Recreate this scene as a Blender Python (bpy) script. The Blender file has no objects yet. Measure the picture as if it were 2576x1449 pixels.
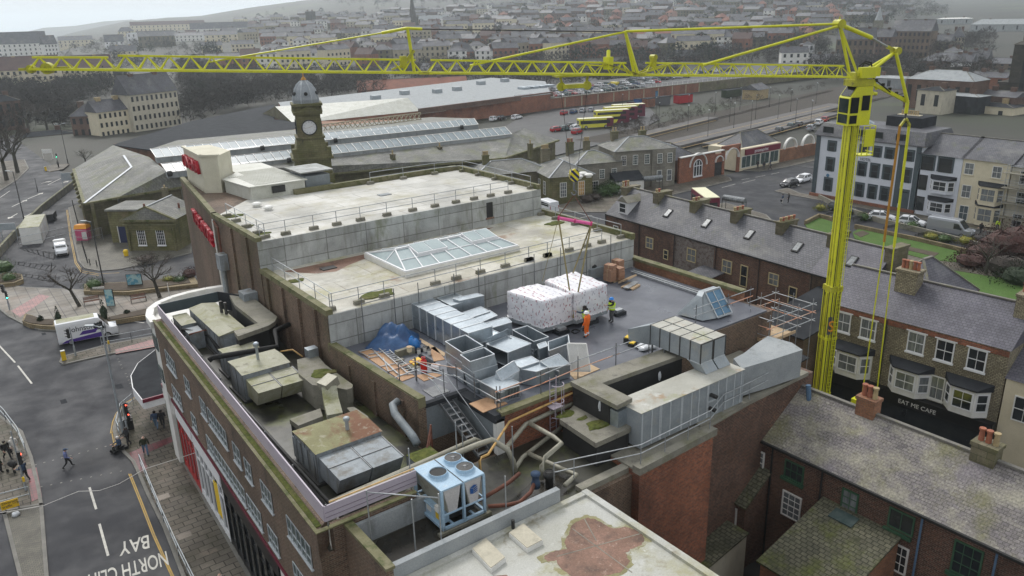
import bpy,bmesh,math,random
from mathutils import Vector,Matrix
R=math.radians
random.seed(7)
SC=bpy.context.scene
COL=SC.collection
# ---- camera
FOC,PITCH,ROLL,HEAD,CAMH=1999.0,R(19.2),R(1.54),R(36.3),33.0
fw=Vector((0,math.cos(PITCH),-math.sin(PITCH)));rt=Vector((1,0,0));dn=fw.cross(rt)
c_,s_=math.cos(ROLL),math.sin(ROLL)
rt,dn=c_*rt+s_*dn,-s_*rt+c_*dn
WR=Matrix.Rotation(-HEAD,3,'Z')
rt,dn,fw=WR@rt,WR@dn,WR@fw
CAM=Vector((0,0,CAMH))
cd=bpy.data.cameras.new('camera');cam=bpy.data.objects.new('camera',cd);COL.objects.link(cam)
cd.sensor_width=36;cd.lens=36*FOC/2576;cd.clip_start=1;cd.clip_end=30000
m3=Matrix((rt,-dn,-fw)).transposed();cam.matrix_world=Matrix.Translation(CAM)@m3.to_4x4()
SC.camera=cam
# ---- light
wd=bpy.data.worlds.new('World');SC.world=wd;wd.use_nodes=True
nt=wd.node_tree;nt.nodes.clear()
SUN_EL,SUN_AZ=R(46),R(12)
sky=nt.nodes.new('ShaderNodeTexSky');sky.sky_type='NISHITA';sky.sun_disc=False
sky.sun_elevation=SUN_EL;sky.sun_rotation=SUN_AZ;sky.dust_density=6;sky.air_density=1.0
hs=nt.nodes.new('ShaderNodeHueSaturation');hs.inputs['Saturation'].default_value=.1
mx=nt.nodes.new('ShaderNodeMixRGB');mx.inputs[0].default_value=.62;mx.inputs[2].default_value=(8.5,8.9,9.3,1)
bg=nt.nodes.new('ShaderNodeBackground');bg.inputs[1].default_value=.085
ou=nt.nodes.new('ShaderNodeOutputWorld')
nt.links.new(sky.outputs[0],hs.inputs['Color']);nt.links.new(hs.outputs[0],mx.inputs[1])
nt.links.new(mx.outputs[0],bg.inputs[0]);nt.links.new(bg.outputs[0],ou.inputs[0])
sl=bpy.data.lights.new('sun','SUN');sl.energy=1.15;sl.angle=R(16);sl.color=(1,.97,.93)
sun=bpy.data.objects.new('sun',sl);COL.objects.link(sun)
sd=Vector((math.sin(SUN_AZ)*math.cos(SUN_EL),math.cos(SUN_AZ)*math.cos(SUN_EL),math.sin(SUN_EL)))
sun.rotation_euler=sd.to_track_quat('Z','Y').to_euler()
SC.view_settings.view_transform='Standard';SC.view_settings.look='None';SC.view_settings.exposure=.62
SC.cycles.use_denoising=True
SC.cycles.max_bounces=6;SC.cycles.diffuse_bounces=3;SC.cycles.glossy_bounces=2;SC.cycles.transmission_bounces=3
SC.cycles.volume_bounces=4;SC.cycles.transparent_max_bounces=6
# ---- survey: photo bearing + known height -> place
def ray(x,y):return rt*((x-1288)/FOC)+dn*((y-724.5)/FOC)+fw
def G(x,y,z=0.0):
 d=ray(x,y);return CAM+d*((z-CAMH)/d.z)
def atX(x,y,X):d=ray(x,y);return CAM+d*(X/d.x)
def atY(x,y,Y):d=ray(x,y);return CAM+d*(Y/d.y)
def atR(x,y,r):
 d=ray(x,y);return CAM+d*(r/math.hypot(d.x,d.y))
def azx(x,y):
 c=fw.x*x+fw.y*y;s=rt.x*x+rt.y*y
 return 1288+FOC*s/max(c,1e-3)
HT=[(-900,-45),(40,-45),(60,-22),(150,4),(330,38),(500,44),(640,66),(900,98),(1400,125),(2000,118),(2200,80),(2300,48),(2400,36),(2700,44),(3600,55)]
def lerp_t(T,x):
 if x<=T[0][0]:return T[0][1]
 for(a,b),(c,d)in zip(T,T[1:]):
  if x<=c:return b+(d-b)*(x-a)/(c-a)
 return T[-1][1]
def sst(a,b,x):
 t=min(1,max(0,(x-a)/(b-a)));return t*t*(3-2*t)
def terrain(x,y):
 r=math.hypot(x,y)
 if r<450 or fw.x*x+fw.y*y<=0:return-.25
 h=lerp_t(HT,azx(x,y))
 if h<0:z=h*sst(1000,1500,r)
 else:z=h*min(1,(r-450)/2150)**1.25
 if r>2600:z-=(r-2600)*.03
 return z-.25
def GT(x,y):
 d=ray(x,y);t=250.0
 for i in range(900):
  p=CAM+d*t
  if p.z<=terrain(p.x,p.y):break
  t+=4+t*.002
 return p
 # ---- mesh helper
ORG={}
def V(*a):return Vector(a if len(a)>1 else a[0])
class MB:
 def __init__(s):s.v=[];s.f=[];s.m=[];s.mi=0
 def face(s,pts):
  n=len(s.v);s.v+=[tuple(p)for p in pts];s.f.append(tuple(range(n,n+len(pts))));s.m.append(s.mi);return s
 def idx(s,vs,fs):
  n=len(s.v);s.v+=[tuple(p)for p in vs]
  for f in fs:s.f.append(tuple(n+i for i in f));s.m.append(s.mi)
  return s
 def box(s,x0,y0,z0,x1,y1,z1):
  x0,x1=min(x0,x1),max(x0,x1);y0,y1=min(y0,y1),max(y0,y1);z0,z1=min(z0,z1),max(z0,z1)
  return s.prism([(x0,y0),(x1,y0),(x1,y1),(x0,y1)],z0,z1)
 def prism(s,P,z0,z1,top=True,bot=True):
  a=sum(P[i][0]*P[(i+1)%len(P)][1]-P[(i+1)%len(P)][0]*P[i][1]for i in range(len(P)))
  if a<0:P=P[::-1]
  n=len(P);vs=[(p[0],p[1],z0)for p in P]+[(p[0],p[1],z1)for p in P]
  fs=[(i,(i+1)%n,n+(i+1)%n,n+i)for i in range(n)]
  if top:fs.append(tuple(range(n,2*n)))
  if bot:fs.append(tuple(range(n-1,-1,-1)))
  return s.idx(vs,fs)
 def hexa(s,b,t):
  return s.idx(list(b)+list(t),[(3,2,1,0),(4,5,6,7),(0,1,5,4),(1,2,6,5),(2,3,7,6),(3,0,4,7)])
 def para(s,A,B,C,h):
  A,B,C=V(A),V(B),V(C);D=A+C-B
  q=[A,B,C,D]
  if(B-A).cross(C-B).z<0:q=[D,C,B,A]
  return s.hexa([p-V(0,0,h)for p in q],q)
 def bar(s,p,q,w,h=None):
  p,q=V(p),V(q);h=h or w;d=q-p
  if d.length<1e-5:return s
  d.normalize();up=V(0,0,1)if abs(d.z)<.98 else V(1,0,0)
  a=d.cross(up).normalized()*(w/2);b=a.cross(d).normalized()*(h/2)
  c=[-a-b,a-b,a+b,-a+b]
  return s.idx([p+i for i in c]+[q+i for i in c],[(0,1,2,3),(7,6,5,4),(0,4,5,1),(1,5,6,2),(2,6,7,3),(3,7,4,0)])
 def tube(s,P,r,n=8,r2=None):
  P=[V(p)for p in P];rings=[];k=len(P)
  for i,p in enumerate(P):
   d=(P[min(i+1,k-1)]-P[max(i-1,0)])
   if d.length<1e-6:d=V(0,0,1)
   d.normalize();up=V(0,0,1)if abs(d.z)<.9 else V(1,0,0)
   a=d.cross(up).normalized();b=a.cross(d)
   rr=r if r2 is None else r+(r2-r)*i/max(1,k-1)
   rings.append([p+a*(rr*math.cos(2*math.pi*j/n))+b*(rr*math.sin(2*math.pi*j/n))for j in range(n)])
  vs=[v for g in rings for v in g]
  fs=[(i*n+j,(i+1)*n+j,(i+1)*n+(j+1)%n,i*n+(j+1)%n)for i in range(k-1)for j in range(n)]
  fs+=[tuple(range(n)),tuple((k-1)*n+j for j in range(n-1,-1,-1))]
  return s.idx(vs,fs)
 def lathe(s,c,prof,n=16,a0=0):
  c=V(c);vs=[]
  for r,z in prof:vs+=[(c.x+r*math.cos(a0+2*math.pi*j/n),c.y+r*math.sin(a0+2*math.pi*j/n),c.z+z)for j in range(n)]
  k=len(prof)
  fs=[(i*n+j,i*n+(j+1)%n,(i+1)*n+(j+1)%n,(i+1)*n+j)for i in range(k-1)for j in range(n)]
  fs+=[tuple((k-1)*n+j for j in range(n)),tuple(range(n-1,-1,-1))]
  return s.idx(vs,fs)
 def mesh(s,name,mats,smooth=False):
  me=bpy.data.meshes.new(name);me.from_pydata(s.v,[],s.f);me.update()
  for mt in(mats if isinstance(mats,(list,tuple))else[mats]):me.materials.append(mt)
  me.polygons.foreach_set('material_index',s.m)
  if smooth:me.polygons.foreach_set('use_smooth',[True]*len(me.polygons))
  uv=me.uv_layers.new(name='UVMap');dat=[0.0]*(2*len(me.loops))
  for p in me.polygons:
   n=p.normal
   if abs(n.z)>.985:u=V(1,0,0);w=V(0,1,0)
   else:u=V(-n.y,n.x,0).normalized();w=n.cross(u)
   for li in p.loop_indices:
    co=me.vertices[me.loops[li].vertex_index].co
    dat[2*li]=co.dot(u);dat[2*li+1]=co.dot(w)
  uv.data.foreach_set('uv',dat)
  return me
 def build(s,name,mats,parent=None,smooth=False,world=True,**kw):
  o=bpy.data.objects.new(name,s.mesh(name,mats,smooth));COL.objects.link(o)
  ORG[o]=V(0,0,0)
  if parent is not None:
   o.parent=parent
   if world:o.location=-ORG[parent]
   else:ORG[o]=ORG[parent].copy()
  tag(o,**kw)
  return o
def tag(o,label=None,cat=None,group=None,kind=None):
 for k,v in(('label',label),('category',cat),('group',group),('kind',kind)):
  if v:o[k]=v
 return o
def thing(name,label,cat,loc=(0,0,0),rz=0,group=None):
 o=bpy.data.objects.new(name,None);COL.objects.link(o);o.location=loc;o.rotation_euler=(0,0,rz)
 o.empty_display_size=.3;ORG[o]=V(loc)
 return tag(o,label,cat,group)
def dup(o,loc=None,rz=None,label=None,group=None,parent=None,scale=None,swap=None):
 c=o.copy();COL.objects.link(c)
 if parent is not None:c.parent=parent
 if loc is not None:c.location=loc
 if rz is not None:c.rotation_euler=(0,0,rz)
 if scale is not None:c.scale=(scale,)*3 if not hasattr(scale,'__len__')else scale
 if label:c['label']=label
 if group:c['group']=group
 if swap and c.type=='MESH':
  for a,b in swap.items():
   if a.name in[x.name for x in c.data.materials if x]:
    key=(c.data.name,a.name,b.name)
    if key not in SWAPS:
     me=c.data.copy()
     for i,x in enumerate(me.materials):
      if x and x.name==a.name:me.materials[i]=b
     SWAPS[key]=me
    c.data=SWAPS[key]
 for ch in list(o.children):dup(ch,parent=c,swap=swap)
 return c
SWAPS={}
def text(name,body,mt,origin,xdir,ydir,size,parent=None,ext=.01,align='LEFT',world=True,sx=1.0,bold=0.0):
 cu=bpy.data.curves.new(name,'FONT');cu.body=body;cu.size=size;cu.extrude=ext;cu.align_x=align;cu.offset=bold
 tmp=bpy.data.objects.new(name,cu);me=bpy.data.meshes.new_from_object(tmp);bpy.data.objects.remove(tmp)
 me.materials.clear();me.materials.append(mt);o=bpy.data.objects.new(name,me);COL.objects.link(o)
 x=V(xdir).normalized();y=V(ydir).normalized();z=x.cross(y)
 mm=Matrix((x*sx,y,z)).transposed().to_4x4();mm.translation=V(origin)
 if parent is not None:
  o.parent=parent
  if world:mm.translation=V(origin)-ORG[parent]
 o.matrix_local=mm
 return o
 # ---- materials
def srgb(r,g,b):
 f=lambda c:c/12.92 if c<=.04045 else((c+.055)/1.055)**2.4
 return(f(r/255),f(g/255),f(b/255),1)
def col4(c):return tuple(c)if len(c)==4 else(c[0],c[1],c[2],1)
class NT:
 def __init__(s,name):
  s.m=bpy.data.materials.new(name);s.m.use_nodes=True;s.t=s.m.node_tree;s.t.nodes.clear()
  s.out=s.t.nodes.new('ShaderNodeOutputMaterial');s.b=s.t.nodes.new('ShaderNodeBsdfPrincipled');s.t.links.new(s.b.outputs[0],s.out.inputs[0])
  s.tc=s.t.nodes.new('ShaderNodeTexCoord')
 def n(s,typ,**kw):
  x=s.t.nodes.new(typ)
  for k,v in kw.items():setattr(x,k,v)
  return x
 def l(s,a,b):s.t.links.new(a,b)
 def noise(s,scale,detail=4,rough=.6,stretch=None,coord='Object'):
  src=s.tc.outputs[coord]
  mp=s.n('ShaderNodeMapping');s.l(src,mp.inputs[0])
  mp.inputs['Scale'].default_value=stretch or(1,1,1)
  mp.inputs['Location'].default_value=(random.uniform(0,50),random.uniform(0,50),random.uniform(0,50))
  nz=s.n('ShaderNodeTexNoise');nz.inputs['Scale'].default_value=scale;nz.inputs['Detail'].default_value=detail;nz.inputs['Roughness'].default_value=rough
  s.l(mp.outputs[0],nz.inputs['Vector']);return nz.outputs['Fac']
 def ramp(s,fac,lo,hi,a=0.0,b=1.0):
  r=s.n('ShaderNodeMapRange');r.inputs[1].default_value=lo;r.inputs[2].default_value=hi;r.inputs[3].default_value=a;r.inputs[4].default_value=b
  s.l(fac,r.inputs[0]);return r.outputs[0]
 def mix(s,fac,a,b,mode='MIX'):
  x=s.n('ShaderNodeMixRGB',blend_type=mode)
  for i,v in((0,fac),(1,a),(2,b)):
   if isinstance(v,(int,float)):x.inputs[i].default_value=v
   elif isinstance(v,tuple):x.inputs[i].default_value=col4(v)
   else:s.l(v,x.inputs[i])
  return x.outputs[0]
def mat(name,c1,c2=None,sc=.6,lo=.35,hi=.65,stains=(),brick=None,rough=.8,metal=0.0,bump=0.0,grain=.12,gsc=14,stretch=None,emit=None,roughvar=0,spec=.4,alpha=1,trans=0):
 """c1/c2 noise blend, brick=(w,h,mortar colour,mortar size,offset), stains=[(colour, scale, lo, hi, stretch, strength)]"""
 k=NT(name);c1=col4(c1)
 if brick:
  w,h,mc,ms,off=brick
  mp=k.n('ShaderNodeMapping');k.l(k.tc.outputs['UV'],mp.inputs[0])
  bt=k.n('ShaderNodeTexBrick');bt.offset=off;bt.inputs['Scale'].default_value=1
  bt.inputs['Color1'].default_value=c1;bt.inputs['Color2'].default_value=col4(c2 or c1);bt.inputs['Mortar'].default_value=col4(mc)
  bt.inputs['Mortar Size'].default_value=ms;bt.inputs['Brick Width'].default_value=w;bt.inputs['Row Height'].default_value=h;bt.inputs['Bias'].default_value=-.15
  k.l(mp.outputs[0],bt.inputs['Vector']);c=bt.outputs['Color']
  f=k.ramp(k.noise(sc,5),lo,hi,.68,1.22);c=k.mix(1,c,f,'MULTIPLY')
 elif c2:c=k.mix(k.ramp(k.noise(sc,6,stretch=stretch),lo,hi),c1,col4(c2))
 else:c=k.mix(0,c1,c1)
 for st in stains:
  c_,s_,l_,h_,stt,amt=st
  c=k.mix(k.ramp(k.noise(s_,7,.65,stt),l_,h_,0,amt),c,col4(c_))
 if grain:
  g=k.ramp(k.noise(gsc,3),.3,.7,1-grain,1+grain);c=k.mix(1,c,g,'MULTIPLY')
 k.l(c,k.b.inputs['Base Color'])
 k.b.inputs['Roughness'].default_value=rough;k.b.inputs['Metallic'].default_value=metal
 k.b.inputs['Specular IOR Level'].default_value=spec
 if roughvar:k.l(k.ramp(k.noise(.35,5),.35,.65,rough-roughvar,rough+roughvar),k.b.inputs['Roughness'])
 if bump:
  bp=k.n('ShaderNodeBump');bp.inputs['Strength'].default_value=bump;bp.inputs['Distance'].default_value=.05
  k.l(k.noise(gsc*.5,5),bp.inputs['Height']);k.l(bp.outputs[0],k.b.inputs['Normal'])
 if emit:k.b.inputs['Emission Color'].default_value=col4(emit[0]);k.b.inputs['Emission Strength'].default_value=emit[1]
 if trans:k.b.inputs['Transmission Weight'].default_value=trans
 if alpha<1:k.b.inputs['Alpha'].default_value=alpha
 return k.m
GREEN=(.075,.085,.018);MOSS=(.045,.065,.008);BLK=(.02,.02,.019)
m={}
m['ground']=mat('ground',(.03,.03,.023),(.048,.046,.035),.02,stains=[((.035,.045,.02),.008,.45,.6,None,.9)])
m['far_land']=mat('far_land',(.024,.026,.018),(.04,.038,.028),.012,stains=[((.06,.075,.03),.004,.54,.62,None,.7)])
m['sea']=mat('sea',(.16,.19,.2),rough=.35,grain=0)
m['asphalt']=mat('asphalt',(.03,.031,.036),(.046,.047,.052),.12,.3,.7,stains=[((.08,.075,.066),.06,.52,.68,(1,.22,1),.6),((.02,.02,.023),.22,.55,.68,(1,.4,1),.7)],rough=.72,roughvar=.12,gsc=30,spec=.25)
m['asphalt_lot']=mat('asphalt_lot',(.03,.03,.032),(.048,.047,.046),.2,stains=[((.02,.02,.02),.5,.55,.65,None,.8)],rough=.6)
m['paving']=mat('paving',(.12,.105,.085),(.165,.145,.118),.25,.3,.7,stains=[((.06,.06,.035),.3,.5,.7,None,.8),((.2,.16,.13),.5,.58,.66,None,.5)],brick=(.9,.6,(.045,.04,.032),.035,.5),rough=.75,roughvar=.1,spec=.25)
m['setts']=mat('setts',(.12,.11,.09),(.17,.155,.12),.5,brick=(.24,.14,(.05,.05,.04),.02,.5),rough=.7)
m['plaza']=mat('plaza',(.17,.15,.125),(.21,.185,.15),.15,.3,.7,stains=[((.26,.2,.16),.1,.55,.65,None,.5),((.09,.085,.07),.2,.55,.7,None,.6)],brick=(1.2,1.2,(.075,.07,.06),.05,0),rough=.62,roughvar=.18,spec=.3)
m['pink_paving']=mat('pink_paving',(.28,.11,.1),(.2,.09,.085),.4,brick=(.4,.4,(.1,.06,.055),.02,0),rough=.5)
m['red_tactile']=mat('red_tactile',(.17,.035,.04),(.11,.03,.035),.4,brick=(.4,.4,(.06,.03,.03),.02,0),rough=.5)
m['kerb']=mat('kerb',(.14,.135,.12),(.2,.19,.17),.8,rough=.8)
m['yellow_line']=mat('yellow_line',(.42,.26,.04),(.3,.2,.06),1.5,rough=.7)
m['white_line']=mat('white_line',(.55,.53,.47),(.4,.39,.36),1.5,rough=.7)
m['cream_line']=mat('cream_line',(.5,.46,.33),(.36,.34,.25),1.5,rough=.7)
m['brick']=mat('brick',(.15,.088,.06),(.085,.053,.04),.18,.3,.7,brick=(.26,.1,(.2,.165,.12),.014,.5),stains=[((.075,.068,.034),.25,.5,.7,(1,1,.5),.6),((.03,.024,.02),.5,.53,.7,(1,1,.35),.7)],gsc=9,grain=.3)
m['brick_dark']=mat('brick_dark',(.135,.06,.04),(.06,.031,.025),.3,.3,.7,brick=(.27,.11,(.165,.13,.1),.016,.5),stains=[((.04,.027,.022),.4,.52,.72,(1,1,.4),.7),((.17,.085,.05),.8,.58,.7,None,.55)],gsc=9,grain=.35)
m['brick_red']=mat('brick_red',(.3,.088,.04),(.15,.048,.03),.3,.3,.7,brick=(.27,.11,(.2,.15,.11),.014,.5),stains=[((.06,.033,.025),.3,.52,.72,(1,1,.5),.7),((.33,.13,.06),.6,.58,.7,None,.5)],gsc=9,grain=.3)
m['brick_buff']=mat('brick_buff',(.34,.3,.2),(.2,.17,.115),.4,.3,.7,brick=(.3,.12,(.1,.085,.06),.022,.5),stains=[((.1,.085,.065),.5,.52,.72,(1,1,.5),.7)],gsc=8,grain=.3)
m['brick_white']=mat('brick_white',(.3,.27,.24),(.2,.17,.16),.5,.3,.7,brick=(.23,.078,(.14,.12,.11),.02,.5),stains=[((.09,.06,.05),2.5,.5,.62,None,.85)],grain=.3)
m['brick_orange']=mat('brick_orange',(.3,.12,.05),(.2,.075,.04),.4,brick=(.23,.078,(.16,.12,.09),.014,.5),stains=[((.08,.055,.04),.5,.55,.7,None,.6)],grain=.25,gsc=9)
m['conc_white']=mat('conc_white',(.43,.44,.43),(.3,.31,.3),.5,.3,.7,brick=(3.3,1.15,(.2,.2,.19),.035,0),stains=[((.14,.135,.11),.8,.5,.72,(1.6,1.6,.22),.75),((.13,.14,.06),.5,.56,.72,(1.2,1.2,.5),.7),((.5,.51,.5),1.2,.6,.7,(2,2,.1),.6)],grain=.08)
m['conc']=mat('conc',(.26,.245,.2),(.17,.16,.13),.8,.3,.7,stains=[((.12,.12,.05),.7,.52,.7,None,.7),((.07,.065,.055),1.4,.56,.7,None,.6)])
m['conc_grey']=mat('conc_grey',(.24,.26,.27),(.33,.345,.35),.7,.3,.7,stains=[((.11,.115,.1),.9,.55,.7,(1,1,.3),.6)])
m['coping']=mat('coping',(.2,.18,.11),(.12,.12,.045),.8,.3,.7,stains=[(MOSS,1.2,.5,.64,None,.8),((.24,.21,.15),2.2,.58,.7,None,.6)])
m['moss']=mat('moss',(.055,.075,.01),(.1,.105,.025),1.6,.3,.7,stains=[((.13,.11,.05),.8,.52,.66,None,.7)],rough=1,gsc=5,grain=.35,bump=.8)
m['membrane']=mat('membrane',(.5,.49,.455),(.44,.43,.39),.22,.3,.7,brick=(5.5,2.1,(.33,.32,.29),.05,.5),stains=[((.34,.315,.21),.3,.5,.7,None,.7),((.58,.575,.55),.5,.55,.7,None,.6),((.27,.22,.15),.9,.58,.72,None,.6),((.15,.14,.1),2.2,.68,.78,None,.65)],rough=.7,roughvar=.15,grain=.08)
m['membrane_mid']=mat('membrane_mid',(.46,.44,.385),(.38,.355,.29),.3,.32,.66,brick=(6,2.6,(.3,.28,.23),.05,.5),stains=[((.31,.29,.12),.22,.5,.66,None,.7),((.55,.54,.49),.4,.54,.66,None,.8),((.2,.11,.06),.33,.57,.67,None,.75),((.13,.115,.075),1.2,.62,.74,None,.75)],rough=.7,roughvar=.15,grain=.1)
m['membrane_low']=mat('membrane_low',(.46,.46,.43),(.38,.375,.33),.35,.32,.66,stains=[((.29,.27,.13),.35,.48,.66,None,.8),((.53,.53,.5),.8,.56,.68,None,.7),((.2,.17,.11),1.4,.58,.72,None,.7),((.6,.6,.58),4,.66,.7,None,.6)],rough=.65,grain=.12)
m['rust_patch']=mat('rust_patch',(.16,.085,.055),(.25,.14,.1),.8,.3,.7,stains=[((.085,.05,.036),1.1,.48,.66,None,.85),((.4,.3,.24),3.5,.6,.72,None,.6),((.33,.3,.22),9,.6,.7,None,.5)],rough=.6,grain=.25)
m['algae_ring']=mat('algae_ring',(.27,.25,.13),(.2,.185,.09),1.2,stains=[((.42,.41,.35),1.4,.5,.66,None,.85)],grain=.15)
m['roof_felt']=mat('roof_felt',(.098,.104,.125),(.13,.136,.155),.35,.3,.7,stains=[((.075,.08,.1),.25,.5,.6,None,.8),((.2,.19,.18),.6,.62,.74,None,.5)],rough=.45,roughvar=.18,grain=.06)
m['felt_dark']=mat('felt_dark',(.024,.026,.03),(.042,.045,.05),.6,rough=.95,spec=.15)
m['deck']=mat('deck',(.035,.035,.027),(.058,.055,.04),.5,.3,.7,stains=[((.095,.11,.028),.3,.52,.66,None,.85),((.012,.012,.011),.45,.5,.62,None,.9)],rough=.45,roughvar=.2)
m['puddle']=mat('puddle',(.018,.017,.014),(.035,.03,.022),.8,rough=.25)
m['black']=mat('black',BLK,(.03,.03,.03),1,rough=.7)
m['rubber']=mat('rubber',(.015,.015,.015),rough=.8,grain=.1)
m['dark_metal']=mat('dark_metal',(.035,.035,.035),(.06,.058,.055),2,rough=.55)
m['galv']=mat('galv',(.44,.485,.52),(.34,.385,.42),1.6,.3,.7,rough=.36,metal=.75,roughvar=.1,grain=.1,gsc=8)
m['galv_dull']=mat('galv_dull',(.36,.39,.41),(.27,.3,.32),1.2,.3,.7,stains=[((.42,.4,.34),.9,.55,.68,None,.5)],rough=.55,metal=.35,grain=.08)
m['galv_top']=mat('galv_top',(.47,.46,.41),(.36,.35,.3),.7,.3,.7,stains=[((.34,.2,.09),.8,.56,.68,None,.7),((.25,.27,.08),.6,.58,.7,None,.6),((.6,.6,.57),1.2,.56,.68,None,.6)],rough=.6,grain=.1)
m['seam']=mat('seam',(.52,.55,.57),rough=.5,metal=.3)
m['steel']=mat('steel',(.42,.44,.45),(.3,.31,.32),3,rough=.45,metal=.55)
m['steel_dark']=mat('steel_dark',(.2,.205,.21),(.14,.145,.15),3,rough=.5,metal=.4)
m['scaff_orange']=mat('scaff_orange',(.62,.22,.09),(.5,.4,.33),1.2,rough=.5)
m['ac_panel']=mat('ac_panel',(.27,.3,.32),(.2,.22,.235),1.5,stains=[((.12,.105,.08),1,.5,.66,(1,1,.3),.8)],rough=.6)
m['ac_roof']=mat('ac_roof',(.38,.37,.29),(.28,.275,.19),.8,.3,.7,stains=[((.2,.2,.065),.7,.5,.66,None,.75),((.13,.12,.08),1.6,.57,.7,None,.7),((.5,.49,.42),2.5,.6,.7,None,.5)],rough=.7)
m['ac_rust']=mat('ac_rust',(.23,.225,.11),(.17,.155,.075),.9,.3,.7,stains=[((.15,.06,.028),.6,.43,.55,(1,.5,1),.95),((.36,.34,.26),2,.57,.68,None,.55)],rough=.75)
m['lilac']=mat('lilac',(.44,.385,.44),(.4,.35,.4),.5,rough=.5,stains=[((.3,.27,.29),1,.6,.75,(1,1,.3),.6)],grain=.05)
m['lilac_seam']=mat('lilac_seam',(.2,.17,.2),rough=.6)
m['pipe_lag']=mat('pipe_lag',(.36,.345,.28),(.27,.255,.2),1.5,.3,.7,stains=[((.15,.13,.09),2,.55,.7,None,.6)],rough=.55,metal=.2)
m['pipe_yellow']=mat('pipe_yellow',(.58,.36,.12),(.42,.25,.09),1.5,stains=[((.2,.14,.08),2,.58,.7,None,.7)],rough=.5)
m['pipe_rust']=mat('pipe_rust',(.17,.06,.035),(.11,.045,.03),2,rough=.7)
m['chill_blue']=mat('chill_blue',(.36,.5,.62),(.3,.43,.55),1.2,stains=[((.5,.55,.58),1.5,.58,.7,None,.6)],rough=.4)
m['chill_panel']=mat('chill_panel',(.5,.48,.47),(.45,.43,.42),1,rough=.5)
m['logo_blue']=mat('logo_blue',(.02,.09,.28),rough=.5,grain=.05)
m['wrap']=mat('wrap',(.74,.73,.75),(.66,.65,.68),1.2,.3,.7,rough=.35,grain=.03,bump=.5,gsc=4)
m['wrap_red']=mat('wrap_red',(.4,.12,.15),rough=.5,grain=0)
m['wrap_grey']=mat('wrap_grey',(.4,.37,.42),rough=.5,grain=0)
m['card']=mat('card',(.33,.19,.125),(.28,.16,.105),1,rough=.8)
m['wood']=mat('wood',(.52,.38,.24),(.42,.3,.18),2,rough=.7)
m['ply']=mat('ply',(.45,.27,.15),(.38,.22,.12),1,stains=[((.25,.15,.09),1.2,.58,.7,None,.6)],rough=.7)
m['tarp']=mat('tarp',(.035,.095,.215),(.022,.06,.15),1.5,rough=.45,bump=.9,gsc=4)
m['tarp_light']=mat('tarp_light',(.03,.19,.5),(.02,.14,.4),1.5,rough=.4)
m['red_paint']=mat('red_paint',(.55,.02,.015),rough=.35,grain=.04)
m['crane']=mat('crane',(.66,.66,.025),(.58,.58,.03),.8,stains=[((.36,.35,.03),.9,.56,.7,(1,1,.4),.55),((.1,.09,.02),2.4,.66,.76,(1,1,.4),.6)],rough=.42,grain=.08)
m['crane_dirty']=mat('crane_dirty',(.5,.49,.03),(.36,.34,.03),1.5,stains=[((.05,.045,.02),1.5,.55,.68,None,.9)],rough=.5)
m['crane_orange']=mat('crane_orange',(.42,.2,.02),rough=.5)
m['glass']=mat('glass',(.02,.024,.027),(.035,.04,.043),.8,rough=.08,spec=.8,grain=0)
m['glass_curtain']=mat('glass_curtain',(.22,.235,.24),(.12,.13,.135),1.5,.35,.6,rough=.15,spec=.7,grain=.05,stretch=(3,3,.5))
m['glass_green']=mat('glass_green',(.035,.06,.058),(.085,.11,.105),1.2,rough=.2,spec=.35,grain=.05)
m['glass_roof']=mat('glass_roof',(.17,.215,.235),(.12,.155,.17),.6,stains=[((.27,.31,.31),.7,.55,.7,None,.5)],rough=.25,spec=.5,grain=.08)
m['skylight_glass']=mat('skylight_glass',(.34,.41,.41),(.28,.34,.35),.8,rough=.15,spec=.5,grain=.05)
m['white']=mat('white',(.74,.73,.7),(.64,.63,.59),1.2,rough=.5,stains=[((.45,.43,.36),1.5,.62,.75,(1,1,.4),.4)],grain=.05)
m['white_clean']=mat('white_clean',(.76,.76,.77),(.7,.7,.71),.8,rough=.4,grain=.03)
m['pale_blue_wall']=mat('pale_blue_wall',(.6,.62,.67),(.55,.57,.62),.6,rough=.7,stains=[((.42,.43,.45),.7,.6,.75,(1,1,.3),.5)],grain=.04)
m['cream']=mat('cream',(.64,.57,.42),(.56,.5,.36),.6,rough=.7,stains=[((.4,.35,.25),.7,.58,.75,(1,1,.3),.6)],grain=.05)
m['cream_dull']=mat('cream_dull',(.52,.48,.38),(.45,.41,.32),.6,rough=.8,stains=[((.24,.22,.17),.8,.55,.7,(1,1,.3),.6)],grain=.06)
m['buff_trim']=mat('buff_trim',(.55,.46,.26),(.47,.39,.22),1.5,rough=.6)
m['teal']=mat('teal',(.055,.075,.085),(.07,.09,.1),1,rough=.55)
m['green_paint']=mat('green_paint',(.03,.085,.05),(.05,.11,.06),2,rough=.6)
m['stone']=mat('stone',(.18,.155,.105),(.125,.115,.07),.4,.3,.7,brick=(.9,.38,(.085,.08,.05),.018,.5),stains=[((.1,.105,.03),.35,.46,.66,(1,1,.6),.85),((.055,.045,.032),.6,.55,.7,(1,1,.4),.7)],grain=.2)
m['stone_green']=mat('stone_green',(.165,.15,.07),(.12,.115,.045),.4,.3,.7,brick=(.8,.36,(.07,.065,.03),.02,.5),stains=[((.085,.09,.02),.4,.5,.68,None,.75),((.22,.165,.1),.5,.56,.7,(1,1,.5),.7),((.04,.037,.026),.8,.58,.72,(1,1,.4),.8)],grain=.25)
m['stone_grey']=mat('stone_grey',(.24,.225,.185),(.19,.175,.145),.4,.3,.7,brick=(.8,.36,(.15,.14,.115),.014,.5),stains=[((.12,.11,.09),.5,.54,.7,(1,1,.4),.7)],grain=.12)
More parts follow.
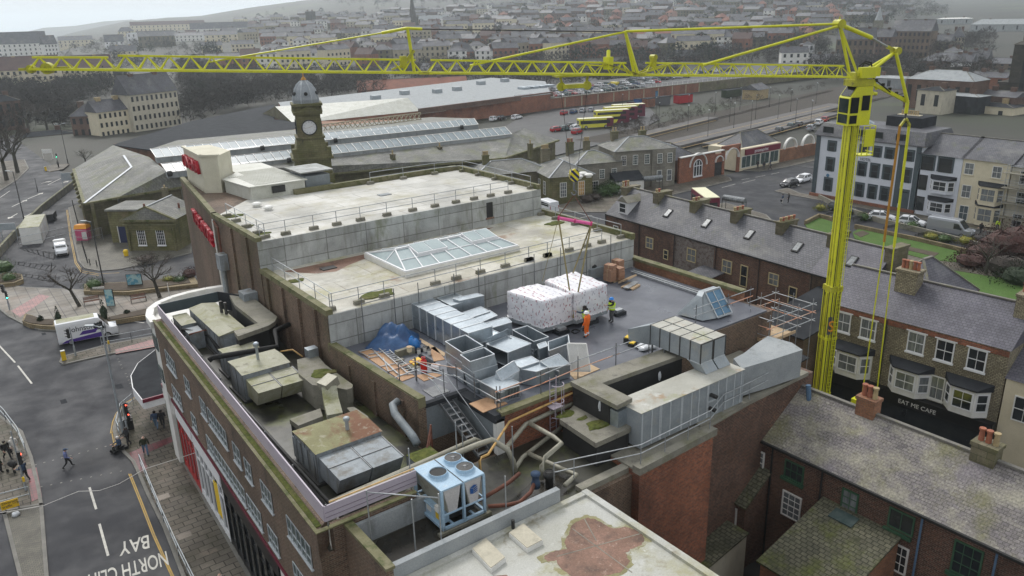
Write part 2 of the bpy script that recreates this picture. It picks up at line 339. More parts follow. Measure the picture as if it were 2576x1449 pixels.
m['stone_pale']=mat('stone_pale',(.4,.355,.255),(.32,.285,.2),.4,stains=[((.17,.145,.11),.6,.56,.7,(1,1,.4),.6)],grain=.12)
m['slate']=mat('slate',(.082,.083,.095),(.125,.125,.138),.4,.3,.7,brick=(.34,.24,(.035,.035,.04),.02,.5),stains=[((.22,.215,.195),.22,.54,.7,(1,.5,1),.6),((.08,.088,.035),.5,.58,.7,None,.6)],rough=.6,grain=.2,gsc=6)
m['slate_purple']=mat('slate_purple',(.095,.09,.112),(.125,.12,.142),.5,.3,.7,brick=(.34,.24,(.045,.045,.055),.018,.5),stains=[((.17,.17,.17),.3,.58,.72,None,.5)],rough=.55,grain=.15,gsc=6)
m['slate_lichen']=mat('slate_lichen',(.185,.168,.168),(.24,.22,.2),.5,.3,.7,brick=(.3,.19,(.1,.09,.085),.016,.5),stains=[((.33,.31,.235),1.0,.47,.66,(1,.45,.45),.7),((.16,.155,.065),.4,.5,.68,None,.75),((.185,.165,.185),.35,.55,.68,None,.6),((.4,.385,.32),3,.6,.7,None,.55),((.44,.36,.03),2.6,.74,.78,None,.9)],rough=.85,grain=.35,gsc=9)
m['slate_moss']=mat('slate_moss',(.095,.092,.062),(.14,.13,.088),.5,.3,.7,brick=(.36,.26,(.035,.035,.02),.026,.5),stains=[((.085,.1,.012),.4,.5,.66,None,.85),((.045,.045,.026),.9,.53,.7,None,.8)],rough=.8,grain=.3,gsc=6)
m['slate_station']=mat('slate_station',(.165,.165,.152),(.22,.215,.195),.3,.3,.7,brick=(.6,.35,(.11,.11,.1),.022,.5),stains=[((.15,.16,.07),.25,.5,.68,(1,1,1),.7),((.3,.29,.27),.5,.56,.7,None,.6),((.09,.09,.082),.7,.58,.72,None,.7)],rough=.75,grain=.18,gsc=5)
m['lead']=mat('lead',(.3,.32,.34),(.23,.25,.265),.9,.3,.7,stains=[((.4,.42,.43),1.4,.56,.68,(2,2,.3),.7)],rough=.5,metal=.2,grain=.1)
m['lead_flash']=mat('lead_flash',(.42,.45,.48),(.34,.36,.38),2,rough=.5,metal=.2)
m['ridge_tile']=mat('ridge_tile',(.14,.13,.12),(.2,.19,.16),1.5,stains=[((.2,.19,.05),1.2,.56,.68,None,.7)])
m['terracotta']=mat('terracotta',(.36,.13,.07),(.25,.09,.055),2.5,rough=.7)
m['pot_buff']=mat('pot_buff',(.42,.33,.18),(.32,.24,.13),2.5,rough=.75)
m['corr_white']=mat('corr_white',(.55,.55,.5),(.45,.45,.39),.6,stains=[((.3,.28,.2),1,.58,.72,(1,1,.3),.6)],rough=.55)
m['corr_grey']=mat('corr_grey',(.2,.225,.24),(.16,.18,.19),.8,stains=[((.3,.31,.31),.8,.58,.72,(1,1,.2),.6)],rough=.55)
m['sign_cream']=mat('sign_cream',(.6,.57,.46),(.52,.49,.38),.7,stains=[((.35,.33,.24),.8,.6,.75,(1,1,.3),.6)],grain=.05)
m['sign_red']=mat('sign_red',(.42,.01,.025),rough=.4,grain=.05)
m['maroon']=mat('maroon',(.15,.012,.03),rough=.45,grain=.08)
m['blue_door']=mat('blue_door',(.012,.018,.07),rough=.45)
m['shop_red']=mat('shop_red',(.4,.03,.03),rough=.45)
m['shop_black']=mat('shop_black',(.012,.012,.013),rough=.4)
m['grass']=mat('grass',(.045,.1,.012),(.07,.13,.025),.4,.3,.7,stains=[((.1,.11,.04),.5,.58,.7,None,.7)],rough=.95,grain=.3,gsc=8)
m['soil']=mat('soil',(.06,.045,.032),(.09,.07,.05),1,rough=.95)
m['leaf']=mat('leaf',(.028,.065,.012),(.055,.1,.022),1.4,.35,.65,rough=.6,grain=.2)
m['leaf_dark']=mat('leaf_dark',(.014,.028,.011),(.03,.045,.02),1.4,rough=.7,grain=.2)
m['leaf_red']=mat('leaf_red',(.075,.028,.024),(.05,.03,.024),1.4,rough=.8,grain=.25)
m['leaf_yellow']=mat('leaf_yellow',(.25,.22,.03),(.1,.13,.02),1.6,rough=.7)
m['bark']=mat('bark',(.07,.062,.05),(.045,.042,.033),2,stains=[((.07,.085,.03),1,.55,.7,None,.6)],rough=.95)
m['twig']=mat('twig',(.075,.06,.05),(.05,.042,.036),.3,rough=.95)
m['wood_far']=mat('wood_far',(.05,.043,.038),(.03,.029,.025),.06,.35,.65,stains=[((.022,.03,.016),.03,.56,.66,None,.8)],rough=1,grain=.2,gsc=2)
m['ever_far']=mat('ever_far',(.016,.026,.016),(.028,.038,.022),.3,rough=1)
m['rail']=mat('rail',(.1,.085,.07),rough=.5,metal=.5)
m['ballast']=mat('ballast',(.055,.045,.034),(.04,.034,.028),.4,rough=.95,grain=.3)
m['platform']=mat('platform',(.085,.08,.078),(.12,.112,.106),.3,stains=[((.05,.05,.046),.3,.55,.7,None,.6)])
m['car_white']=mat('car_white',(.76,.77,.79),rough=.2,grain=0,spec=.6)
m['car_silver']=mat('car_silver',(.42,.44,.47),rough=.25,metal=.5,grain=0)
m['car_black']=mat('car_black',(.012,.012,.014),rough=.2,grain=0,spec=.6)
m['car_red']=mat('car_red',(.38,.018,.025),rough=.25,grain=0)
m['car_blue']=mat('car_blue',(.03,.07,.16),rough=.25,grain=0)
m['car_grey']=mat('car_grey',(.1,.115,.12),rough=.25,metal=.3,grain=0)
m['car_yellow']=mat('car_yellow',(.62,.5,.03),rough=.3,grain=0)
m['car_green']=mat('car_green',(.055,.1,.1),rough=.25,grain=0)
m['van_purple']=mat('van_purple',(.08,.035,.25),rough=.35,grain=0)
m['text_dark']=mat('text_dark',(.03,.03,.04),rough=.5,grain=0)
m['bus_yellow']=mat('bus_yellow',(.68,.64,.06),(.64,.6,.06),1,rough=.35,grain=.02)
m['bus_cream']=mat('bus_cream',(.7,.67,.45),rough=.4,grain=.04)
m['bus_maroon']=mat('bus_maroon',(.13,.012,.035),rough=.35,grain=.04)
m['lamp_red']=mat('lamp_red',(.6,.03,.02),emit=((1,.06,.03),6),grain=0)
m['lamp_green']=mat('lamp_green',(.05,.6,.3),emit=((.1,1,.6),6),grain=0)
m['headlamp']=mat('headlamp',(.6,.62,.65),rough=.15,grain=0)
m['tail']=mat('tail',(.3,.01,.01),rough=.2,grain=0)
m['skin']=mat('skin',(.5,.3,.22),rough=.6,grain=.03)
m['hair_dark']=mat('hair_dark',(.02,.016,.013),rough=.7)
m['hair_white']=mat('hair_white',(.6,.58,.55),rough=.7)
m['hivis_orange']=mat('hivis_orange',(.85,.16,.015),rough=.6,grain=.05)
m['hivis_yellow']=mat('hivis_yellow',(.55,.75,.03),rough=.6,grain=.05)
m['reflective']=mat('reflective',(.72,.73,.74),rough=.3,grain=0)
m['helmet_white']=mat('helmet_white',(.78,.78,.78),rough=.3,grain=0)
m['helmet_blue']=mat('helmet_blue',(.02,.2,.6),rough=.3,grain=0)
m['cloth_black']=mat('cloth_black',(.016,.016,.018),(.03,.03,.032),3,rough=.9)
m['cloth_navy']=mat('cloth_navy',(.03,.05,.09),(.045,.075,.13),3,rough=.9)
m['cloth_blue']=mat('cloth_blue',(.13,.16,.32),(.17,.2,.37),3,rough=.9)
m['cloth_jean']=mat('cloth_jean',(.09,.15,.23),rough=.9)
m['cloth_green']=mat('cloth_green',(.03,.035,.02),rough=.9)
m['cloth_white']=mat('cloth_white',(.65,.62,.58),rough=.9)
m['cloth_grey']=mat('cloth_grey',(.09,.09,.095),rough=.9)
m['pink_plastic']=mat('pink_plastic',(.8,.13,.36),(.7,.1,.3),1.5,rough=.4,grain=.03)
m['sling']=mat('sling',(.28,.23,.1),(.2,.17,.08),2,rough=.8)
m['sign_yellow']=mat('sign_yellow',(.72,.45,.02),rough=.4,grain=.02)
m['plastic_yellow']=mat('plastic_yellow',(.75,.5,.02),rough=.4,grain=.03)
m['orange_plastic']=mat('orange_plastic',(.7,.28,.02),rough=.5)
m['magenta']=mat('magenta',(.55,.04,.16),rough=.5)
m['blue_poster']=mat('blue_poster',(.1,.3,.4),(.35,.5,.5),1.2,.45,.5,rough=.4,grain=.03)
m['planter_stone']=mat('planter_stone',(.26,.2,.115),(.19,.15,.085),.8,brick=(.6,.22,(.12,.1,.06),.02,.5),rough=.85)
m['sheet_blue']=mat('sheet_blue',(.06,.16,.27),(.1,.22,.33),1,rough=.2,spec=.6)
m['plastic_sheet']=mat('plastic_sheet',(.6,.62,.64),rough=.2,grain=.1,gsc=5)
m['roof_red']=mat('roof_red',(.25,.1,.065),(.19,.08,.055),.3,rough=.8)
m['render_pink']=mat('render_pink',(.4,.24,.19),rough=.8)
m['stone_dark']=mat('stone_dark',(.06,.054,.043),(.04,.037,.03),.4,brick=(.9,.4,(.03,.028,.02),.02,.5),stains=[((.06,.07,.02),.4,.56,.7,None,.6)],grain=.25)
m['roof_brown']=mat('roof_brown',(.12,.078,.068),(.09,.06,.055),.3,rough=.8)
# ---- ground, sea, roads, pavements
def gpoly(pts,z=0.0):return[(p.x,p.y)for p in(G(x,y,z)for x,y in pts)]
def make_terrain():
 b=MB();rs=[3,40,90,150,220,300,380,450,520,600,700,800,900,1000,1150,1300,1500,1700,1900,2100,2300,2500,2650,2900,3300,4200,6000,9000]
 n=240;vs=[(0,0,-.25)]
 for r in rs:
  for i in range(n):
   a=2*math.pi*i/n;x,y=r*math.cos(a),r*math.sin(a);vs.append((x,y,terrain(x,y)))
 fs=[(0,1+i,1+(i+1)%n)for i in range(n)];mi=[0]*n
 for k in range(len(rs)-1):
  for i in range(n):
   fs.append((1+k*n+i,1+(k+1)*n+i,1+(k+1)*n+(i+1)%n,1+k*n+(i+1)%n));mi.append(0 if rs[k]<300 else 1)
 b.v,b.f,b.m=vs,fs,mi
 b.build('ground',[m['ground'],m['far_land']],smooth=True,kind='structure')
make_terrain()
def hill(name,xs,r,lab):
 b=MB();top=[];
 for x,y in xs:
  p=atR(x,y,r);top.append(p)
 n=len(top);vs=[]
 for p in top:
  d=V(p.x,p.y,0).normalized()
  vs+=[(p.x-d.x*500,p.y-d.y*500,-32),(p.x-d.x*180,p.y-d.y*180,-32+(p.z+32)*.72),tuple(p),(p.x+d.x*900,p.y+d.y*900,-32)]
 fs=[(i*4+j,(i+1)*4+j,(i+1)*4+j+1,i*4+j+1)for i in range(n-1)for j in range(3)]
 b.idx(vs,fs);return b.build(name,m['far_land'],smooth=True,kind='structure')
hill('headland',[(-260,100),(-120,88),(40,86),(75,78),(110,70),(190,65),(260,54),(330,49),(350,52),(420,44),(500,41),(560,36),(620,40),(700,50)],4200,'')
hill('hills',[(2200,28),(2290,16),(2360,8),(2420,6),(2500,2),(2600,-2),(2760,-8),(3000,-4)],3900,'')
b=MB();b.lathe((0,0,-30),[(12000,0),(12000,.1)],64);b.build('sea',m['sea'],kind='structure')
MB().prism([(-110,-20),(150,-20),(150,104.2),(36,104.2),(36,128),(27,133),(24,290),(-110,290)],-.2,0).build('road',m['asphalt'],kind='structure')
MB().prism([(150.2,84),(172,84),(172,104),(150.2,104)],-.2,0).build('side_road',m['asphalt'],kind='structure')
MB().prism(gpoly([(1230,345),(1300,300),(1350,283),(1440,272),(1620,255),(1660,300),(1560,350),(1380,395),(1250,400)]),-.2,.004).build('bus_yard',m['asphalt_lot'],kind='structure')
MB().prism([(70,215),(300,222),(330,300),(150,330),(70,260)],-.2,-.01).build('store_yard',m['asphalt_lot'],kind='structure')
def slab(name,poly,mt,z=.12,kerb=True):
 o=MB().prism(poly,-.05,z).build(name,mt,kind='structure')
 if kerb:
  b=MB();n=len(poly);a=sum(poly[i][0]*poly[(i+1)%n][1]-poly[(i+1)%n][0]*poly[i][1]for i in range(n));s=1 if a>0 else-1
  for i in range(n):
   p,q=V(*poly[i],0),V(*poly[(i+1)%n],0);d=(q-p)
   if d.length<.05:continue
   d.normalize();nn=V(-d.y,d.x,0)*s*.09
   b.bar(p+nn+V(0,0,.056),q+nn+V(0,0,.056),.24,.152)
  b.build('kerb',m['kerb'],kind='structure')
 return o
slab('pavement',gpoly([(475,1510),(457,1449),(410,1327),(370,1247),(347,1194),(334,1165),(310,1140),(292,1112),(285,1085),(293,1044),(317,1017),(345,1002),(372,975)])+[(13.5,76),(17,82),(20,87),(44,87),(44,84),(25,84),(21,80),(17.5,64),(11.5,62),(10.3,30),(9.6,8)],m['paving'])
slab('traffic_island',gpoly([(150,913),(160,919),(265,895),(390,872),(420,862),(420,838),(390,846),(275,867),(156,899)]),m['paving'])
slab('plaza',gpoly([(-40,765),(0,780),(20,797),(57,816),(100,832),(140,834),(250,822),(372,801),(430,790),(520,757),(520,716),(300,738),(200,730),(60,724),(-40,706)]),m['plaza'])
slab('station_forecourt',gpoly([(172,524),(185,602),(197,657),(212,676),(250,683),(300,679),(375,663),(482,638),(482,600),(430,560),(300,560),(250,505),(205,512)]),m['setts'])
slab('footway',gpoly([(-60,1010),(0,1047),(57,1087),(82,1152),(100,1227),(108,1272),(6,1290),(-60,1290)]),m['paving'])
slab('cobbled_verge',gpoly([(108,1274),(122,1449),(128,1520),(60,1520),(47,1449),(8,1294)]),m['setts'])
slab('corner_footway',gpoly([(-80,520),(0,481),(45,452),(73,424),(62,402),(0,408),(-80,412)]),m['paving'])
slab('station_pavement',[(84,106),(86,102.4),(91.9,97.3),(112,98.8),(128,99.4),(130,101.5),(131.5,104.6),(118,104.6),(116,107),(113,109)],m['paving'])
slab('shop_pavement',[(138,104.8),(139.5,101.6),(146,100.6),(176,101),(176,104.8)],m['paving'])
slab('hotel_pavement',[(125.4,30),(127.9,30),(127.9,84),(130,88),(126,88),(125.4,84)],m['paving'])
slab('corner_plaza',[(76.5,75),(76.5,60),(98,60),(104,71),(110,78),(112,88),(104,90),(90,86),(80,79)],m['paving'])
slab('garden_path',[(100,56),(113,60),(113,30),(112,10),(107,10),(107,30)],m['paving'],.1,False)
def lawn(name,pts):
 o=MB().prism(gpoly(pts),-.05,.16).build(name,m['grass'],kind='structure');return o
lawn('lawn',[(2025,565),(2055,548),(2100,562),(2092,590),(2060,585),(2030,575)])
lawn('lawn',[(2145,587),(2160,578),(2290,606),(2420,632),(2500,655),(2440,665),(2330,655),(2200,620),(2150,602)])
MB().prism(gpoly([(2148,590),(2170,583),(2187,590),(2165,600)]),0,.2).build('flower_bed',m['soil'],kind='structure')
MB().prism(gpoly([(2255,626),(2270,620),(2362,640),(2350,648)]),0,.2).build('flower_bed',m['soil'],kind='structure')
MB().prism([(76,10),(107,10),(107,56),(98,60),(76,60)],-.06,.03).build('garden_ground',m['soil'],kind='structure')
MB().prism([(88,20),(106,20),(106,56),(98,59),(88,59)],-.06,.06).build('lawn',m['grass'],kind='structure')
MB().prism(gpoly([(289,880),(390,852),(390,872),(291,890)],.12),.1,.126).build('pink_paving',m['pink_paving'],kind='structure')
MB().prism(gpoly([(326,1138),(372,1120),(440,1095),(442,1108),(385,1133),(360,1145),(372,1180),(348,1192),(330,1160)],.12),.1,.126).build('red_paving',m['red_tactile'],kind='structure')
MB().prism(gpoly([(68,1180),(92,1176),(106,1250),(80,1262)],.12),.1,.126).build('red_paving',m['red_tactile'],kind='structure')
MB().prism(gpoly([(28,782),(100,740),(125,745),(50,798)],.12),.1,.126).build('pink_paving',m['pink_paving'],kind='structure')
for x,y in((410,1250),(464,1347),(505,1218),(362,985),(470,1180)):p=G(x,y,.12);MB().box(p.x-.45,p.y-.35,.1,p.x+.45,p.y+.35,.127).build('access_cover',m['rail'],kind='structure')
for x,y,w in((300,972,.6),(110,840,.4),(160,1010,.5)):p=G(x,y);MB().box(p.x-w/2,p.y-w,-.1,p.x+w/2,p.y+w,.0035).build('road_patch',m['felt_dark'],kind='structure')
# ---- painted markings
def stripe(b,p,q,w,z=.004):
 p,q=V(p),V(q);d=(q-p);d.z=0;d.normalize();n=V(-d.y,d.x,0)*(w/2)
 b.hexa([V(t.x,t.y,z-.004)for t in(p-n,q-n,q+n,p+n)],[V(t.x,t.y,z)for t in(p-n,q-n,q+n,p+n)])
def stripes(name,mt,segs,w,off=0):
 b=MB()
 for(x0,y0,x1,y1)in segs:stripe(b,G(x0,y0),G(x1,y1),w)
 return b.build(name,mt,kind='structure')
def poly_stripe(b,pts,w,z=.004):
 P=[G(x,y)for x,y in pts]
 for p,q in zip(P,P[1:]):stripe(b,p,q,w,z)
b=MB()
for off in(0,4.6):
 poly_stripe(b,[(324+off,1192),(352+off*1.0,1262),(384+off,1345),(418+off*1.05,1420),(450+off*1.1,1490)],.085)
 poly_stripe(b,[(278+off,1090),(283+off,1062),(292+off,1040),(314+off,1014+off*.4),(340+off,999+off*.4)],.085)
 poly_stripe(b,[(281+off,1086),(287+off,1119)],.085)
poly_stripe(b,[(170,528),(180,600),(192,660),(207,681),(248,689),(300,686)],.1);poly_stripe(b,[(167,528),(177,600),(189,662),(205,685),(248,693)],.1)
b.build('yellow_lines',m['yellow_line'],kind='structure')
stripes('lane_lines',m['white_line'],[(225,1226,242,1281),(250,1318,272,1398),(-20,850,38,912),(45,920,80,965),(325,807,363,812),(0,497,25,480),(120,465,175,438)],.16)
b=MB()
for(x0,y0,x1,y1)in((86,1170,262,1124),(100,1225,300,1186)):
 for i in range(9):
  t=i/8+.02;x,y=x0+(x1-x0)*t,y0+(y1-y0)*t;b.hexa(*[[V(p.x+sx*.07,p.y+sy*.07,z)for sx,sy in((-1,-1),(1,-1),(1,1),(-1,1))]for p in(G(x,y),)for z in(0,.005)])
for(x,y)in((297,903),(300,910),(304,918),(307,926),(316,940),(320,948),(324,956),(328,964),(331,971),(337,980),(340,986)):
 p=G(x,y);b.hexa(*[[V(p.x+sx*.09,p.y+sy*.06,z)for sx,sy in((-1,-1),(1,-1),(1,1),(-1,1))]for z in(0,.005)])
b.build('crossing_studs',m['kerb'],kind='structure')
b=MB()
def ladder(b,A,B,C,D,n,w=.1):
 A,B,C,D=G(*A),G(*B),G(*C),G(*D);stripe(b,A,B,w);stripe(b,D,C,w)
 for i in range(n+1):
  t=i/n;stripe(b,A.lerp(B,t),D.lerp(C,t),w)
for A,B,C,D,n in(((50,623),(138,637),(136,653),(62,630),6),((48,660),(140,672-3),(128,688-5),(45,666),6),((50,688),(150,699),(140,716-6),(50,694),6)):
 ladder(b,A,B,C,D,n)
poly_stripe(b,[(58,719),(132,721),(150,706)],.1);poly_stripe(b,[(130,662),(128,684),(112,690)],.1);poly_stripe(b,[(112,634),(134,640)],.1)
b.build('bay_markings',m['cream_line'],kind='structure')
stripes('lane_lines',m['white_line'],[(1865,452,1885,449),(1900,446,1925,441),(1940,438,1960,434),(1816,472,1850,463),(1868,460,1900,452),(1460,548,1490,542)],.12)
MB().prism(gpoly([(1990,470),(2010,465),(2012,466),(1992,471)]),0,.005).build('lane_lines',m['white_line'],kind='structure')
def arrow(b,x0,y0,x1,y1,w=.35):
 p,q=G(x0,y0),G(x1,y1);stripe(b,p,q,w*.6);d=(q-p).normalized();n=V(-d.y,d.x,0)
 b.hexa([V(t.x,t.y,0)for t in(q-n*w*1.6,q+d*w*4,q+d*w*4.01,q+n*w*1.6)],[V(t.x,t.y,.005)for t in(q-n*w*1.6,q+d*w*4,q+d*w*4.01,q+n*w*1.6)])
for a in((44,537,28,546),(80,536,66,543),(104,461,118,458),(155,461,164,458),(30,520,60,506),(70,500,100,488)):arrow(b,*a)
b.build('road_arrows',m['white_line'],kind='structure')
for body,o,xd,size,sx in(('BAY',(376,1345),(306,1364),2.25,.45),('NORTH CLIFF',(420,1386),(263,1434),2.25,.35)):
 p,q=G(*o,.006),G(*xd,.006);d=(q-p).normalized();d.z=0
 t=text('road_lettering',body,m['white_line'],p,d,V(-d.y,d.x,0),size,ext=.002,sx=sx,bold=.02);tag(t,kind='structure')
 # ---- the cinema block
xf=lambda y:10.06+.0326*(y-28.1)
CIN=thing('cinema_building','large brown brick cinema block with white stepped flat roofs and red lettering','building',(30,45,0))
def cb(name,mt,fn,**kw):
 b=MB();fn(b);return b.build(name,mt,CIN,**kw)
TOP=[(17.85,55.0),(43.7,55.0),(43.7,68.3),(26.5,68.6),(26.5,83.0),(20.3,83.2),(17.9,65.2)]
cb('wall',m['brick'],lambda b:b.prism(TOP,0,17.8))
cb('wall',m['brick'],lambda b:b.prism([(17.9,43.75),(44.2,43.75),(44.2,54.99),(17.9,54.99)],0,15.5))
cb('wall',m['brick'],lambda b:b.prism([(18.75,33.9),(21.1,33.9),(21.1,30.5),(44.6,30.5),(44.6,43.74),(17.9,43.74),(18.3,33.9)],0,13.1))
for dx,z0,z1 in((.75,0,6.4),(0,6.4,10.85)):cb('wall',m['brick'],lambda b:b.prism([(xf(28.2)+dx,28.2),(18.2,28.2),(18.2,33.89),(17.9,43.7),(17.85,59.7),(17.85,64.4),(12.6+dx,64.4),(11.3+dx,62.4),(xf(59.7)+dx,59.7)],z0,z1))
cb('wall',m['brick'],lambda b:b.prism([(11.3,24.5),(26.0,24.5),(26.0,30.49),(18.21,30.49),(18.21,28.19),(11.3,28.19)],0,10.8))
def clad1(b):b.box(17.87,54.88,15.5,43.72,54.99,17.86);b.box(43.7,54.9,15.5,43.82,68.3,17.86)
cb('clad_wall',m['conc_white'],clad1)
def clad2(b):b.box(17.95,43.62,13.1,44.22,43.74,15.56);b.box(44.2,43.64,13.1,44.32,55,15.56)
cb('clad_wall',m['conc_white'],clad2)
cb('roof',m['membrane'],lambda b:b.prism([(18.2,55.0),(43.6,55.0),(43.6,67.9),(26.3,68.2),(26.3,68.6),(22.2,69.4),(18.3,65.2)],17.8,17.86))
cb('roof',m['membrane_mid'],lambda b:b.prism([(18.3,43.75),(43.9,43.75),(43.9,54.87),(18.3,54.87)],15.5,15.56))
cb('roof',m['roof_felt'],lambda b:b.prism([(18.8,33.9),(21.2,33.9),(21.2,30.6),(44.1,30.6),(44.1,43.6),(18.3,43.6)],13.1,13.2))
cb('roof',m['deck'],lambda b:b.prism([(xf(28.3)+.5,28.4),(18.0,28.4),(18.1,33.8),(17.8,59.4),(12.2,59.4)],10.85,10.9))
cb('roof',m['deck'],lambda b:b.prism([(11.6,24.8),(25.8,24.8),(25.8,30.3),(18.3,30.3),(18.3,28.1),(11.6,28.1)],10.8,10.86))
for P in([(11.9,25.6),(13.4,25.1),(15.6,25.3),(16.1,26.4),(15.0,27.9),(12.6,27.8),(11.8,27.0)],[(19.3,25.4),(21.5,25.2),(22.6,26.6),(21,27.2),(19.5,26.6)]):cb('standing_water',m['puddle'],lambda b:b.prism(P,10.86,10.866))
def stains(b):
 b.prism([(19.2,54.2),(26.2,54.2),(30,54.4),(35,54.5),(38,54.1),(36,53.3),(33,53.6),(29,53.0),(26,53.4),(23.5,52.4),(22.2,51.6),(20.8,52.2)],15.56,15.564)
cb('rust_stain',m['rust_patch'],stains)
for cx,cy,r,z in((22.2,45.1,1.3,15.57),(19.0,51.5,.7,15.57),(42.6,51.5,.9,15.57),(18.9,57.0,.7,17.87),(18.8,60,.6,17.87),(19.3,64,.8,17.87)):
 P=[(cx+r*(.55+.5*random.random())*math.cos(a*.45)*1.2,cy+r*(.5+.45*random.random())*math.sin(a*.45)*.75)for a in range(14)];cb('moss',m['moss'],lambda b:b.prism(P,z-.02,z+.05))
def cop(pts,z0,z1,w,name='coping',mt='coping'):
 def f(b):
  for p,q in zip(pts,pts[1:]):
   p,q=V(*p,0),V(*q,0);d=(q-p).normalized()*(w/2)
   b.bar(p-d+V(0,0,(z0+z1)/2),q+d+V(0,0,(z0+z1)/2),w,z1-z0)
 return cb(name,m[mt],f)
cop([(18.02,55.2),(18.02,65.2),(20.45,83.0)],17.82,18.16,.42)
cop([(26.4,68.55),(43.6,68.25),(43.68,55.1)],17.82,18.3,.36)
cop([(18.05,43.9),(18.05,54.9)],15.52,15.9,.46)
cop([(18.5,33.8),(18.05,43.6)],13.12,13.72,.46)
def side(b):b.bar((18.5,33.6,12.3),(18.06,43.7,12.3),.5,2.6)
cb('wall',m['brick'],side)
cop([(44.1,55.0),(44.1,43.7)],15.52,16.0,.4)
cb('wall',m['brick_orange'],lambda b:b.box(44.35,33.0,0,44.75,43.5,13.75))
cop([(44.5,44.2),(44.5,33.2)],13.76,13.98,.6)
def piers(b):
 for y in(35.2,38.3,41.3):x=18.5-.044*(y-33.8)-.26;b.box(x-.1,y-.22,10.9,x+.02,y+.22,13.1)
 for y in(45.5,48.2,51,53.8,57.2,60.6):b.box(17.72,y-.2,10.9,17.9,y+.2,15.5 if y<55 else 17.8)
cb('brick_pier',m['brick'],piers)
def ledge(b):
 P=[(xf(28.2)-.06,28.14),(xf(59.7)-.06,59.7),(xf(59.7)+.75,59.7),(xf(28.2)+.75,28.9),(14.9,28.9),(14.9,28.14)]
 b.prism(P[:4],10.85,12.2);b.box(xf(28.2)+.7,28.16,10.85,14.9,28.6,12.15)
cb('parapet',m['brick'],ledge)
cb('moss_ledge',m['moss'],lambda b:b.prism([(xf(28.5)+.06,28.5),(xf(59)+.06,59),(xf(59)+.34,59),(xf(28.5)+.3,28.5)],12.2,12.27))
cb('coping',m['coping'],lambda b:[b.box(xf(28.2)-.12,28.06,12.2,14.9,28.3,12.26),b.prism([(xf(28.3)-.12,28.3),(xf(59.7)-.12,59.7),(xf(59.7)+.05,59.7),(xf(28.3)+.05,28.3)],12.2,12.25)])
AR=[(17.85,64.6),(16.4,64.9),(14.9,64.9),(13.6,64.6),(12.5,64.0),(11.6,62.9),(11.15,61.4),(xf(59.7),59.7)]
cb('curved_corner',m['white'],lambda b:b.prism([(17.8,59.75)]+AR+[(12,59.75)],0,11.6))
cb('white_cornice',m['white'],lambda b:[b.bar(V(*p,11.85),V(*q,11.85),.55,.5)for p,q in zip(AR,AR[1:])])
def cwin(b):
 for i in range(1,len(AR)-1):
  p,q=V(*AR[i],0),V(*AR[i+1],0);d=(q-p);L=d.length;d.normalize();n=V(-d.y,d.x,0)
  for z in(7.0,9.6):
   for s in(.25,.5,.75):L<.6 or b.bar(p.lerp(q,s)+n*-.02+V(0,0,z),p.lerp(q,s)+n*-.02+V(0,0,z+1.1),.5,.1)
cb('corner_window',m['glass_green'],cwin)
CAN=[(13.6,74.6),(11.5,72.3),(10.4,69.9),(9.97,67.3),(10.05,64.3),(12.2,64.3),(12.6,66.5),(13.2,70),(14.4,73)]
def canopy(b):b.prism(CAN,3.55,4.2)
cb('entrance_canopy',m['felt_dark'],canopy)
def cedge(b):
 for p,q in zip(CAN[:5],CAN[1:6]):b.bar(V(*p,3.78),V(*q,3.78),.14,.8)
cb('canopy_fascia',m['white_clean'],cedge)
cb('canopy_band',m['maroon'],lambda b:b.bar((9.99,64.19,4.12),(12.2,64.19,4.12),.14,.3))
def facwin(y0,y1,z0,z1,n=4):
 f=MB();p=MB();yy=(y0+y1)/2
 A=lambda y,z,o:V(xf(y)-o,y,z)
 p.bar(A(y0,(z0+z1)/2,.015),A(y1,(z0+z1)/2,.015),.03,z1-z0)
 for z in(z0,z1,(z0*.62+z1*.38)):f.bar(A(y0,z,.04),A(y1,z,.04),.04,.035)
 for i in range(n+1):
  y=y0+(y1-y0)*i/n;f.bar(A(y,z0,.045),A(y,z1,.045),.035,.035)
 f.bar(A(y0-.1,z0-.08,.06),A(y1+.1,z0-.08,.06),.12,.06)
 w=f.build('window',m['seam'],CIN);p.build('pane',m['glass_green'],w)
for y0,y1,n in((54.4,57.2,4),(50.5,51.8,2),(46.6,47.9,3),(42.3,46.1,6),(39.7,41.0,2),(37.8,38.9,2),(34.6,36.2,3),(29.4,32.4,5)):facwin(y0,y1,9.6,10.75,n)
for y0,y1,n in((54.4,57,4),(50.4,51.6,2),(46.3,47.8,3),(40.0,46.0,8),(37.2,39.6,4),(34.6,36.1,3),(31.0,32.4,3),(28.6,30.0,3)):facwin(y0,y1,7.0,8.1,n)
def band(z0,z1,o,ya,yb,mt,name='fascia'):
 return cb(name,mt,lambda b:b.bar(V(xf(ya)+.6-o,ya,(z0+z1)/2),V(xf(yb)+.6-o,yb,(z0+z1)/2),.3,z1-z0))
band(5.75,6.35,.12,20,63,m['white']);band(6.36,6.5,.2,20,63,m['stone_pale'],'cornice');band(5.5,5.74,.3,20,63,m['maroon'])
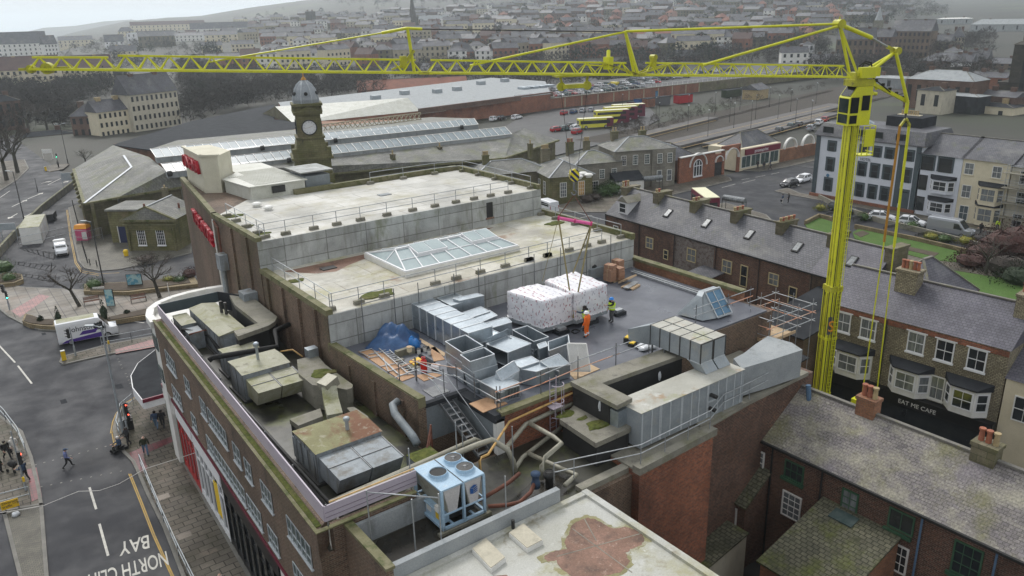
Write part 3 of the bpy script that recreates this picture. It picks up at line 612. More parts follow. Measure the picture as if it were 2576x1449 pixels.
def shop(ya,yb,frame,fasc,glass,wn,lab):
 xf=lambda y:10.71+.0326*(y-28.1);s=MB();s.bar(V(xf(ya)-.3,ya,4.9),V(xf(yb)-.3,yb,4.9),.28,1.15);o=s.build('shopfront',fasc,CIN,label=lab)
 g_=MB();g_.bar(V(xf(ya)-.2,ya,2.3),V(xf(yb)-.2,yb,2.3),.2,4.0);g_.build('shop_glass',glass,o)
 f=MB()
 for i in range(wn+1):
  y=ya+(yb-ya)*i/wn;f.bar(V(xf(y)-.32,y,.1),V(xf(y)-.32,y,4.35),.16,.14)
 f.bar(V(xf(ya)-.31,ya,.35),V(xf(yb)-.31,yb,.35),.12,.55);f.bar(V(xf(ya)-.31,ya,3.3),V(xf(yb)-.31,yb,3.3),.1,.1)
 f.build('shop_frame',frame,o);return o
shop(59.5,63.2,m['green_paint'],m['white'],m['glass'],3,'green framed shop unit under the canopy')
shop(54.5,59.2,m['shop_red'],m['white_clean'],m['glass_curtain'],4,'red framed shopfront with a white fascia')
shop(47.3,54.2,m['white_clean'],m['white_clean'],m['glass'],6,'white framed shopfront with a yellow poster')
shop(36.2,47.0,m['shop_black'],m['shop_black'],m['glass'],8,'black shopfront with a dark fascia')
shop(26.0,35.8,m['white'],m['white'],m['glass'],6,'white shopfront with red stall risers')
o=MB();o.bar((xf(49.2)+.28,48.5,2.4),(xf(49.2)+.28,49.6,2.4),.06,2.6);o.build('shop_poster',m['plastic_yellow'],CIN)
z0=17.8
SA,SB=(20.7,82.0),(20.35,75.2)
def tower(b):
 b.prism([SA,SB,(21.6,74.3),(23.6,76.8),(23.2,82.0)],z0,21.2)
cb('sign_tower',m['sign_cream'],tower)
cop([SA,SB,(21.6,74.35)],21.2,21.36,.3,mt='sign_cream')
d_=V(SB[0]-SA[0],SB[1]-SA[1],0).normalized()
text('sign_lettering','CINEMA',m['sign_red'],V(SA[0],SA[1],19.45)+d_*.25+V(-.2,0,.1),d_,(0,0,1),1.62,CIN,ext=.14,sx=1.02,bold=.02)
d2=V(17.9-20.3,65.2-83.2,0).normalized();n2=V(-abs(d2.y),abs(d2.x)*1.0,0)
p2=V(20.3,83.2,0)+d2*7.4
text('sign_lettering','THEATRE',m['sign_red'],p2+V(-.22,0,15.35),d2,(0,0,1),1.6,CIN,ext=.14,sx=1.62,bold=.02)
def annex(b):b.prism([(22.5,68.9),(27.4,68.7),(27.4,80),(24.0,81),(23.7,76.6),(21.9,74.2)],17.8,19.0)
cb('annex',m['corr_white'],annex)
def annexroof(b):
 b.prism([(22.3,68.7),(27.6,68.5),(27.6,80.2),(24.0,81.2),(23.72,76.5),(21.7,74.1)],19.0,19.08)
 for i in range(26):
  x=22.4+i*.2;b.box(x,69+(5 if x<22.9 else 0),19.08,x+.08,76.5 if x>23.8 else 74.5,19.13)
cb('annex_roof',m['corr_white'],annexroof)
cb('annex_vent',m['black'],lambda b:b.box(24.3,68.6,18.25,25.5,68.72,18.85))
def penth(b):b.box(27.6,69,17.8,30,72.5,19.2)
cb('roof_plant_room',m['corr_grey'],penth)
cb('plant_room_lid',m['conc_white'],lambda b:b.box(27.2,69.0,19.5,30.4,72.8,19.62))
cb('wall',m['brick_dark'],lambda b:b.prism([(26.6,68.7),(43.6,68.4),(43.6,80),(26.6,83)],0,15.4))
cb('roof',m['membrane'],lambda b:b.prism([(30.2,68.7),(43.5,68.45),(43.5,74),(30.2,76)],15.4,15.46))
def corr(b):
 for i in range(34):b.box(20.98,30.55+i*.1,10.9,21.12 if i%2 else 21.04,30.65+i*.1,12.75)
 for i in range(24):b.box(18.8+i*.1,33.76,10.9,18.9+i*.1,33.9 if i%2 else 33.84,13.05)
cb('corrugated_wall',m['corr_grey'],corr)
cb('roof_edge',m['felt_dark'],lambda b:[b.box(20.85,30.2,12.75,21.5,33.8,13.22),b.box(18.7,33.6,13.0,21.5,33.92,13.24)])
cb('pillar',m['white'],lambda b:b.box(20.95,30.2,10.86,21.45,30.52,12.9))
cb('wall',m['brick_red'],lambda b:b.box(21.46,30.25,0,26.6,30.49,13.1))
cop([(21.5,30.36),(26.4,30.36)],13.1,13.3,.5)
cb('pit_wall',m['conc_grey'],lambda b:[b.box(11.3,24.42,9,20.4,24.72,11.98),b.box(11.7,27.9,10.86,15.2,28.1,11.95)])
cb('wall',m['brick'],lambda b:b.box(11.28,24.4,0,11.62,28.2,12.0))
cop([(11.45,24.5),(11.45,28.1)],12.0,12.14,.42)
cb('wall',m['brick'],lambda b:b.prism([(11.3,5),(21.9,5),(21.9,24.38),(11.3,24.38)],0,11.1))
cb('roof',m['membrane_low'],lambda b:b.prism([(11.2,5),(22.0,5),(22.0,24.4),(11.2,24.4)],11.1,11.2))
PATCH=[(1430,1345),(1437,1322),(1455,1310),(1478,1303),(1505,1309),(1530,1325),(1548,1330),(1570,1325),(1600,1333),(1617,1345),(1622,1363),(1612,1372),(1586,1383),(1573,1392),(1580,1405),(1585,1415),(1560,1440),(1500,1452),(1440,1452),(1410,1430),(1398,1410),(1375,1412),(1367,1400),(1390,1388),(1425,1380),(1420,1362)]
def grow(P,k):
 cx=sum(p[0]for p in P)/len(P);cy=sum(p[1]for p in P)/len(P)
 return[(cx+(x-cx)*k+random.uniform(-3,3),cy+(y-cy)*k+random.uniform(-2,2))for x,y in P]
def rag(P,k):
 o=[]
 for p,q in zip(P,P[1:]+P[:1]):
  for i in range(4):t=i/4;o.append((p[0]+(q[0]-p[0])*t+random.uniform(-k,k),p[1]+(q[1]-p[1])*t+random.uniform(-k,k)*.6))
 return o
cb('algae_stain',m['algae_ring'],lambda b:b.prism(gpoly(rag(grow(PATCH,1.12),4),11.2),11.19,11.204))
cb('rust_stain',m['rust_patch'],lambda b:b.prism(gpoly(rag(PATCH,2.5),11.2),11.19,11.208))
for a,c in(((1400,1400),(1620,1340)),((1440,1330),(1590,1440)),((1470,1305),(1500,1360))):cb('membrane_lap',m['conc'],lambda b:b.bar(G(*a,11.207),G(*c,11.207),.05,.012))
cb('rust_stain',m['rust_patch'],lambda b:b.prism(gpoly([(1240,1449),(1275,1446),(1290,1465),(1240,1475)],11.2),11.19,11.208))
cb('upstand',m['membrane_low'],lambda b:[b.box(21.7,5,11.2,22.05,24.42,11.34),b.box(11.3,24.1,11.2,22,24.4,11.32)])
for P in([(1187,1379),(1222,1352),(1272,1402),(1235,1430)],[(1280,1339),(1316,1315),(1366,1358),(1326,1379)]):
 Q=[G(x,y,11.45)for x,y in P];c=sum(Q,V(0,0,0))/4
 b=MB();b.prism([(q.x,q.y)for q in Q],11.2,11.42);o=b.build('rooflight',m['white'],CIN)
 b=MB();b.mi=0
 Q2=[c+(q-c)*.96 for q in Q]
 for i in range(4):b.face([Q2[i],Q2[(i+1)%4],c+V(0,0,.11)])
 b.prism([(q.x,q.y)for q in Q2],11.42,11.46);b.build('dome',m['cream_dull'],o)
cb('vent_pipe',m['black'],lambda b:b.tube([G(1291,1335,11.2),G(1291,1335,11.2)+V(0,0,.55)],.08,8))
cb('wall',m['brick_red'],lambda b:b.prism([(25.2,24.0),(31.0,24.2),(31.0,30.4),(25.2,30.4)],0,11.1))
cb('wall',m['brick_red'],lambda b:b.prism([(22.2,24.9),(25.19,24.9),(25.19,30),(22.2,30)],0,10.8))
cb('wall',m['brick_dark'],lambda b:b.prism([(31.02,25.2),(42,25.4),(42,30.4),(31.02,30.4)],0,11.1))
cop([(25.3,24.1),(30.9,24.3)],11.1,11.5,.5,mt='conc');cop([(22.3,25.0),(25.1,25.0)],10.8,11.1,.5,mt='conc');cop([(31.2,25.3),(41,25.5)],11.1,11.35,.5,mt='conc')
cb('roof',m['conc'],lambda b:b.prism([(25.2,24.3),(41,24.6+1),(41,30.3),(25.2,30.3)],11.1,11.2))
def lantern():
 A,B,C,D=G(924,642,15.85),G(1012,690,15.85),G(1288,625,15.85),G(1200,578,15.85)
 x0,x1,ya,yb=A.x,(C.x+D.x)/2,(B.y+C.y)/2,(A.y+D.y)/2
 ym=(ya+yb)/2+.0;zr=16.7;z1=15.95
 sk=MB();sk.box(x0-.1,ya-.1,15.5,x1+.1,yb+.1,z1);o=sk.build('lantern_skylight',m['white'],CIN)
 g_=MB()
 g_.face([(x0,ya,z1),(x1,ya,z1),(x1-1.2,ym,zr),(x0+.9,ym,zr)]);g_.face([(x1,yb,z1),(x0,yb,z1),(x0+.9,ym,zr),(x1-1.2,ym,zr)])
 g_.face([(x0,yb,z1),(x0,ya,z1),(x0+.9,ym,zr)]);g_.face([(x1,ya,z1),(x1,yb,z1),(x1-1.2,ym,zr)])
 g_.build('glazing',m['skylight_glass'],o)
 f=MB();n=7
 for i in range(n+1):
  t=i/n;f.bar((x0+(x1-x0)*t,ya,z1+.03),(x0+.9+(x1-2.1-x0)*t,ym,zr+.03),.09);f.bar((x0+(x1-x0)*t,yb,z1+.03),(x0+.9+(x1-2.1-x0)*t,ym,zr+.03),.09)
 f.bar((x0,ya,z1+.02),(x1,ya,z1+.02),.16);f.bar((x0+.9,ym,zr+.04),(x1-1.2,ym,zr+.04),.16)
 f.bar((x0+.45,(ya+ym)/2,(z1+zr)/2+.02),(x1-.6,(ya+ym)/2,(z1+zr)/2+.02),.07);f.bar((x0,yb,z1+.02),(x0,ya,z1+.02),.14);f.bar((x0,(ya+yb)/2,z1),(x0+.9,ym,zr),.08)
 f.build('frame',m['white_clean'],o)
 for t0,t1 in((.2,.46),(.68,.92)):
  xa,xb=x0+(x1-x0)*t0,x0+(x1-x0)*t1;ymid=ya+(ym-ya)*.52;zm=z1+(zr-z1)*.52
  v=MB();v.hexa([(xa,ymid,zm),(xb,ymid,zm),(xb,ym+.05,zr),(xa,ym+.05,zr)],[(xa,ymid,zm+.22),(xb,ymid,zm+.22),(xb,ym+.05,zr+.2),(xa,ym+.05,zr+.2)]);w=v.build('opening_vent',m['white_clean'],o)
  v=MB()
  for a,c in((xa+.08,(xa+xb)/2-.04),((xa+xb)/2+.04,xb-.08)):v.hexa([(a,ymid+.08,zm+.23),(c,ymid+.08,zm+.23),(c,ym-.06,zr+.18),(a,ym-.06,zr+.18)],[(a,ymid+.08,zm+.235+.02),(c,ymid+.08,zm+.255),(c,ym-.06,zr+.215),(a,ym-.06,zr+.215)])
  v.build('pane',m['skylight_glass'],w)
lantern()
for x,y in((646,516-.5),(675-0,524),(1440,440-.0),(1456,446),(1467,438.5),(1481,442)):
 p=G(x,y,18.0);b=MB();b.lathe((p.x,p.y,17.86),[(.28,0),(.28,.14),(.4,.16),(.42,.26),(.3,.36),(.1,.4)],14);b.build('roof_vent',m['white'],CIN)
for x,y,z in((967,490,17.87),(826,675,15.57),(1098,478,15.57)):
 p=G(x,y,z);b=MB();b.box(p.x-.55,p.y-.35,z-.05,p.x+.55,p.y+.35,z+.06);b.build('roof_hatch',m['conc_grey']if z>17 else m['dark_metal'],CIN)
p=atY(1232,525,54.85);b=MB();b.box(p.x-.32,54.84,p.z-.75,p.x+.32,54.9,p.z+.55);b.build('wall_opening',m['black'],CIN)
b=MB();b.box(p.x-.42,54.8,p.z-.9,p.x+.42,54.87,p.z-.76);b.build('opening_sill',m['rust_patch'],CIN)
b=MB();b.tube([(17.75,64.6,17.6),(17.75,64.2,17.4),(17.72,63.6,17.3),(17.72,63.6,11)],.09,8);b.build('rainwater_pipe',m['pipe_rust'],CIN)
b=MB();b.tube([(17.74,64.9,17.7),(17.74,64.9,0.2)],.06,8);b.build('rainwater_pipe',m['white'],CIN)
p=atX(557,648,17.5);b=MB();b.box(17.2,p.y-.5,p.z-1.0,17.86,p.y+.5,p.z+.3);b.tube([(17.5,p.y,p.z-.9),(17.5,p.y,11)],.22,8);b.build('flue_box',m['ac_panel'],CIN)
# ---- rooftop things
S1=lambda x,y:(375.7+x/4,724.5+y/4)
S2=lambda x,y:(805+x/4,972.7+y/4)
S3=lambda x,y:(1006.3+x/4,637.3+y/4)
S4=lambda x,y:(1408.8+x/4,905.6+y/4)
def CR(k,x,y):return(644*int(k[1])+x/4,362.25*'abcd'.index(k[0])+y/4)
def A_(f,pts,z):return[G(*f(x,y),z)for x,y in pts]
def railing(label,P,h=1.1,blocks=True,posts=None,mids=(.55,),mt='steel',r=.028,group='guard rails round the flat roofs',out=None,cat='guard rail'):
 P=[V(p)for p in P];t=thing('guard_rail',label,cat,P[0],group=group)
 b=MB()
 for f in(1.0,)+tuple(mids):b.tube([p+V(0,0,h*f)for p in P],r,6)
 b.build('rail',m[mt],t)
 for p in(P if posts is None else posts):
  p=V(p);q=MB().tube([p,p+V(0,0,h)],r,6).build('post',m[mt],t)
  if blocks:
   b=MB();dx,dy=(out or(0,-.0));c=p+V(dx,dy,0)
   b.box(c.x-.36,c.y-.14,c.z,c.x+.36,c.y+.14,c.z+.1);b.box(c.x-.34,c.y-.13,c.z+.11,c.x+.34,c.y+.13,c.z+.24);b.build('counterweight',m['conc'],t)
 return t
T1=[G(*CR('b1',x,y),17.88)for x,y in((30,952),(290,905),(565,850),(795,807),(1030,762),(1288,710),(1545,662),(1765,620),(1980,582),(2160,548),(2330,518),(2510,487))]
for p in T1:p.y=55.55
railing('grey guard rail on concrete blocks along front edge of the top roof',T1)
railing('short grey guard rail at sign tower end of the top roof',[(18.75,y,17.88)for y in(64.2,62.0,59.6,57.2,55.7)])
railing('grey guard rail along far right edge of the top roof',[(43.3,y,17.88)for y in(55.7,58.5,61.2,64,66.8)]+[(40.5,67.6,17.88),(37,67.7,17.88),(33.5,67.8,17.88)])
T2=[G(*CR('c1',x,y),15.58)for x,y in((760,235),(1050,162),(1300,95))]+[G(*S3(x,y),15.58)for x,y in((353,310),(558,255),(802,195),(1050,132),(1285,72),(1470,25))]+[G(*CR('b2',x,y),15.58)for x,y in((150,1170),(340,1125),(560,1070),(735,1025),(890,990))]
for p in T2:p.y=44.35
T2.sort(key=lambda p:p.x)
railing('grey guard rail on concrete blocks along front edge of the middle roof',T2)
railing('grey guard rail beside the brick side wall of middle roof',[(18.6,y,15.58)for y in(44.4,47,49.6,52.2,54.5)],blocks=False)
railing('grey guard rail along parapet beside the pink spreader beam',[(43.6,y,15.58)for y in(44.4,47.2,50,52.6,54.6)])
def scaff_posts():
 t=thing('scaffold_barrier','tall grey scaffold posts with hoops against the lower white wall','scaffold',(20,43.3,13.2))
 xs=[20.1,22.4,24.2,27.0,29.0,33.9,36.4,39.0,41.5]
 for i,x in enumerate(xs):
  MB().tube([(x,43.35,13.2),(x,43.35,16.4)],.03,6).build('post',m['steel_dark'],t)
 b=MB()
 for i in(0,2,4,6):b.tube([(xs[i],43.35,15.9),(xs[i+1],43.35,15.9)],.028,6)
 b.build('rail',m['steel_dark'],t)
scaff_posts()
def tubes(label,P,h=1.15,orange=(),ext=.3):
 P=[V(p)for p in P];t=thing('edge_rail',label,'scaffold rail',P[0],group='scaffold tube rails round the work roof')
 for k,f in enumerate((1.0,.55)):
  for i,(p,q)in enumerate(zip(P,P[1:])):
   d=(q-p).normalized()*ext
   MB().tube([p-d+V(0,0,h*f),q+d+V(0,0,h*f)],.03,6).build('tube',m['scaff_orange' if(i,k)in orange else 'steel'],t)
 for p in P:MB().tube([p+V(0,0,-.5),p+V(0,0,h+.25)],.03,6).build('post',m['steel_dark'],t)
tubes('white and orange scaffold rail above the red brick wall',[(21.45,30.5,13.25),(24.2,30.55,13.25),(27.05,30.75,13.25),(30.0,30.75,13.25),(32.8,30.8,13.25)],orange=((0,1),(1,1),(2,1),(0,0)))
tubes('white scaffold rail beside the top of the steel stair',[(21.3,30.6,13.25),(21.25,32.6,13.25),(21.2,34.3,13.25),(19.9,36.6,13.25)],orange=((2,0),))
tubes('white and orange scaffold rail between red gas bottle and brick wall',[(18.75,36.4,13.25),(19.9,36.5,13.25),(20.3,34.2,13.25)],orange=((0,0),))
tubes('scaffold rail right of the big twin ducts',[(38.3,31.9,13.25),(41.5,31.9,13.25),(43.9,31.9,13.25)],orange=((1,1),))
# --- steel stair
def stair():
 t=thing('steel_stair','steep dark steel stair leaning on corrugated wall below the work roof','stair',(20.2,32.5,10.9))
 top=V(20.0,34.1,13.2);bot=V(20.4,30.6,10.9)
 for s in(-.38,.38):
  MB().bar(top+V(s,0,0),bot+V(s,0,0),.05,.2).build('stringer',m['steel_dark'],t)
  MB().tube([top+V(s*1.15,.5,1.0),top+V(s*1.15,0,1.0),bot+V(s*1.15,0,.95),bot+V(s*1.15,0,.1)],.025,6).build('handrail',m['steel'],t)
 for i in range(11):
  p=bot.lerp(top,(i+.5)/11);MB().box(p.x-.36,p.y-.12,p.z-.015,p.x+.36,p.y+.12,p.z+.015).build('tread',m['steel_dark'],t)
 MB().box(19.5,34.1,13.16,20.6,35.2,13.24).build('landing',m['steel_dark'],t)
stair()
# --- galvanised ducts
def hollow(b,Q,openf):
 F=[(3,2,1,0),(4,5,6,7),(0,1,5,4),(1,2,6,5),(2,3,7,6),(3,0,4,7)]
 c=sum(Q,V(0,0,0))/8;of=F[openf];oc=sum((Q[i]for i in of),V(0,0,0))/4
 I=[]
 for i,q in enumerate(Q):
  if i in of:I.append(oc+(q-oc)*.94)
  else:I.append(c+(q-c)*.9)
 b.idx(Q,[f for k,f in enumerate(F)if k!=openf])
 b.idx(I,[f[::-1]for k,f in enumerate(F)if k!=openf])
 for i in range(4):
  a,d=of[i],of[(i+1)%4];b.face([Q[a],Q[d],I[d],I[a]])
def flange(b,loop,w=.05):
 for p,q in zip(loop,loop[1:]+loop[:1]):b.bar(p,q,w)
def qd(f,pts,z,h):
 T=[G(*f(*p[:2]),p[2]if len(p)>2 else z)for p in pts]
 if len(T)==3:T.append(T[0]+T[2]-T[1])
 a=(T[1]-T[0]).cross(T[2]-T[1]).z
 if a<0:T=T[::-1]
 return[V(p.x,p.y,z-h)for p in T],T
def duct(label,f,pts,z,h,openf=None,mt='galv',bot=1.0,shift=(0,0),group='galvanised duct sections waiting on the work roof',seams=0,name='duct_section',cat='duct'):
 Bq,T=qd(f,pts,z,h);c=sum(Bq,V(0,0,0))/4
 if bot!=1 or shift!=(0,0):Bq=[c+(q-c)*bot+V(shift[0],shift[1],0)for q in Bq]
 b=MB();Q=Bq+T
 if openf is None:b.hexa(Bq,T)
 else:hollow(b,Q,openf)
 o=b.build(name,m[mt],None,label=label,cat=cat,group=group)
 fl=MB();flange(fl,T,.045)
 if openf is not None and openf!=1:
  F=[(3,2,1,0),(4,5,6,7),(0,1,5,4),(1,2,6,5),(2,3,7,6),(3,0,4,7)][openf];flange(fl,[Q[i]for i in F],.05)
 for k in range(seams):
  tt=(k+1)/(seams+1);flange(fl,[bq.lerp(tq,tt)for bq,tq in zip(Bq,T)],.04)
 fl.build('flange',m['seam'],o)
 return o
P,Q,S=G(*S3(115,505),14.95),G(*S3(640,822),14.95),G(*S3(322,447),14.95)
ORDN=['first','second','third','fourth','fifth','sixth','seventh']
for i in range(7):
 for lv in range(2):
  y1=P.y+(Q.y-P.y)*i/7;y0=P.y+(Q.y-P.y)*(i+1)/7;x1=S.x+(0,.0,.05,0,-.02,.05,.1)[i]
  z1=13.26+.86*lv;b=MB();b.box(P.x+.02*((i*3)%2),y0+.015,z1,x1,y1-.015,z1+.83)
  o=b.build('duct_section',m['galv'],None,label='%s box duct from the blue tarp end, %s layer of the long duct stack'%(ORDN[i],'upper' if lv else 'lower'),cat='duct',group='galvanised duct sections stacked in a long row')
  f=MB();z2=z1+.83
  for yy in(y0+.03,y1-.03):f.bar((P.x,yy,z2),(x1,yy,z2),.05);f.bar((P.x,yy,z1),(P.x,yy,z2),.05);f.bar((x1,yy,z1),(x1,yy,z2),.05)
  if i==6:f.bar((P.x,y0+.02,z1),(x1,y0+.02,z1),.05)
  f.build('flange',m['seam'],o)
duct('long closed box duct behind the stack, nearest the white wall',S3,[(372,452),(515,528),(700,470)],14.9,1.68)
duct('box duct with square hole in its front face',S3,[(533,455),(600,478),(845,425)],15.05,1.8)
duct('flat duct pair with ribbed joints, back half',S3,[(620,600),(712,650),(905,585)],14.55,.9)
duct('flat duct with joint strip in front of the ribbed one',S3,[(718,652),(795,705),(980,625)],14.5,.9)
duct('low duct open at its front beside the wrapped units',S3,[(832,710),(888,762),(1125,692)],14.6,1.1,openf=2)
duct('tall open topped duct hopper beside long stack',S3,[(455,888),(628,1002),(836,932)],15.15,1.9,openf=1,seams=2)
duct('tall open topped duct transition nearest the steel stair',S3,[(607,1022),(706,1092),(950,1016)],15.1,1.85,openf=1,seams=2,shift=(.25,-.25),bot=1.05)
duct('wide shallow open topped duct in front of wrapped unit',S3,[(1132,772),(1345,888),(1495,842)],14.35,1.1,openf=1,seams=1)
duct('open hopper with tapered sides next to the louvre panel',S3,[(1490,892),(1496,982),(1705,906)],14.35,1.1,openf=1,bot=.72)
duct('large rectangular duct mouth lying on its side',S3,[(870,912),(1085,1000),(1318,908)],14.5,.85,openf=2,seams=0)
duct('bent duct with white sheet face leaning over stack end',S3,[(725,842,13.95),(905,912,14.1),(1120,850,14.55),(925,768,14.5)],14.4,.7)
b=MB();Tq=[G(*S3(x,y),z)for x,y,z in((878,852,14.95),(902,912,14.35),(1112,834,14.35),(1088,756,14.95))];b.hexa([q-V(.02,.02,.03)for q in Tq],Tq);b.build('sheet_metal',m['galv'],None,label='pale folded sheet of ductwork standing above the duct mouth',cat='sheet metal')
duct('small square cowl duct standing upright',S3,[(1380,918),(1402,962),(1486,932)],14.25,.98,mt='galv')
duct('elbow duct with pale sloped lid at front of pile',S3,[(965,1192,14.4),(1022,1288,13.95),(1202,1182,14.3),(1146,1082,14.8)],14.4,1.0,shift=(-.25,-.1),bot=1.15)
duct('mitred duct lying below sloped elbow',S3,[(800,1290,14.05),(1020,1402,13.85),(1200,1300,13.9),(1000,1215,14.1)],13.9,.65)
duct('angled duct with pale top behind the sloped elbow',S3,[(1122,1092),(1212,1152),(1402,1088),(1320,1036)],14.25,.95)
duct('chamfered duct in the front row with pale pentagon top',S3,[(1196,1162),(1372,1192),(1500,1146),(1386,1090)],14.15,.9)
duct('sloping duct with ribbed joint at front right of pile',S3,[(1410,1086,14.35),(1500,1152,14.15),(1712,1120,14.05),(1596,1012,14.4)],14.2,.95,seams=0)
def grille(label,f,pts,ztop,zbot,n,frame='steel',bars='galv',vertical=True):
 a,b2=[V(*(G(*f(*p),ztop)))for p in pts]
 fb=MB();lo=lambda p:V(p.x,p.y,zbot)
 flange(fb,[a,b2,lo(b2),lo(a)],.06);o=fb.build('louvre_grille',m[frame],None,label=label,cat='grille')
 g_=MB()
 for i in range(1,n):
  t=i/n
  if vertical:g_.bar(a.lerp(b2,t),lo(a).lerp(lo(b2),t),.035)
  else:g_.bar(a.lerp(lo(a),t),b2.lerp(lo(b2),t),.05)
 g_.build('bars',m[bars],o)
 k=MB();d=V(0,.12,0);k.hexa([lo(a)+d*.4,lo(b2)+d*.4,lo(b2)+d,lo(a)+d],[a+d*.4,b2+d*.4,b2+d,a+d]);k.build('backing',m['black'],o)
grille('dark barred silencer end in the middle of front row',S3,((1500,1150),(1600,1190)),13.95,13.25,9)
grille('dark barred silencer end below the mitred duct',S3,((958,1405),(1200,1330)),13.9,13.22,16)
def louvre():
 a=G(*S3(1722,1182),13.5);b2=G(*S3(1915,1186),13.5);c=b2+V(.35,.75,1.35);d=a+V(.35,.75,1.35)
 f=MB();flange(f,[a,b2,c,d],.07);o=f.build('ventilation_louvre',m['white'],None,label='white slatted louvre panel leaning beside the open hopper',cat='louvre')
 g_=MB()
 for i in range(1,24):t=i/24;g_.bar(a.lerp(d,t),b2.lerp(c,t),.09,.02)
 g_.bar((a+b2)/2,(c+d)/2,.04);g_.build('slats',m['white'],o)
louvre()
b=MB();b.box(20.6,30.9,13.2,22.2,32.2,13.24);b.build('plywood_sheet',m['ply'],None,label='plywood sheet under front duct pile near the corner post',cat='plywood')
pp=[G(*S3(x,y),13.22)for x,y in((1690,1200),(1900,1110),(2010,1165),(1760,1270))];MB().prism([(q.x,q.y)for q in pp],13.2,13.24).build('plywood_sheet',m['wood'],None,label='pale board under the louvre panel',cat='plywood')
# --- plastic-wrapped air handling units
def wrapmat():
 k=NT('wrap_print');uvn=k.n('ShaderNodeSeparateXYZ');k.l(k.tc.outputs['UV'],uvn.inputs[0])
 def mth(op,a,b=None):
  x=k.n('ShaderNodeMath',operation=op)
  for i,v in enumerate((a,b)):
   if v is None:continue
   if isinstance(v,(int,float)):x.inputs[i].default_value=v
   else:k.l(v,x.inputs[i])
  return x.outputs[0]
 nz=k.noise(3.0,2);wob=mth('MULTIPLY',mth('SUBTRACT',nz,.5),.22)
 u=mth('ADD',mth('MULTIPLY',uvn.outputs[0],1.9),wob);v=mth('ADD',mth('MULTIPLY',uvn.outputs[1],1.45),wob)
 row=mth('FLOOR',u);v=mth('ADD',v,mth('MULTIPLY',mth('MODULO',row,2),.5))
 fu=mth('FRACT',u);fv=mth('FRACT',v)
 def near(x,c,w):return mth('LESS_THAN',mth('ABSOLUTE',mth('SUBTRACT',x,c)),w)
 stem=mth('MULTIPLY',near(fu,.5,.06),near(fv,.5,.3));cap=mth('MULTIPLY',near(fu,.56,.13),near(fv,.77,.07));foot=mth('MULTIPLY',near(fu,.47,.12),near(fv,.22,.05))
 mk=mth('MINIMUM',mth('ADD',mth('ADD',stem,cap),foot),1)
 alt=mth('MODULO',mth('ABSOLUTE',mth('FLOOR',mth('MULTIPLY',row,.5))),2)
 colr=k.mix(alt,(.34,.09,.12),(.33,.3,.36))
 base=k.mix(k.ramp(k.noise(1.1,5),.35,.65),(.77,.76,.78),(.68,.67,.7))
 k.l(k.mix(mth('MULTIPLY',mk,.8),base,colr),k.b.inputs['Base Color']);k.b.inputs['Roughness'].default_value=.33
 bp=k.n('ShaderNodeBump');bp.inputs['Strength'].default_value=.6;bp.inputs['Distance'].default_value=.06
 k.l(k.noise(2.2,5),bp.inputs['Height']);k.l(bp.outputs[0],k.b.inputs['Normal']);return k.m
m['wrap_print']=wrapmat()
def wrapped(label,pts,z,zb):
 Bq,T=qd(S3,pts,z,z-zb)
 me=bmesh.new();vs=[me.verts.new(p)for p in Bq+T]
 for f in[(4,5,6,7),(0,1,5,4),(1,2,6,5),(2,3,7,6),(3,0,4,7)]:me.faces.new([vs[i]for i in f])
 bmesh.ops.subdivide_edges(me,edges=me.edges[:],cuts=11,use_grid_fill=True)
 me.normal_update();c=sum(T,V(0,0,0))/4
 for v in me.verts:
  n=v.normal;k=random.uniform(-.035,.035);v.co+=n*k
  if v.co.z<zb+.12:v.co.z+=random.uniform(-.1,.22);v.co+=V(n.x,n.y,0)*random.uniform(0,.1)
  if v.co.z>z-.03:
   r=min(abs((v.co-c).dot((T[1]-T[0]).normalized()))/((T[1]-T[0]).length/2),1);v.co.z+=.03*(1-r)
 b=MB();b.v=[tuple(v.co)for v in me.verts];me.verts.index_update();b.f=[tuple(v.index for v in f.verts)for f in me.faces];b.m=[0]*len(b.f);me.free()
 o=b.build('wrapped_unit',m['wrap_print'],None,smooth=True,label=label,cat='wrapped unit',group='plastic wrapped air handling units')
 lo=[V(p.x,p.y,zb)for p in Bq];f=MB()
 for i in range(4):f.bar(lo[i]-V(0,0,.0),lo[(i+1)%4]-V(0,0,.0),.16,.22)
 f.bar((lo[0]+lo[1])/2,(lo[2]+lo[3])/2,.14,.18);f.build('base_frame',m['galv_dull'],o)
 return o
wrapped('white printed plastic wrapped unit beside the galvanised ducts',[(1075,378),(1432,490),(1742,408)],15.55,13.62)
wrapped('white printed plastic wrapped unit with workers at its corner',[(1458,272),(1772,412),(2084,312)],15.6,13.66)
for i,(x,y)in enumerate(((1620,800),(1915,700),(2195,615),(1130,670),(1500,560))):
 p=G(*S3(x,y),13.2);b=MB();b.box(p.x-.45,p.y-.35,13.2,p.x+.45,p.y+.35,13.44);o=b.build('support_block',m['felt_dark'],None,label=['dark support block under near corner of the first wrapped unit','dark support block behind the orange worker','dark support block beside the worker in blue helmet','dark support block at stack side of the first wrapped unit','dark support block between the wrapped units'][i],cat='support block',group='dark support blocks under the wrapped units')
 MB().box(p.x-.3,p.y-.2,13.44,p.x+.3,p.y+.2,13.6).build('bearer',m['steel'],o)
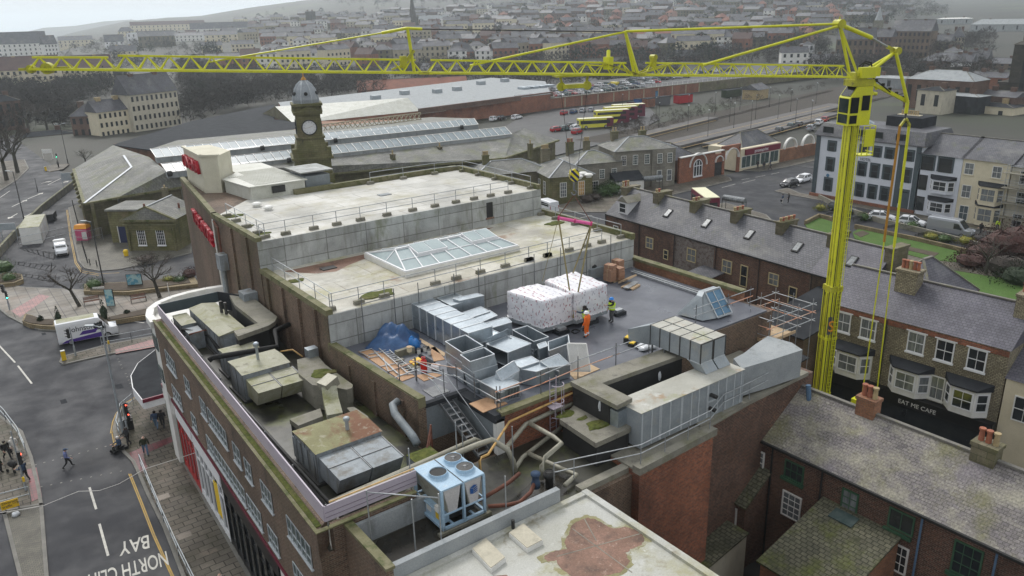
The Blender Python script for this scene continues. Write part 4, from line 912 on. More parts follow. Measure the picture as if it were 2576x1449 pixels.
 # --- boxes, pallets, tool boxes, bits
def cbox(label,p,w,l,h,rz,name='cardboard_box',mt='card',cat='box',group='cardboard boxes stacked on a pallet'):
 b=MB();b.box(-w/2,-l/2,0,w/2,l/2,h);o=b.build(name,m[mt],None,label=label,cat=cat,group=group);o.location=p;o.rotation_euler=(0,0,rz)
 t=MB();t.box(-w/2-.002,-.03,h*.1,w/2+.002,.03,h+.003);t.build('tape',m['wood'],o,world=False);return o
q=G(*S3(2110,290),13.2)
for i,(dx,dy,dz,rz,lab)in enumerate(((0,0,.15,.05,'bottom cardboard box at left end of the box stack'),(0,0,.47,.1,'second cardboard box up at the left end of stack'),(.02,0,.79,0,'third cardboard box up at the left end of stack'),(.1,.05,1.1,.3,'flat cardboard box on top of the left column'),(.75,-.15,.15,0,'bottom cardboard box in the middle of box stack'),(.75,-.15,.47,.08,'middle cardboard box in the middle column'),(.75,-.12,.79,.05,'large lidded cardboard box on top of middle column'),(1.35,.55,.15,0,'bottom cardboard box in the back column of box stack'),(1.35,.55,.47,.04,'second cardboard box in the back column'),(1.35,.55,.79,-.03,'third cardboard box in the back column'),(1.36,.56,1.1,.1,'topmost cardboard box of the back column'))):
 cbox(lab,q+V(dx,dy,dz),.62,.78,.3,rz)
def pallet(label,loc,rz,tilt=0):
 t=thing('pallet',label,'pallet',loc,rz,'wooden pallets by the cardboard boxes');t.rotation_euler=(tilt,0,rz)
 for i in range(7):MB().box(-.6+i*.185,-.5,.11,-.6+i*.185+.1,.5,.135).build('slat',m['wood'],t,world=False)
 for y in(-.45,0,.45):MB().box(-.6,y-.05,0,.6,y+.05,.1).build('bearer',m['wood'],t,world=False)
pallet('wooden pallet lying under the cardboard box stack',q+V(.7,.2,0),.05)
pallet('wooden pallet propped against cardboard boxes',G(*S3(2290,300),13.25)+V(0,0,.28),.25,-.5)
pallet('wooden pallet carrying grey boards in front of boxes',G(*S3(2320,340),13.2),.3)
b=MB();c=G(*S3(2325,318),13.36);b.bar(c-V(.8,.25,0),c+V(.8,.25,0),.45,.06);b.build('board_stack',m['steel'],None,label='grey boards lying on the front pallet',cat='boards')
b=MB();c=G(*S3(1950,235),13.2);b.box(c.x-.7,c.y-.4,13.2,c.x+.7,c.y+.4,14.0);b.build('site_box',m['galv_dull'],None,label='grey metal site box behind the second wrapped unit',cat='site box')
def blob(b,c,r,n=8,sq=(1,1,1),jit=.2):
 vs=[];rows=5
 for j in range(rows+1):
  for i in range(n):
   a=2*math.pi*i/n;t=math.pi*j/rows;k=r*(1+random.uniform(-jit,jit))
   vs.append((c[0]+sq[0]*k*math.sin(t)*math.cos(a),c[1]+sq[1]*k*math.sin(t)*math.sin(a),c[2]+sq[2]*k*math.cos(t)))
 return b.idx(vs,[(j*n+i,(j+1)*n+i,(j+1)*n+(i+1)%n,j*n+(i+1)%n)for j in range(rows)for i in range(n)])
b=MB();blob(b,(c.x-.1,c.y,14.1),.28,9,(1.3,.8,.6));b.build('tool_bag',m['black'],None,smooth=True,label='black tool bag on the grey site box',cat='bag')
for lab,x,y,w,l,h in(('black tool box with yellow clips on roof felt',2290,895,.55,.35,.35),('black and yellow drill case beside the tool box',2370,880,.45,.35,.3),('flat black tool case in front of tool boxes',2340,925,.6,.4,.18)):
 p=G(*S3(x,y),13.2);b=MB();b.box(-w/2,-l/2,0,w/2,l/2,h);o=b.build('tool_box',m['black'],None,label=lab,cat='tool box',group='tool boxes on the work roof');o.location=p;o.rotation_euler=(0,0,.4)
 MB().box(-w/2+.06,-l/2+.05,h,w/2-.06,l/2-.05,h+.06).build('lid_tray',m['plastic_yellow'],o,world=False)
b=MB();p=G(*S3(2490,940),13.25);blob(b,p,.55,10,(1.3,1,.35),.35);b.build('plastic_sheeting',m['plastic_sheet'],None,smooth=True,label='crumpled clear plastic sheet behind the scaffold rail',cat='plastic sheet')
b=MB();p=G(*S3(1765,790),13.24)
b.tube([p+V(.33*math.cos(a*.4),.25*math.sin(a*.4),.02*(a%5))for a in range(40)],.025,5);b.build('cable_coil',m['rubber'],None,label='coil of black cable behind the orange worker',cat='cable')
b=MB();p=G(*S3(955,480),13.3);b.tube([p+V(.5*math.cos(a*.4),.1,.5+.5*math.sin(a*.4))for a in range(30)],.025,5);b.build('cable_coil',m['rubber'],None,label='loop of black cable against white wall',cat='cable')
b=MB()
for dy in(0,.25):b.bar((25.5,43.1-dy,13.35),(29.5,43.1-dy,13.35),.14,.1)
b.build('steel_channel',m['steel'],None,label='steel channels lying along the foot of white wall',cat='steel channel',group='steel channels on the work roof')
b=MB()
for dx in(0,.3):b.bar((43.2-dx,42.5,13.35),(43.2-dx,33.8,13.35),.14,.1)
b.build('steel_channel',m['steel'],None,label='long steel channels beside the right parapet',cat='steel channel',group='steel channels on the work roof')
# --- blue tarp heap and building materials by the left parapet
def tarp():
 c=G(*CR('c1',1400,540),13.3);b=MB();n=26;hs_=[[0]*n for _ in range(n)]
 for i in range(n):
  for j in range(n):
   u,v=i/(n-1)*2-1,j/(n-1)*2-1;r=math.hypot(u,v)
   z=max(0,1-r*r)*.85+.5*max(0,1-((u+.15)**2+(v-.3)**2)*7)+.4*max(0,1-((u-.3)**2+(v+.2)**2)*6)+.13*math.sin(9*u+4*v)*max(0,1-r)+.08*math.sin(13*v-6*u)*max(0,1-r)+random.uniform(-.06,.06)*max(.25,1-r)
   b.v.append((c.x+u*1.75*(1+.1*math.sin(5*v)),c.y+v*1.6*(1+.12*math.cos(4*u)),13.23+max(0,z)))
 for i in range(n-1):
  for j in range(n-1):
   u,v=(i+.5)/(n-1)*2-1,(j+.5)/(n-1)*2-1
   if math.hypot(u,v)<1.04:b.f.append((i*n+j,(i+1)*n+j,(i+1)*n+j+1,i*n+j+1));b.m.append(0)
 b.build('tarpaulin',m['tarp'],None,smooth=True,label='crumpled dark blue tarpaulin draped over a heap',cat='tarpaulin')
tarp()
b=MB();p=G(*CR('c1',1590,570),13.5);blob(b,p,.55,9,(.7,.9,.9),.3);b.build('tarpaulin',m['tarp_light'],None,smooth=True,label='small bright blue sheet bundled beside big tarpaulin',cat='tarpaulin')
for lab,pts,mt in(('long brown plywood sheet under the ladder along the parapet',((1030,640),(1210,595),(1600,890),(1470,940)),'ply'),('brown board between stacked ducts and paint pots',((1740,610),(1800,590),(1900,720),(1790,740)),'ply'),('pale timber walkway boards along the duct stack',((1550,480),(1590,468),(1905,655),(1895,690)),'wood'),('small plywood sheet under red gas bottle',((1600,880),(1810,850),(1870,880),(1690,938)),'ply')):
 MB().prism([(q.x,q.y)for q in A_(lambda x,y:CR('c1',x,y),pts,13.22)],13.2,13.235).build('plywood_sheet',m[mt],None,label=lab,cat='plywood')
def ladder_flat():
 a,b2=G(*CR('c1',1270,600),13.35),G(*CR('c1',1560,850),13.35);d=(b2-a).normalized();n=V(-d.y,d.x,0)*.22
 t=thing('ladder','aluminium ladder lying on the brown plywood sheet','ladder',a)
 for s in(-1,1):MB().bar(a+n*s,b2+n*s,.04,.08).build('stile',m['steel'],t)
 for i in range(14):p=a.lerp(b2,(i+.5)/14);MB().bar(p-n,p+n,.035).build('rung',m['steel'],t)
ladder_flat()
t=thing('scaffold_tubes','loose scaffold tubes lying across plywood beside ladder','scaffold tubes',G(*CR('c1',1300,750),13.25))
for x0,y0,x1,y1 in((1040,640,1200,600),(1130,670,1280,640),(1170,615,1450,880),(1190,640,1420,860),(1130,705,1250,680),(1250,790,1400,760),(1330,840,1560,770),(1280,700,1330,840),(1420,880,1590,860),(1050,650,1150,700)):
 MB().tube([G(*CR('c1',x0,y0),13.28),G(*CR('c1',x1,y1),13.3)],.03,6).build('tube',m['steel'],t)
for i,(x,y,s)in enumerate(((1440,690,0),(1500,670,1),(1560,660,2),(1450,740,3),(1500,790,4),(1560,810,5),(1610,820,6))):
 p=G(*CR('c1',x,y),13.2);b=MB();b.box(p.x-.22,p.y-.14,13.2,p.x+.22,p.y+.14,13.62 if i<3 else 13.35);b.build('concrete_block',m['conc'],None,label=['mossy block beside tarp edge','stacked block under the paint tub','block at the grey pipes end of row','block beside the ladder top','block below the yellow board','block near the gas bottle','block at foot of the yellow board'][i],cat='block',group='concrete blocks piled by the tarpaulin')
def pot(label,x,y,r,h,mt,lid,z=13.2,cr='c1',name='paint_tub',cat='tub'):
 p=G(*CR(cr,x,y),z);b=MB();b.lathe(p,[(r*.9,0),(r,h)],12);o=b.build(name,m[mt],None,label=label,cat=cat);b=MB();b.lathe(p+V(0,0,h),[(r*1.05,0),(r*1.05,.03),(r*.2,.035)],12);b.build('lid',m[lid],o);return o
pot('cream tub standing on the concrete blocks',1545,640,.17,.3,'cream','wood',13.62)
for i,(x,y,l)in enumerate(((1640,660,'leftmost of the white paint pots'),(1700,640,'back pot among the white paint pots'),(1745,670,'rightmost of the white paint pots'))):pot(l+' by the grey pipes',x,y,.12,.32,'white','black')
b=MB()
for k,(x0,y0,x1,y1)in enumerate(((1600,640,1740,600),(1650,680,1790,760),(1680,700,1820,790))):b.tube([G(*CR('c1',x0,y0),13.3),G(*CR('c1',x1,y1),13.3)],.12,10)
b.build('felt_rolls',m['felt_dark'],None,label='dark rolls of roofing felt beside the white pots',cat='rolls')
b=MB();b.tube([G(*CR('c1',1770,790),13.4),G(*CR('c1',1850,800),13.4)],.2,12);b.build('white_roll',m['white_clean'],None,label='fat white roll of membrane near gas bottle',cat='roll')
b=MB();q4=A_(lambda x,y:CR('c1',x,y),((1540,740),(1630,695),(1680,725),(1590,775)),13.42);b.prism([(q.x,q.y)for q in q4],13.36,13.44);b.build('insulation_board',m['sign_yellow'],None,label='yellow insulation board on blocks beside gas bottle',cat='board')
def gas():
 p=G(*CR('c1',1692,845),13.22);t=MB();t.lathe(p,[(.17,0),(.19,.03),(.2,.1),(.2,.62),(.17,.76),(.08,.83),(.07,.86)],18);o=t.build('gas_cylinder',m['red_paint'],None,smooth=True,label='red gas cylinder standing by the stair head rail',cat='gas bottle')
 b=MB();b.tube([p+V(.11*math.cos(a*.628),.11*math.sin(a*.628),.93)for a in range(11)],.022,6);b.tube([p+V(0,.11,.8),p+V(0,.11,.95)],.02,5);b.tube([p+V(0,-.11,.8),p+V(0,-.11,.95)],.02,5);b.build('collar',m['red_paint'],o)
 b=MB();b.lathe(p+V(0,0,.86),[(.04,0),(.04,.1),(.015,.12)],8);b.build('valve',m['steel_dark'],o)
gas()
# --- blue-glazed duct hood at the far right of the roof
def hood():
 f=lambda x,y:CR('c2',x,y)
 A,B=G(*f(2065,275),13.5),G(*f(2210,225),13.5)
 t=MB()
 pA,pB=V(A.x,A.y,13.3),V(B.x,B.y,13.3);up=1.55
 back=V(-.1,1.5,0)
 t.hexa([pA,pB,pB+back*1.5,pA+back*1.5],[pA+back*.75+V(0,0,up),pB+back*.75+V(0,0,up),pB+back*1.05+V(0,0,up),pA+back*1.05+V(0,0,up)])
 o=t.build('duct_hood',m['galv_dull'],None,label='galvanised duct hood with sloping blue sheeted face',cat='duct hood')
 g_=MB();e=V(0,-.02,.02);g_.face([pA.lerp(pA+back*.75+V(0,0,up),.06)+e,pB.lerp(pB+back*.75+V(0,0,up),.06)+e,pB.lerp(pB+back*.75+V(0,0,up),.94)+e,pA.lerp(pA+back*.75+V(0,0,up),.94)+e]);g_.build('blue_sheet',m['sheet_blue'],o)
 f2=MB();q=[pA+e*2,pB+e*2,pB+back*.75+V(0,0,up)+e*2,pA+back*.75+V(0,0,up)+e*2];flange(f2,q,.08);f2.bar((q[0]+q[1])/2,(q[2]+q[3])/2,.05);f2.build('frame',m['seam'],o)
 w=MB();w.hexa([pA-V(1.1,-.3,0),pA,pA+back*1.5,pA+back*1.5-V(1.3,0,0)],[pA+back*.6-V(.5,0,-up*.9),pA+back*.75+V(0,0,up),pA+back*1.05+V(0,0,up),pA+back*.9-V(.5,0,-up*.9)]);w.build('side_transition',m['galv_dull'],o)
hood()
# --- big twin duct crossing the roof edge and dropping to the long duct
def twin():
 f=lambda x,y:CR('c2',x,y)
 t=thing('twin_duct','large weathered twin galvanised duct dropping off the roof edge','duct',G(*f(1700,560),13.2))
 z=15.2
 A,B,C,D=G(*f(1395,372),z),G(*f(1905,570),z),G(*f(2152,475),z),G(*f(1640,285),z)
 M1,M2=(A+D)/2,(B+C)/2
 zt=13.45
 def half(P,Q,R_,S_,name):
  b=MB();lo=lambda p,zz:V(p.x,p.y,zz)
  b.hexa([lo(P,14.0),lo(Q,14.0),lo(R_,14.0),lo(S_,14.0)],[P,Q,R_,S_]);o=b.build(name,m['galv_dull'],t)
  tp=MB();tp.hexa([p+V(0,0,.002)for p in(P,Q,R_,S_)],[p+V(0,0,.02)for p in(P,Q,R_,S_)]);tp.build('duct_top',m['galv_top'],o)
  fl=MB()
  for k in range(6):
   u=k/5;a,c2=P.lerp(Q,u),S_.lerp(R_,u);fl.bar(a,c2,.06);fl.bar(a,lo(a,14.0),.06);fl.bar(c2,lo(c2,14.0),.06)
  fl.build('flange',m['dark_metal'],o)
  Q2,R2=Q.lerp(P,.24),R_.lerp(S_,.24)
  v=MB();off=V(.15,-.35,0)
  v.hexa([lo(Q2,zt)+off*1.2,lo(Q,zt)+off,lo(R_,zt)+off,lo(R2,zt)+off*1.2],[lo(Q2,14.0),lo(Q,14.0),lo(R_,14.0),lo(R2,14.0)]);w=v.build('drop_leg',m['galv_dull'],o)
  s=MB();flange(s,[lo(Q2,14.0),lo(Q,14.0),lo(R_,14.0),lo(R2,14.0)],.06);s.build('leg_flange',m['seam'],w)
 g1=(M1-A).normalized()*.05
 half(A,B,M2-g1,M1-g1,'near_duct');half(M1+g1,M2+g1,C,D,'far_duct')
 b=MB()
 b.hexa([V(A.x,A.y,13.9),V(M1.x,M1.y,13.9),V(M1.x-1.2,M1.y+.25,14.2),V(A.x-1.4,A.y+.4,14.5)],[A,M1,V(M1.x-1.3,M1.y+.25,z),V(A.x-1.5,A.y+.4,z)]);b.build('inlet_cowl',m['galv_dull'],t)
 s=MB()
 for p in(A.lerp(B,.3),D.lerp(C,.3),A.lerp(B,.05)):s.bar((p.x,p.y,13.2),(p.x,p.y,14.0),.08)
 s.build('support_leg',m['steel_dark'],t)
twin()
# --- long clad duct, grey wrapped duct, capped L-shaped duct, low slab
def longduct():
 t=thing('long_duct','long pale grey panelled duct with white seams above brick wall','duct',(30,26,11.3))
 x0,x1,y0,y1,zt=26.6,34.9,25.35,27.2,13.4
 MB().box(x0,y0,11.35,x1,y1,zt).build('duct_body',m['galv_dull'],t)
 MB().box(x0-.03,y0-.03,zt,x1+.02,y1+.02,zt+.03).build('duct_top',m['galv_top'],t)
 for x in(26.65,27.35,27.95,28.05,28.75,29.6,29.68,30.4,31.0,31.7,31.78,32.6,33.3,34.0,34.6):MB().box(x,y0-.03,11.4,x+.07,y0,zt-.02).build('seam',m['seam'],t)
 for x,z in((32.0,12.75),(31.95,11.95)):MB().tube([(x,y0-.02,z),(x+.1,y0-.4,z-.05)],.12,10).build('test_port',m['black'],t)
 MB().box(31.75,y0-.035,12.28,32.55,y0,12.36).build('seam',m['seam'],t)
longduct()
def greyduct():
 t=MB();pts=gpoly([(1866,927),(1935,907),(2019,880),(1992,862),(1932,845),(1900,866),(1872,888),(1845,902)],13.3)
 t.prism(pts,11.5,13.3);t.build('wrapped_duct',m['conc_grey'],None,label='grey wrapped duct bending away behind the long panelled duct',cat='duct')
greyduct()
def capduct():
 z=13.75;t=thing('capped_duct','L shaped black sided duct with pale concrete capping','duct',(27,28,11))
 L=[(25.75,29.9),(25.75,26.25),(26.95,26.35),(26.95,28.65),(33.3,28.4),(33.3,29.7)]
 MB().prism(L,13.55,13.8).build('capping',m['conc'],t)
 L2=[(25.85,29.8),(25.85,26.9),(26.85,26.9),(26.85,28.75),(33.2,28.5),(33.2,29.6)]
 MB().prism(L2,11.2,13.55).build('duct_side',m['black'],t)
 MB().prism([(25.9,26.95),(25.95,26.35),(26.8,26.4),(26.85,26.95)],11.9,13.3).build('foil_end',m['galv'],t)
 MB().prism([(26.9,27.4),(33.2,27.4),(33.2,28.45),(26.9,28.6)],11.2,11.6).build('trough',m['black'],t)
 for x,y,zz in((26.9,28.6,13.3),(25.8,27.6,13.2),(31.2,28.4,13.0)):
  bb=MB();blob(bb,(x,y,zz),.2,7,(.6,.3,1.4),.3);bb.build('torn_wrap',m['plastic_sheet'],t)
capduct()
def lowslab():
 t=thing('slab_duct','low concrete topped duct with moss patches beside the long duct','duct',(25,26,11))
 L=[(q.x,q.y)for q in(G(*S4(x,y),12.35)for x,y in((-5,600),(150,448),(372,565),(440,590),(700,500),(812,548),(700,690),(360,842)))]
 MB().prism(L,12.1,12.38).build('capping',m['conc'],t)
 c=V(sum(p[0]for p in L)/len(L),sum(p[1]for p in L)/len(L),0)
 MB().prism([(c.x+(p[0]-c.x)*.93,c.y+(p[1]-c.y)*.93)for p in L],10.9,12.1).build('duct_side',m['black'],t)
 for x,y,r in((385,650,.75),(230,585,.35),(60,545,.5),(720,545,.4)):
  p=G(*S4(x,y),12.4);bb=MB();blob(bb,(p.x,p.y,12.38),r,9,(1.1,.7,.1),.3);bb.build('moss',m['moss'],t)
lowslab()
railing('grey handrail along the mossy ledge below the long duct',[G(*S4(x,y),11.4)for x,y in((-60,1180+60),(140,1180-45+60))]+[(25.4,24.15,11.5),(27.2,24.2,11.5),(29.0,24.25,11.5),(30.8,24.3,11.5),(33.0,25.2,11.4),(35.4,25.25,11.4),(38.0,25.4,11.4),(40.5,25.5,11.4)],blocks=False,group='handrails along the service deck')
b=MB();b.tube([(40.3,24.6,11),(40.35,24.2,8.2)],.16,8,.12);
b.build('blue_sleeve',m['cloth_jean'],None,label='blue plastic sleeve hanging from the ledge beside slate roof',cat='sleeve')
# --- caged ladder
def cage():
 p=V(24.6,30.05,0);t=thing('caged_ladder','pale caged ladder fixed to red brick wall above pipes','ladder',(24.6,30.0,10.9))
 for s in(-.22,.22):MB().tube([(24.6+s,30.0,10.9),(24.6+s,30.0,14.4)],.025,6).build('stile',m['lilac'],t)
 for i in range(10):MB().tube([(24.38,30.0,11.1+i*.27),(24.82,30.0,11.1+i*.27)],.015,5).build('rung',m['lilac'],t)
 for z in(12.2,13.1,14.1):
  MB().tube([(24.6+.36*math.cos(a),30.0-.36+-.36*math.sin(a)*1.0+.36*0,z)for a in[math.pi*k/10*1.0 for k in range(11)]],.022,5).build('hoop',m['lilac'],t)
 for a in(.5,1.57,2.6):MB().tube([(24.6+.36*math.cos(a),29.64-.36*math.sin(a),12.2),(24.6+.36*math.cos(a),29.64-.36*math.sin(a),14.1)],.018,5).build('cage_bar',m['lilac'],t)
 MB().box(24.2,29.5,12.72,24.9,30.05,12.76).build('step_plate',m['lilac'],t)
cage()
# --- lilac screen
def lilac():
 t=thing('parapet_screen','pale lilac panel screen standing on the mossy street parapet','screen',(12,40,12.2))
 a,b2=V(xf(28.3)+.4,28.25,0),V(xf(59.7)+.42,59.7,0)
 up=lambda p,z:V(p.x,p.y,z)
 MB().bar(up(a,12.9),up(b2,12.9),.06,.76).build('panel',m['lilac'],t,label='long street side lilac panel')
 MB().bar(up(a,12.9),V(15.0,28.25,12.9),.06,.76).build('panel',m['lilac'],t)
 MB().bar(up(b2,12.9),V(15.9,59.75,12.9),.08,.8).build('panel',m['teal'],t,label='dark end panel')
 MB().bar(V(15.9,59.75,12.6),V(17.8,56.4,12.6),.08,1.4).build('panel',m['felt_dark'],t)
 for z in(12.72,12.95):MB().bar(V(a.x+.04,28.21,z),V(15.0,28.21,z),.02,.025).build('seam',m['lilac_seam'],t)
 MB().bar(up(a,13.29),up(b2,13.29),.065,.03).build('cap',m['lilac'],t)
 for i in range(9):p=a.lerp(b2,i/8);MB().bar(up(p,12.2)+V(.12,0,0),up(p,13.35)+V(.12,0,0),.05).build('post',m['steel_dark'],t)
 MB().tube([(10.8,28.38,13.3),(15,28.38,13.3)],.035,6).build('pipe',m['pipe_yellow'],t)
lilac()
# --- air-conditioning plant on the left deck
def acunit(label,x0,y0,x1,y1,zt,roofm,ridge=.18,name='air_handling_unit'):
 t=thing(name,label,'plant unit',((x0+x1)/2,(y0+y1)/2,10.95));b=MB();b.box(x0+.06,y0+.06,11.05,x1-.06,y1-.06,zt);b.build('casing',m['ac_panel'],t)
 r=MB();ym,xm=(y0+y1)/2,(x0+x1)/2
 if y1-y0>x1-x0:r.idx([(x0,y0,zt),(x1,y0,zt),(x1,y1,zt),(x0,y1,zt),(xm,y0,zt+ridge),(xm,y1,zt+ridge)],[(0,4,5,3),(4,1,2,5),(0,1,4),(3,5,2),(3,2,1,0)])
 else:r.idx([(x0,y0,zt),(x1,y0,zt),(x1,y1,zt),(x0,y1,zt),(x0,ym,zt+ridge),(x1,ym,zt+ridge)],[(0,1,5,4),(4,5,2,3),(0,4,3),(1,2,5),(3,2,1,0)])
 r.build('unit_roof',m[roofm],t)
 n=max(2,int((y1-y0)/1.1))
 for i in range(n+1):MB().box(x0+.03,y0+.1+(y1-y0-.2)*i/n-.02,11.05,x0+.06,y0+.1+(y1-y0-.2)*i/n+.02,zt-.02).build('panel_joint',m['steel_dark'],t)
 MB().box(x0+.3,y0+.02,11.2,x0+.85,y0+.06,zt-.3).build('access_door',m['galv_dull'],t);MB().box(x0-.1,y0-.1,10.9,x1+.1,y1+.1,11.05).build('base_frame',m['dark_metal'],t)
 return t
u1=acunit('long mossy cream roofed plant unit at curved street corner',13.45,51.9,15.42,59.0,12.75,'ac_roof')
for dx,s in((.9,1),(1.25,-1)):MB().tube([(14.6+dx*.5,56.0+s*.25,12.8),(14.6+dx*.5,56.0+s*.25,13.7)],.11,10).build('flue',m['dark_metal'],u1)
u1b=acunit('low green stained plant box in front of long unit at corner',12.25,56.6,13.3,59.2,12.4,'ac_roof',.02)
MB().box(12.3,55.0,11.0,13.3,56.5,12.2).build('duct_box',m['ac_panel'],u1b)
u2=acunit('cream roofed plant unit with steel flue and twin mossy hoods',12.55,44.7,15.6,47.4,12.75,'ac_roof',.12)
MB().tube([(14.1,46.2,12.8),(14.1,46.2,13.75)],.09,10).build('flue',m['galv'],u2);MB().lathe((14.1,46.2,13.7),[(.09,0),(.18,.05),(.18,.25),(.1,.32)],10).build('flue_cap',m['galv'],u2)
def hoods(t,x0,x1,y0,y1,z0,z1,mt,n=2):
 for i in range(n):
  a,c=x0+(x1-x0)*i/n+.04,x0+(x1-x0)*(i+1)/n-.04;b=MB()
  b.hexa([(a,y0+.5,z0),(c,y0+.5,z0),(c,y1,z0),(a,y1,z0)],[(a,y0,z1-.12),(c,y0,z1-.12),(c,y1,z1),(a,y1,z1)]);h=b.build('hood',m[mt],t)
  s=MB();s.bar((a,(y0+y1)/2,z1-.04),(c,(y0+y1)/2,z1-.04),.04);s.bar((c,y0,z1-.1),(c,y1,z1+.01),.05);s.build('seam',m['steel_dark'],h)
hoods(u2,12.7,15.7,42.6,44.7,11.35,12.45,'ac_roof')
u2c=acunit('small cream roofed unit half hidden behind black duct',12.9,48.9,15.2,50.6,12.4,'ac_roof',.1)
u3=acunit('rust streaked green plant unit with stub flue',12.3,33.4,16.0,36.4,12.7,'ac_rust',.1)
MB().lathe((14.6,34.6,12.75),[(.1,0),(.1,.5),(.17,.55),(.17,.7),(.1,.75)],10).build('flue',m['galv_dull'],u3)
hoods(u3,12.4,15.9,31.0,33.4,11.4,12.5,'ac_panel')
for y in(33.8,34.6,35.4,36):MB().box(12.32,y,11.2,12.35,y+.5,12.4).build('louvre',m['ac_panel'],u3)
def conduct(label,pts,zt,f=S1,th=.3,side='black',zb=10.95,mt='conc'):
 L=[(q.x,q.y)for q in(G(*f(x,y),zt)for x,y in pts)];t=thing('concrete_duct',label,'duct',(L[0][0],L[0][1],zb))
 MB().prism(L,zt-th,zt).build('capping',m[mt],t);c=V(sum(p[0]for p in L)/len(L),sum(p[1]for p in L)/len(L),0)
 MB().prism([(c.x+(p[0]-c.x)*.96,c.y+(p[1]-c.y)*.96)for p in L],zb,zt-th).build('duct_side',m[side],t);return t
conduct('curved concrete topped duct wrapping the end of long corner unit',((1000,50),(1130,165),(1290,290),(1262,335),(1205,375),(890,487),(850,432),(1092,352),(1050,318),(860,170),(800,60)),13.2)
t=conduct('pale concrete duct with moss clump beside the buttressed brick wall',((1485,720),(1690,672),(1768,768),(2048,972),(2040,1005),(1985,1022),(1870,1000),(1640,975),(1500,860)),12.55,th=.9,side='conc')
p=G(*S1(1740,850),12.6);bb=MB();blob(bb,(p.x,p.y,12.55),.75,10,(1,.9,.14),.3);bb.build('moss',m['moss'],t)
t=thing('chute_duct','white weathered elbow chute rising from concrete duct to rusty unit','duct',G(*S1(1800,1100),11))
def chute():
 A=G(*S1(1810,1010),12.9);B=G(*S1(1830,1150),12.35);C=G(*S1(1870,1300),12.0)
 for p,q,w,mt in((A,B,.85,'ac_roof'),(B,C,.85,'ac_roof')):MB().bar(p,q,w,.5).build('chute',m[mt],t)
 MB().bar(A+V(-.35,.1,.1),A+V(.5,.35,.35),.8,.55).build('elbow',m['pipe_lag'],t)
chute()
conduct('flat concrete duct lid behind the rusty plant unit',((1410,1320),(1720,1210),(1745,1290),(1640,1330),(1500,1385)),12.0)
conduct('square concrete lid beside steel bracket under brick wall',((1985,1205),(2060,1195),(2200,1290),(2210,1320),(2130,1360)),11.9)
b=MB();p=G(*S1(1630,630),12.9);b.box(p.x-.35,p.y-.3,12.5,p.x+.35,p.y+.3,13.1);b.build('vent_cowl',m['galv'],None,label='small bright metal cowl at the end of pale concrete duct',cat='vent cowl')
b=MB();p=G(*S1(1050,90),13.2);b.box(p.x-.9,p.y-.6,12.9,p.x+.9,p.y+.6,13.75);b.build('plant_box',m['ac_panel'],None,label='grey box unit on concrete duct against the tall brick wall',cat='plant box')
b=MB();b.box(16.2,29.5,11,17.6,31.4,12.1);o=b.build('plant_box',m['ac_panel'],None,label='grey plant box with mossy top under steel bracket',cat='plant box');MB().box(16.2,29.5,12.1,17.6,31.4,12.14).build('lid',m['moss'],o);MB().tube([(16.9,29.5,11.7),(16.9,29.15,11.6)],.18,10).build('spout',m['galv_dull'],o)
b=MB();b.tube([(18,35.3,13),(17.6,35.2,12.95),(17.42,34.7,12.7),(17.35,32.7,12.2),(17.3,32.2,12.0)],.22,12);b.build('vent_pipe',m['corr_grey'],None,smooth=True,label='fat grey vent pipe slung along the brick wall',cat='pipe')
b=MB()
for z0,z1 in((12.9,11.6),(12.5,11.3)):b.bar((18.0,31.9,z0),(17.0,31.0,z1),.08)
b.bar((18.0,31.9,11.2),(18.0,31.9,13.0),.08);b.build('steel_bracket',m['pipe_rust'],None,label='rusty steel bracket beside the brick wall corner',cat='bracket')
def pipe(label,P,r,mt,name='pipe',cat='pipe',group=None,n=10):
 b=MB();b.tube(P,r,n);return b.build(name,m[mt],None,smooth=True,label=label,cat=cat,group=group)
g_='pipes across the service deck'
pipe('black lagged duct pipe crossing in front of cream unit',[G(*S1(600,730),12.6),G(*S1(640,700),12.75),G(*S1(1290,590),12.75),G(*S1(1265,430),12.9),G(*S1(1410,365),13.0)],.17,'rubber',group=g_)
pipe('black pipe running below the corner plant unit',[G(*S1(330,420),12.2),G(*S1(600,470),11.9),(13.2,49.8,11.6)],.13,'rubber',group=g_)
pipe('rusty red pipe between corner plant units',[G(*S1(400,470),12.2),G(*S1(620,410),12.2)],.07,'pipe_rust',group=g_)
pipe('yellow pipe bending behind the cream plant unit',[G(*S1(1320,640),12.6),G(*S1(1440,620),12.6),G(*S1(1540,690),12.4)],.05,'pipe_yellow',group=g_)
pipe('black cable tray pipe along the inside of lilac screen',[(xf(57)+1.0,57,11.8),(xf(44)+1.0,44,11.8),(xf(29)+1.2,29.3,11.8)],.14,'rubber',group=g_)
pipe('second dark pipe along the inside of lilac screen',[(xf(57)+1.35,57,11.6),(xf(44)+1.3,44,11.6),(xf(29)+1.6,29.3,11.6)],.1,'dark_metal',group=g_)
pipe('thick grey lagged pipe spanning above the lilac screen',[(11.1,28.9,11.3),(11.1,28.9,12.3),(11.3,28.95,12.75),(19.0,29.0,12.8),(19.8,29.0,12.75),(20.4,28.5,12.2),(20.55,28.3,11.6),(20.6,28.25,11.0)],.15,'pipe_lag',group=g_,n=12)
pipe('second grey lagged pipe just behind the thick one',[(11.2,29.5,11.3),(11.25,29.5,12.5),(19.2,29.6,12.75),(19.6,29.7,12.4)],.115,'pipe_lag',group=g_)
pipe('lagged pipe hugging the red brick wall behind pillar',[(20.7,28.9,12.0),(20.9,29.2,11.9),(22.6,29.9,12.25),(24.3,30.0,12.3),(26,30.0,12.3)],.125,'pipe_lag',group=g_,n=12)
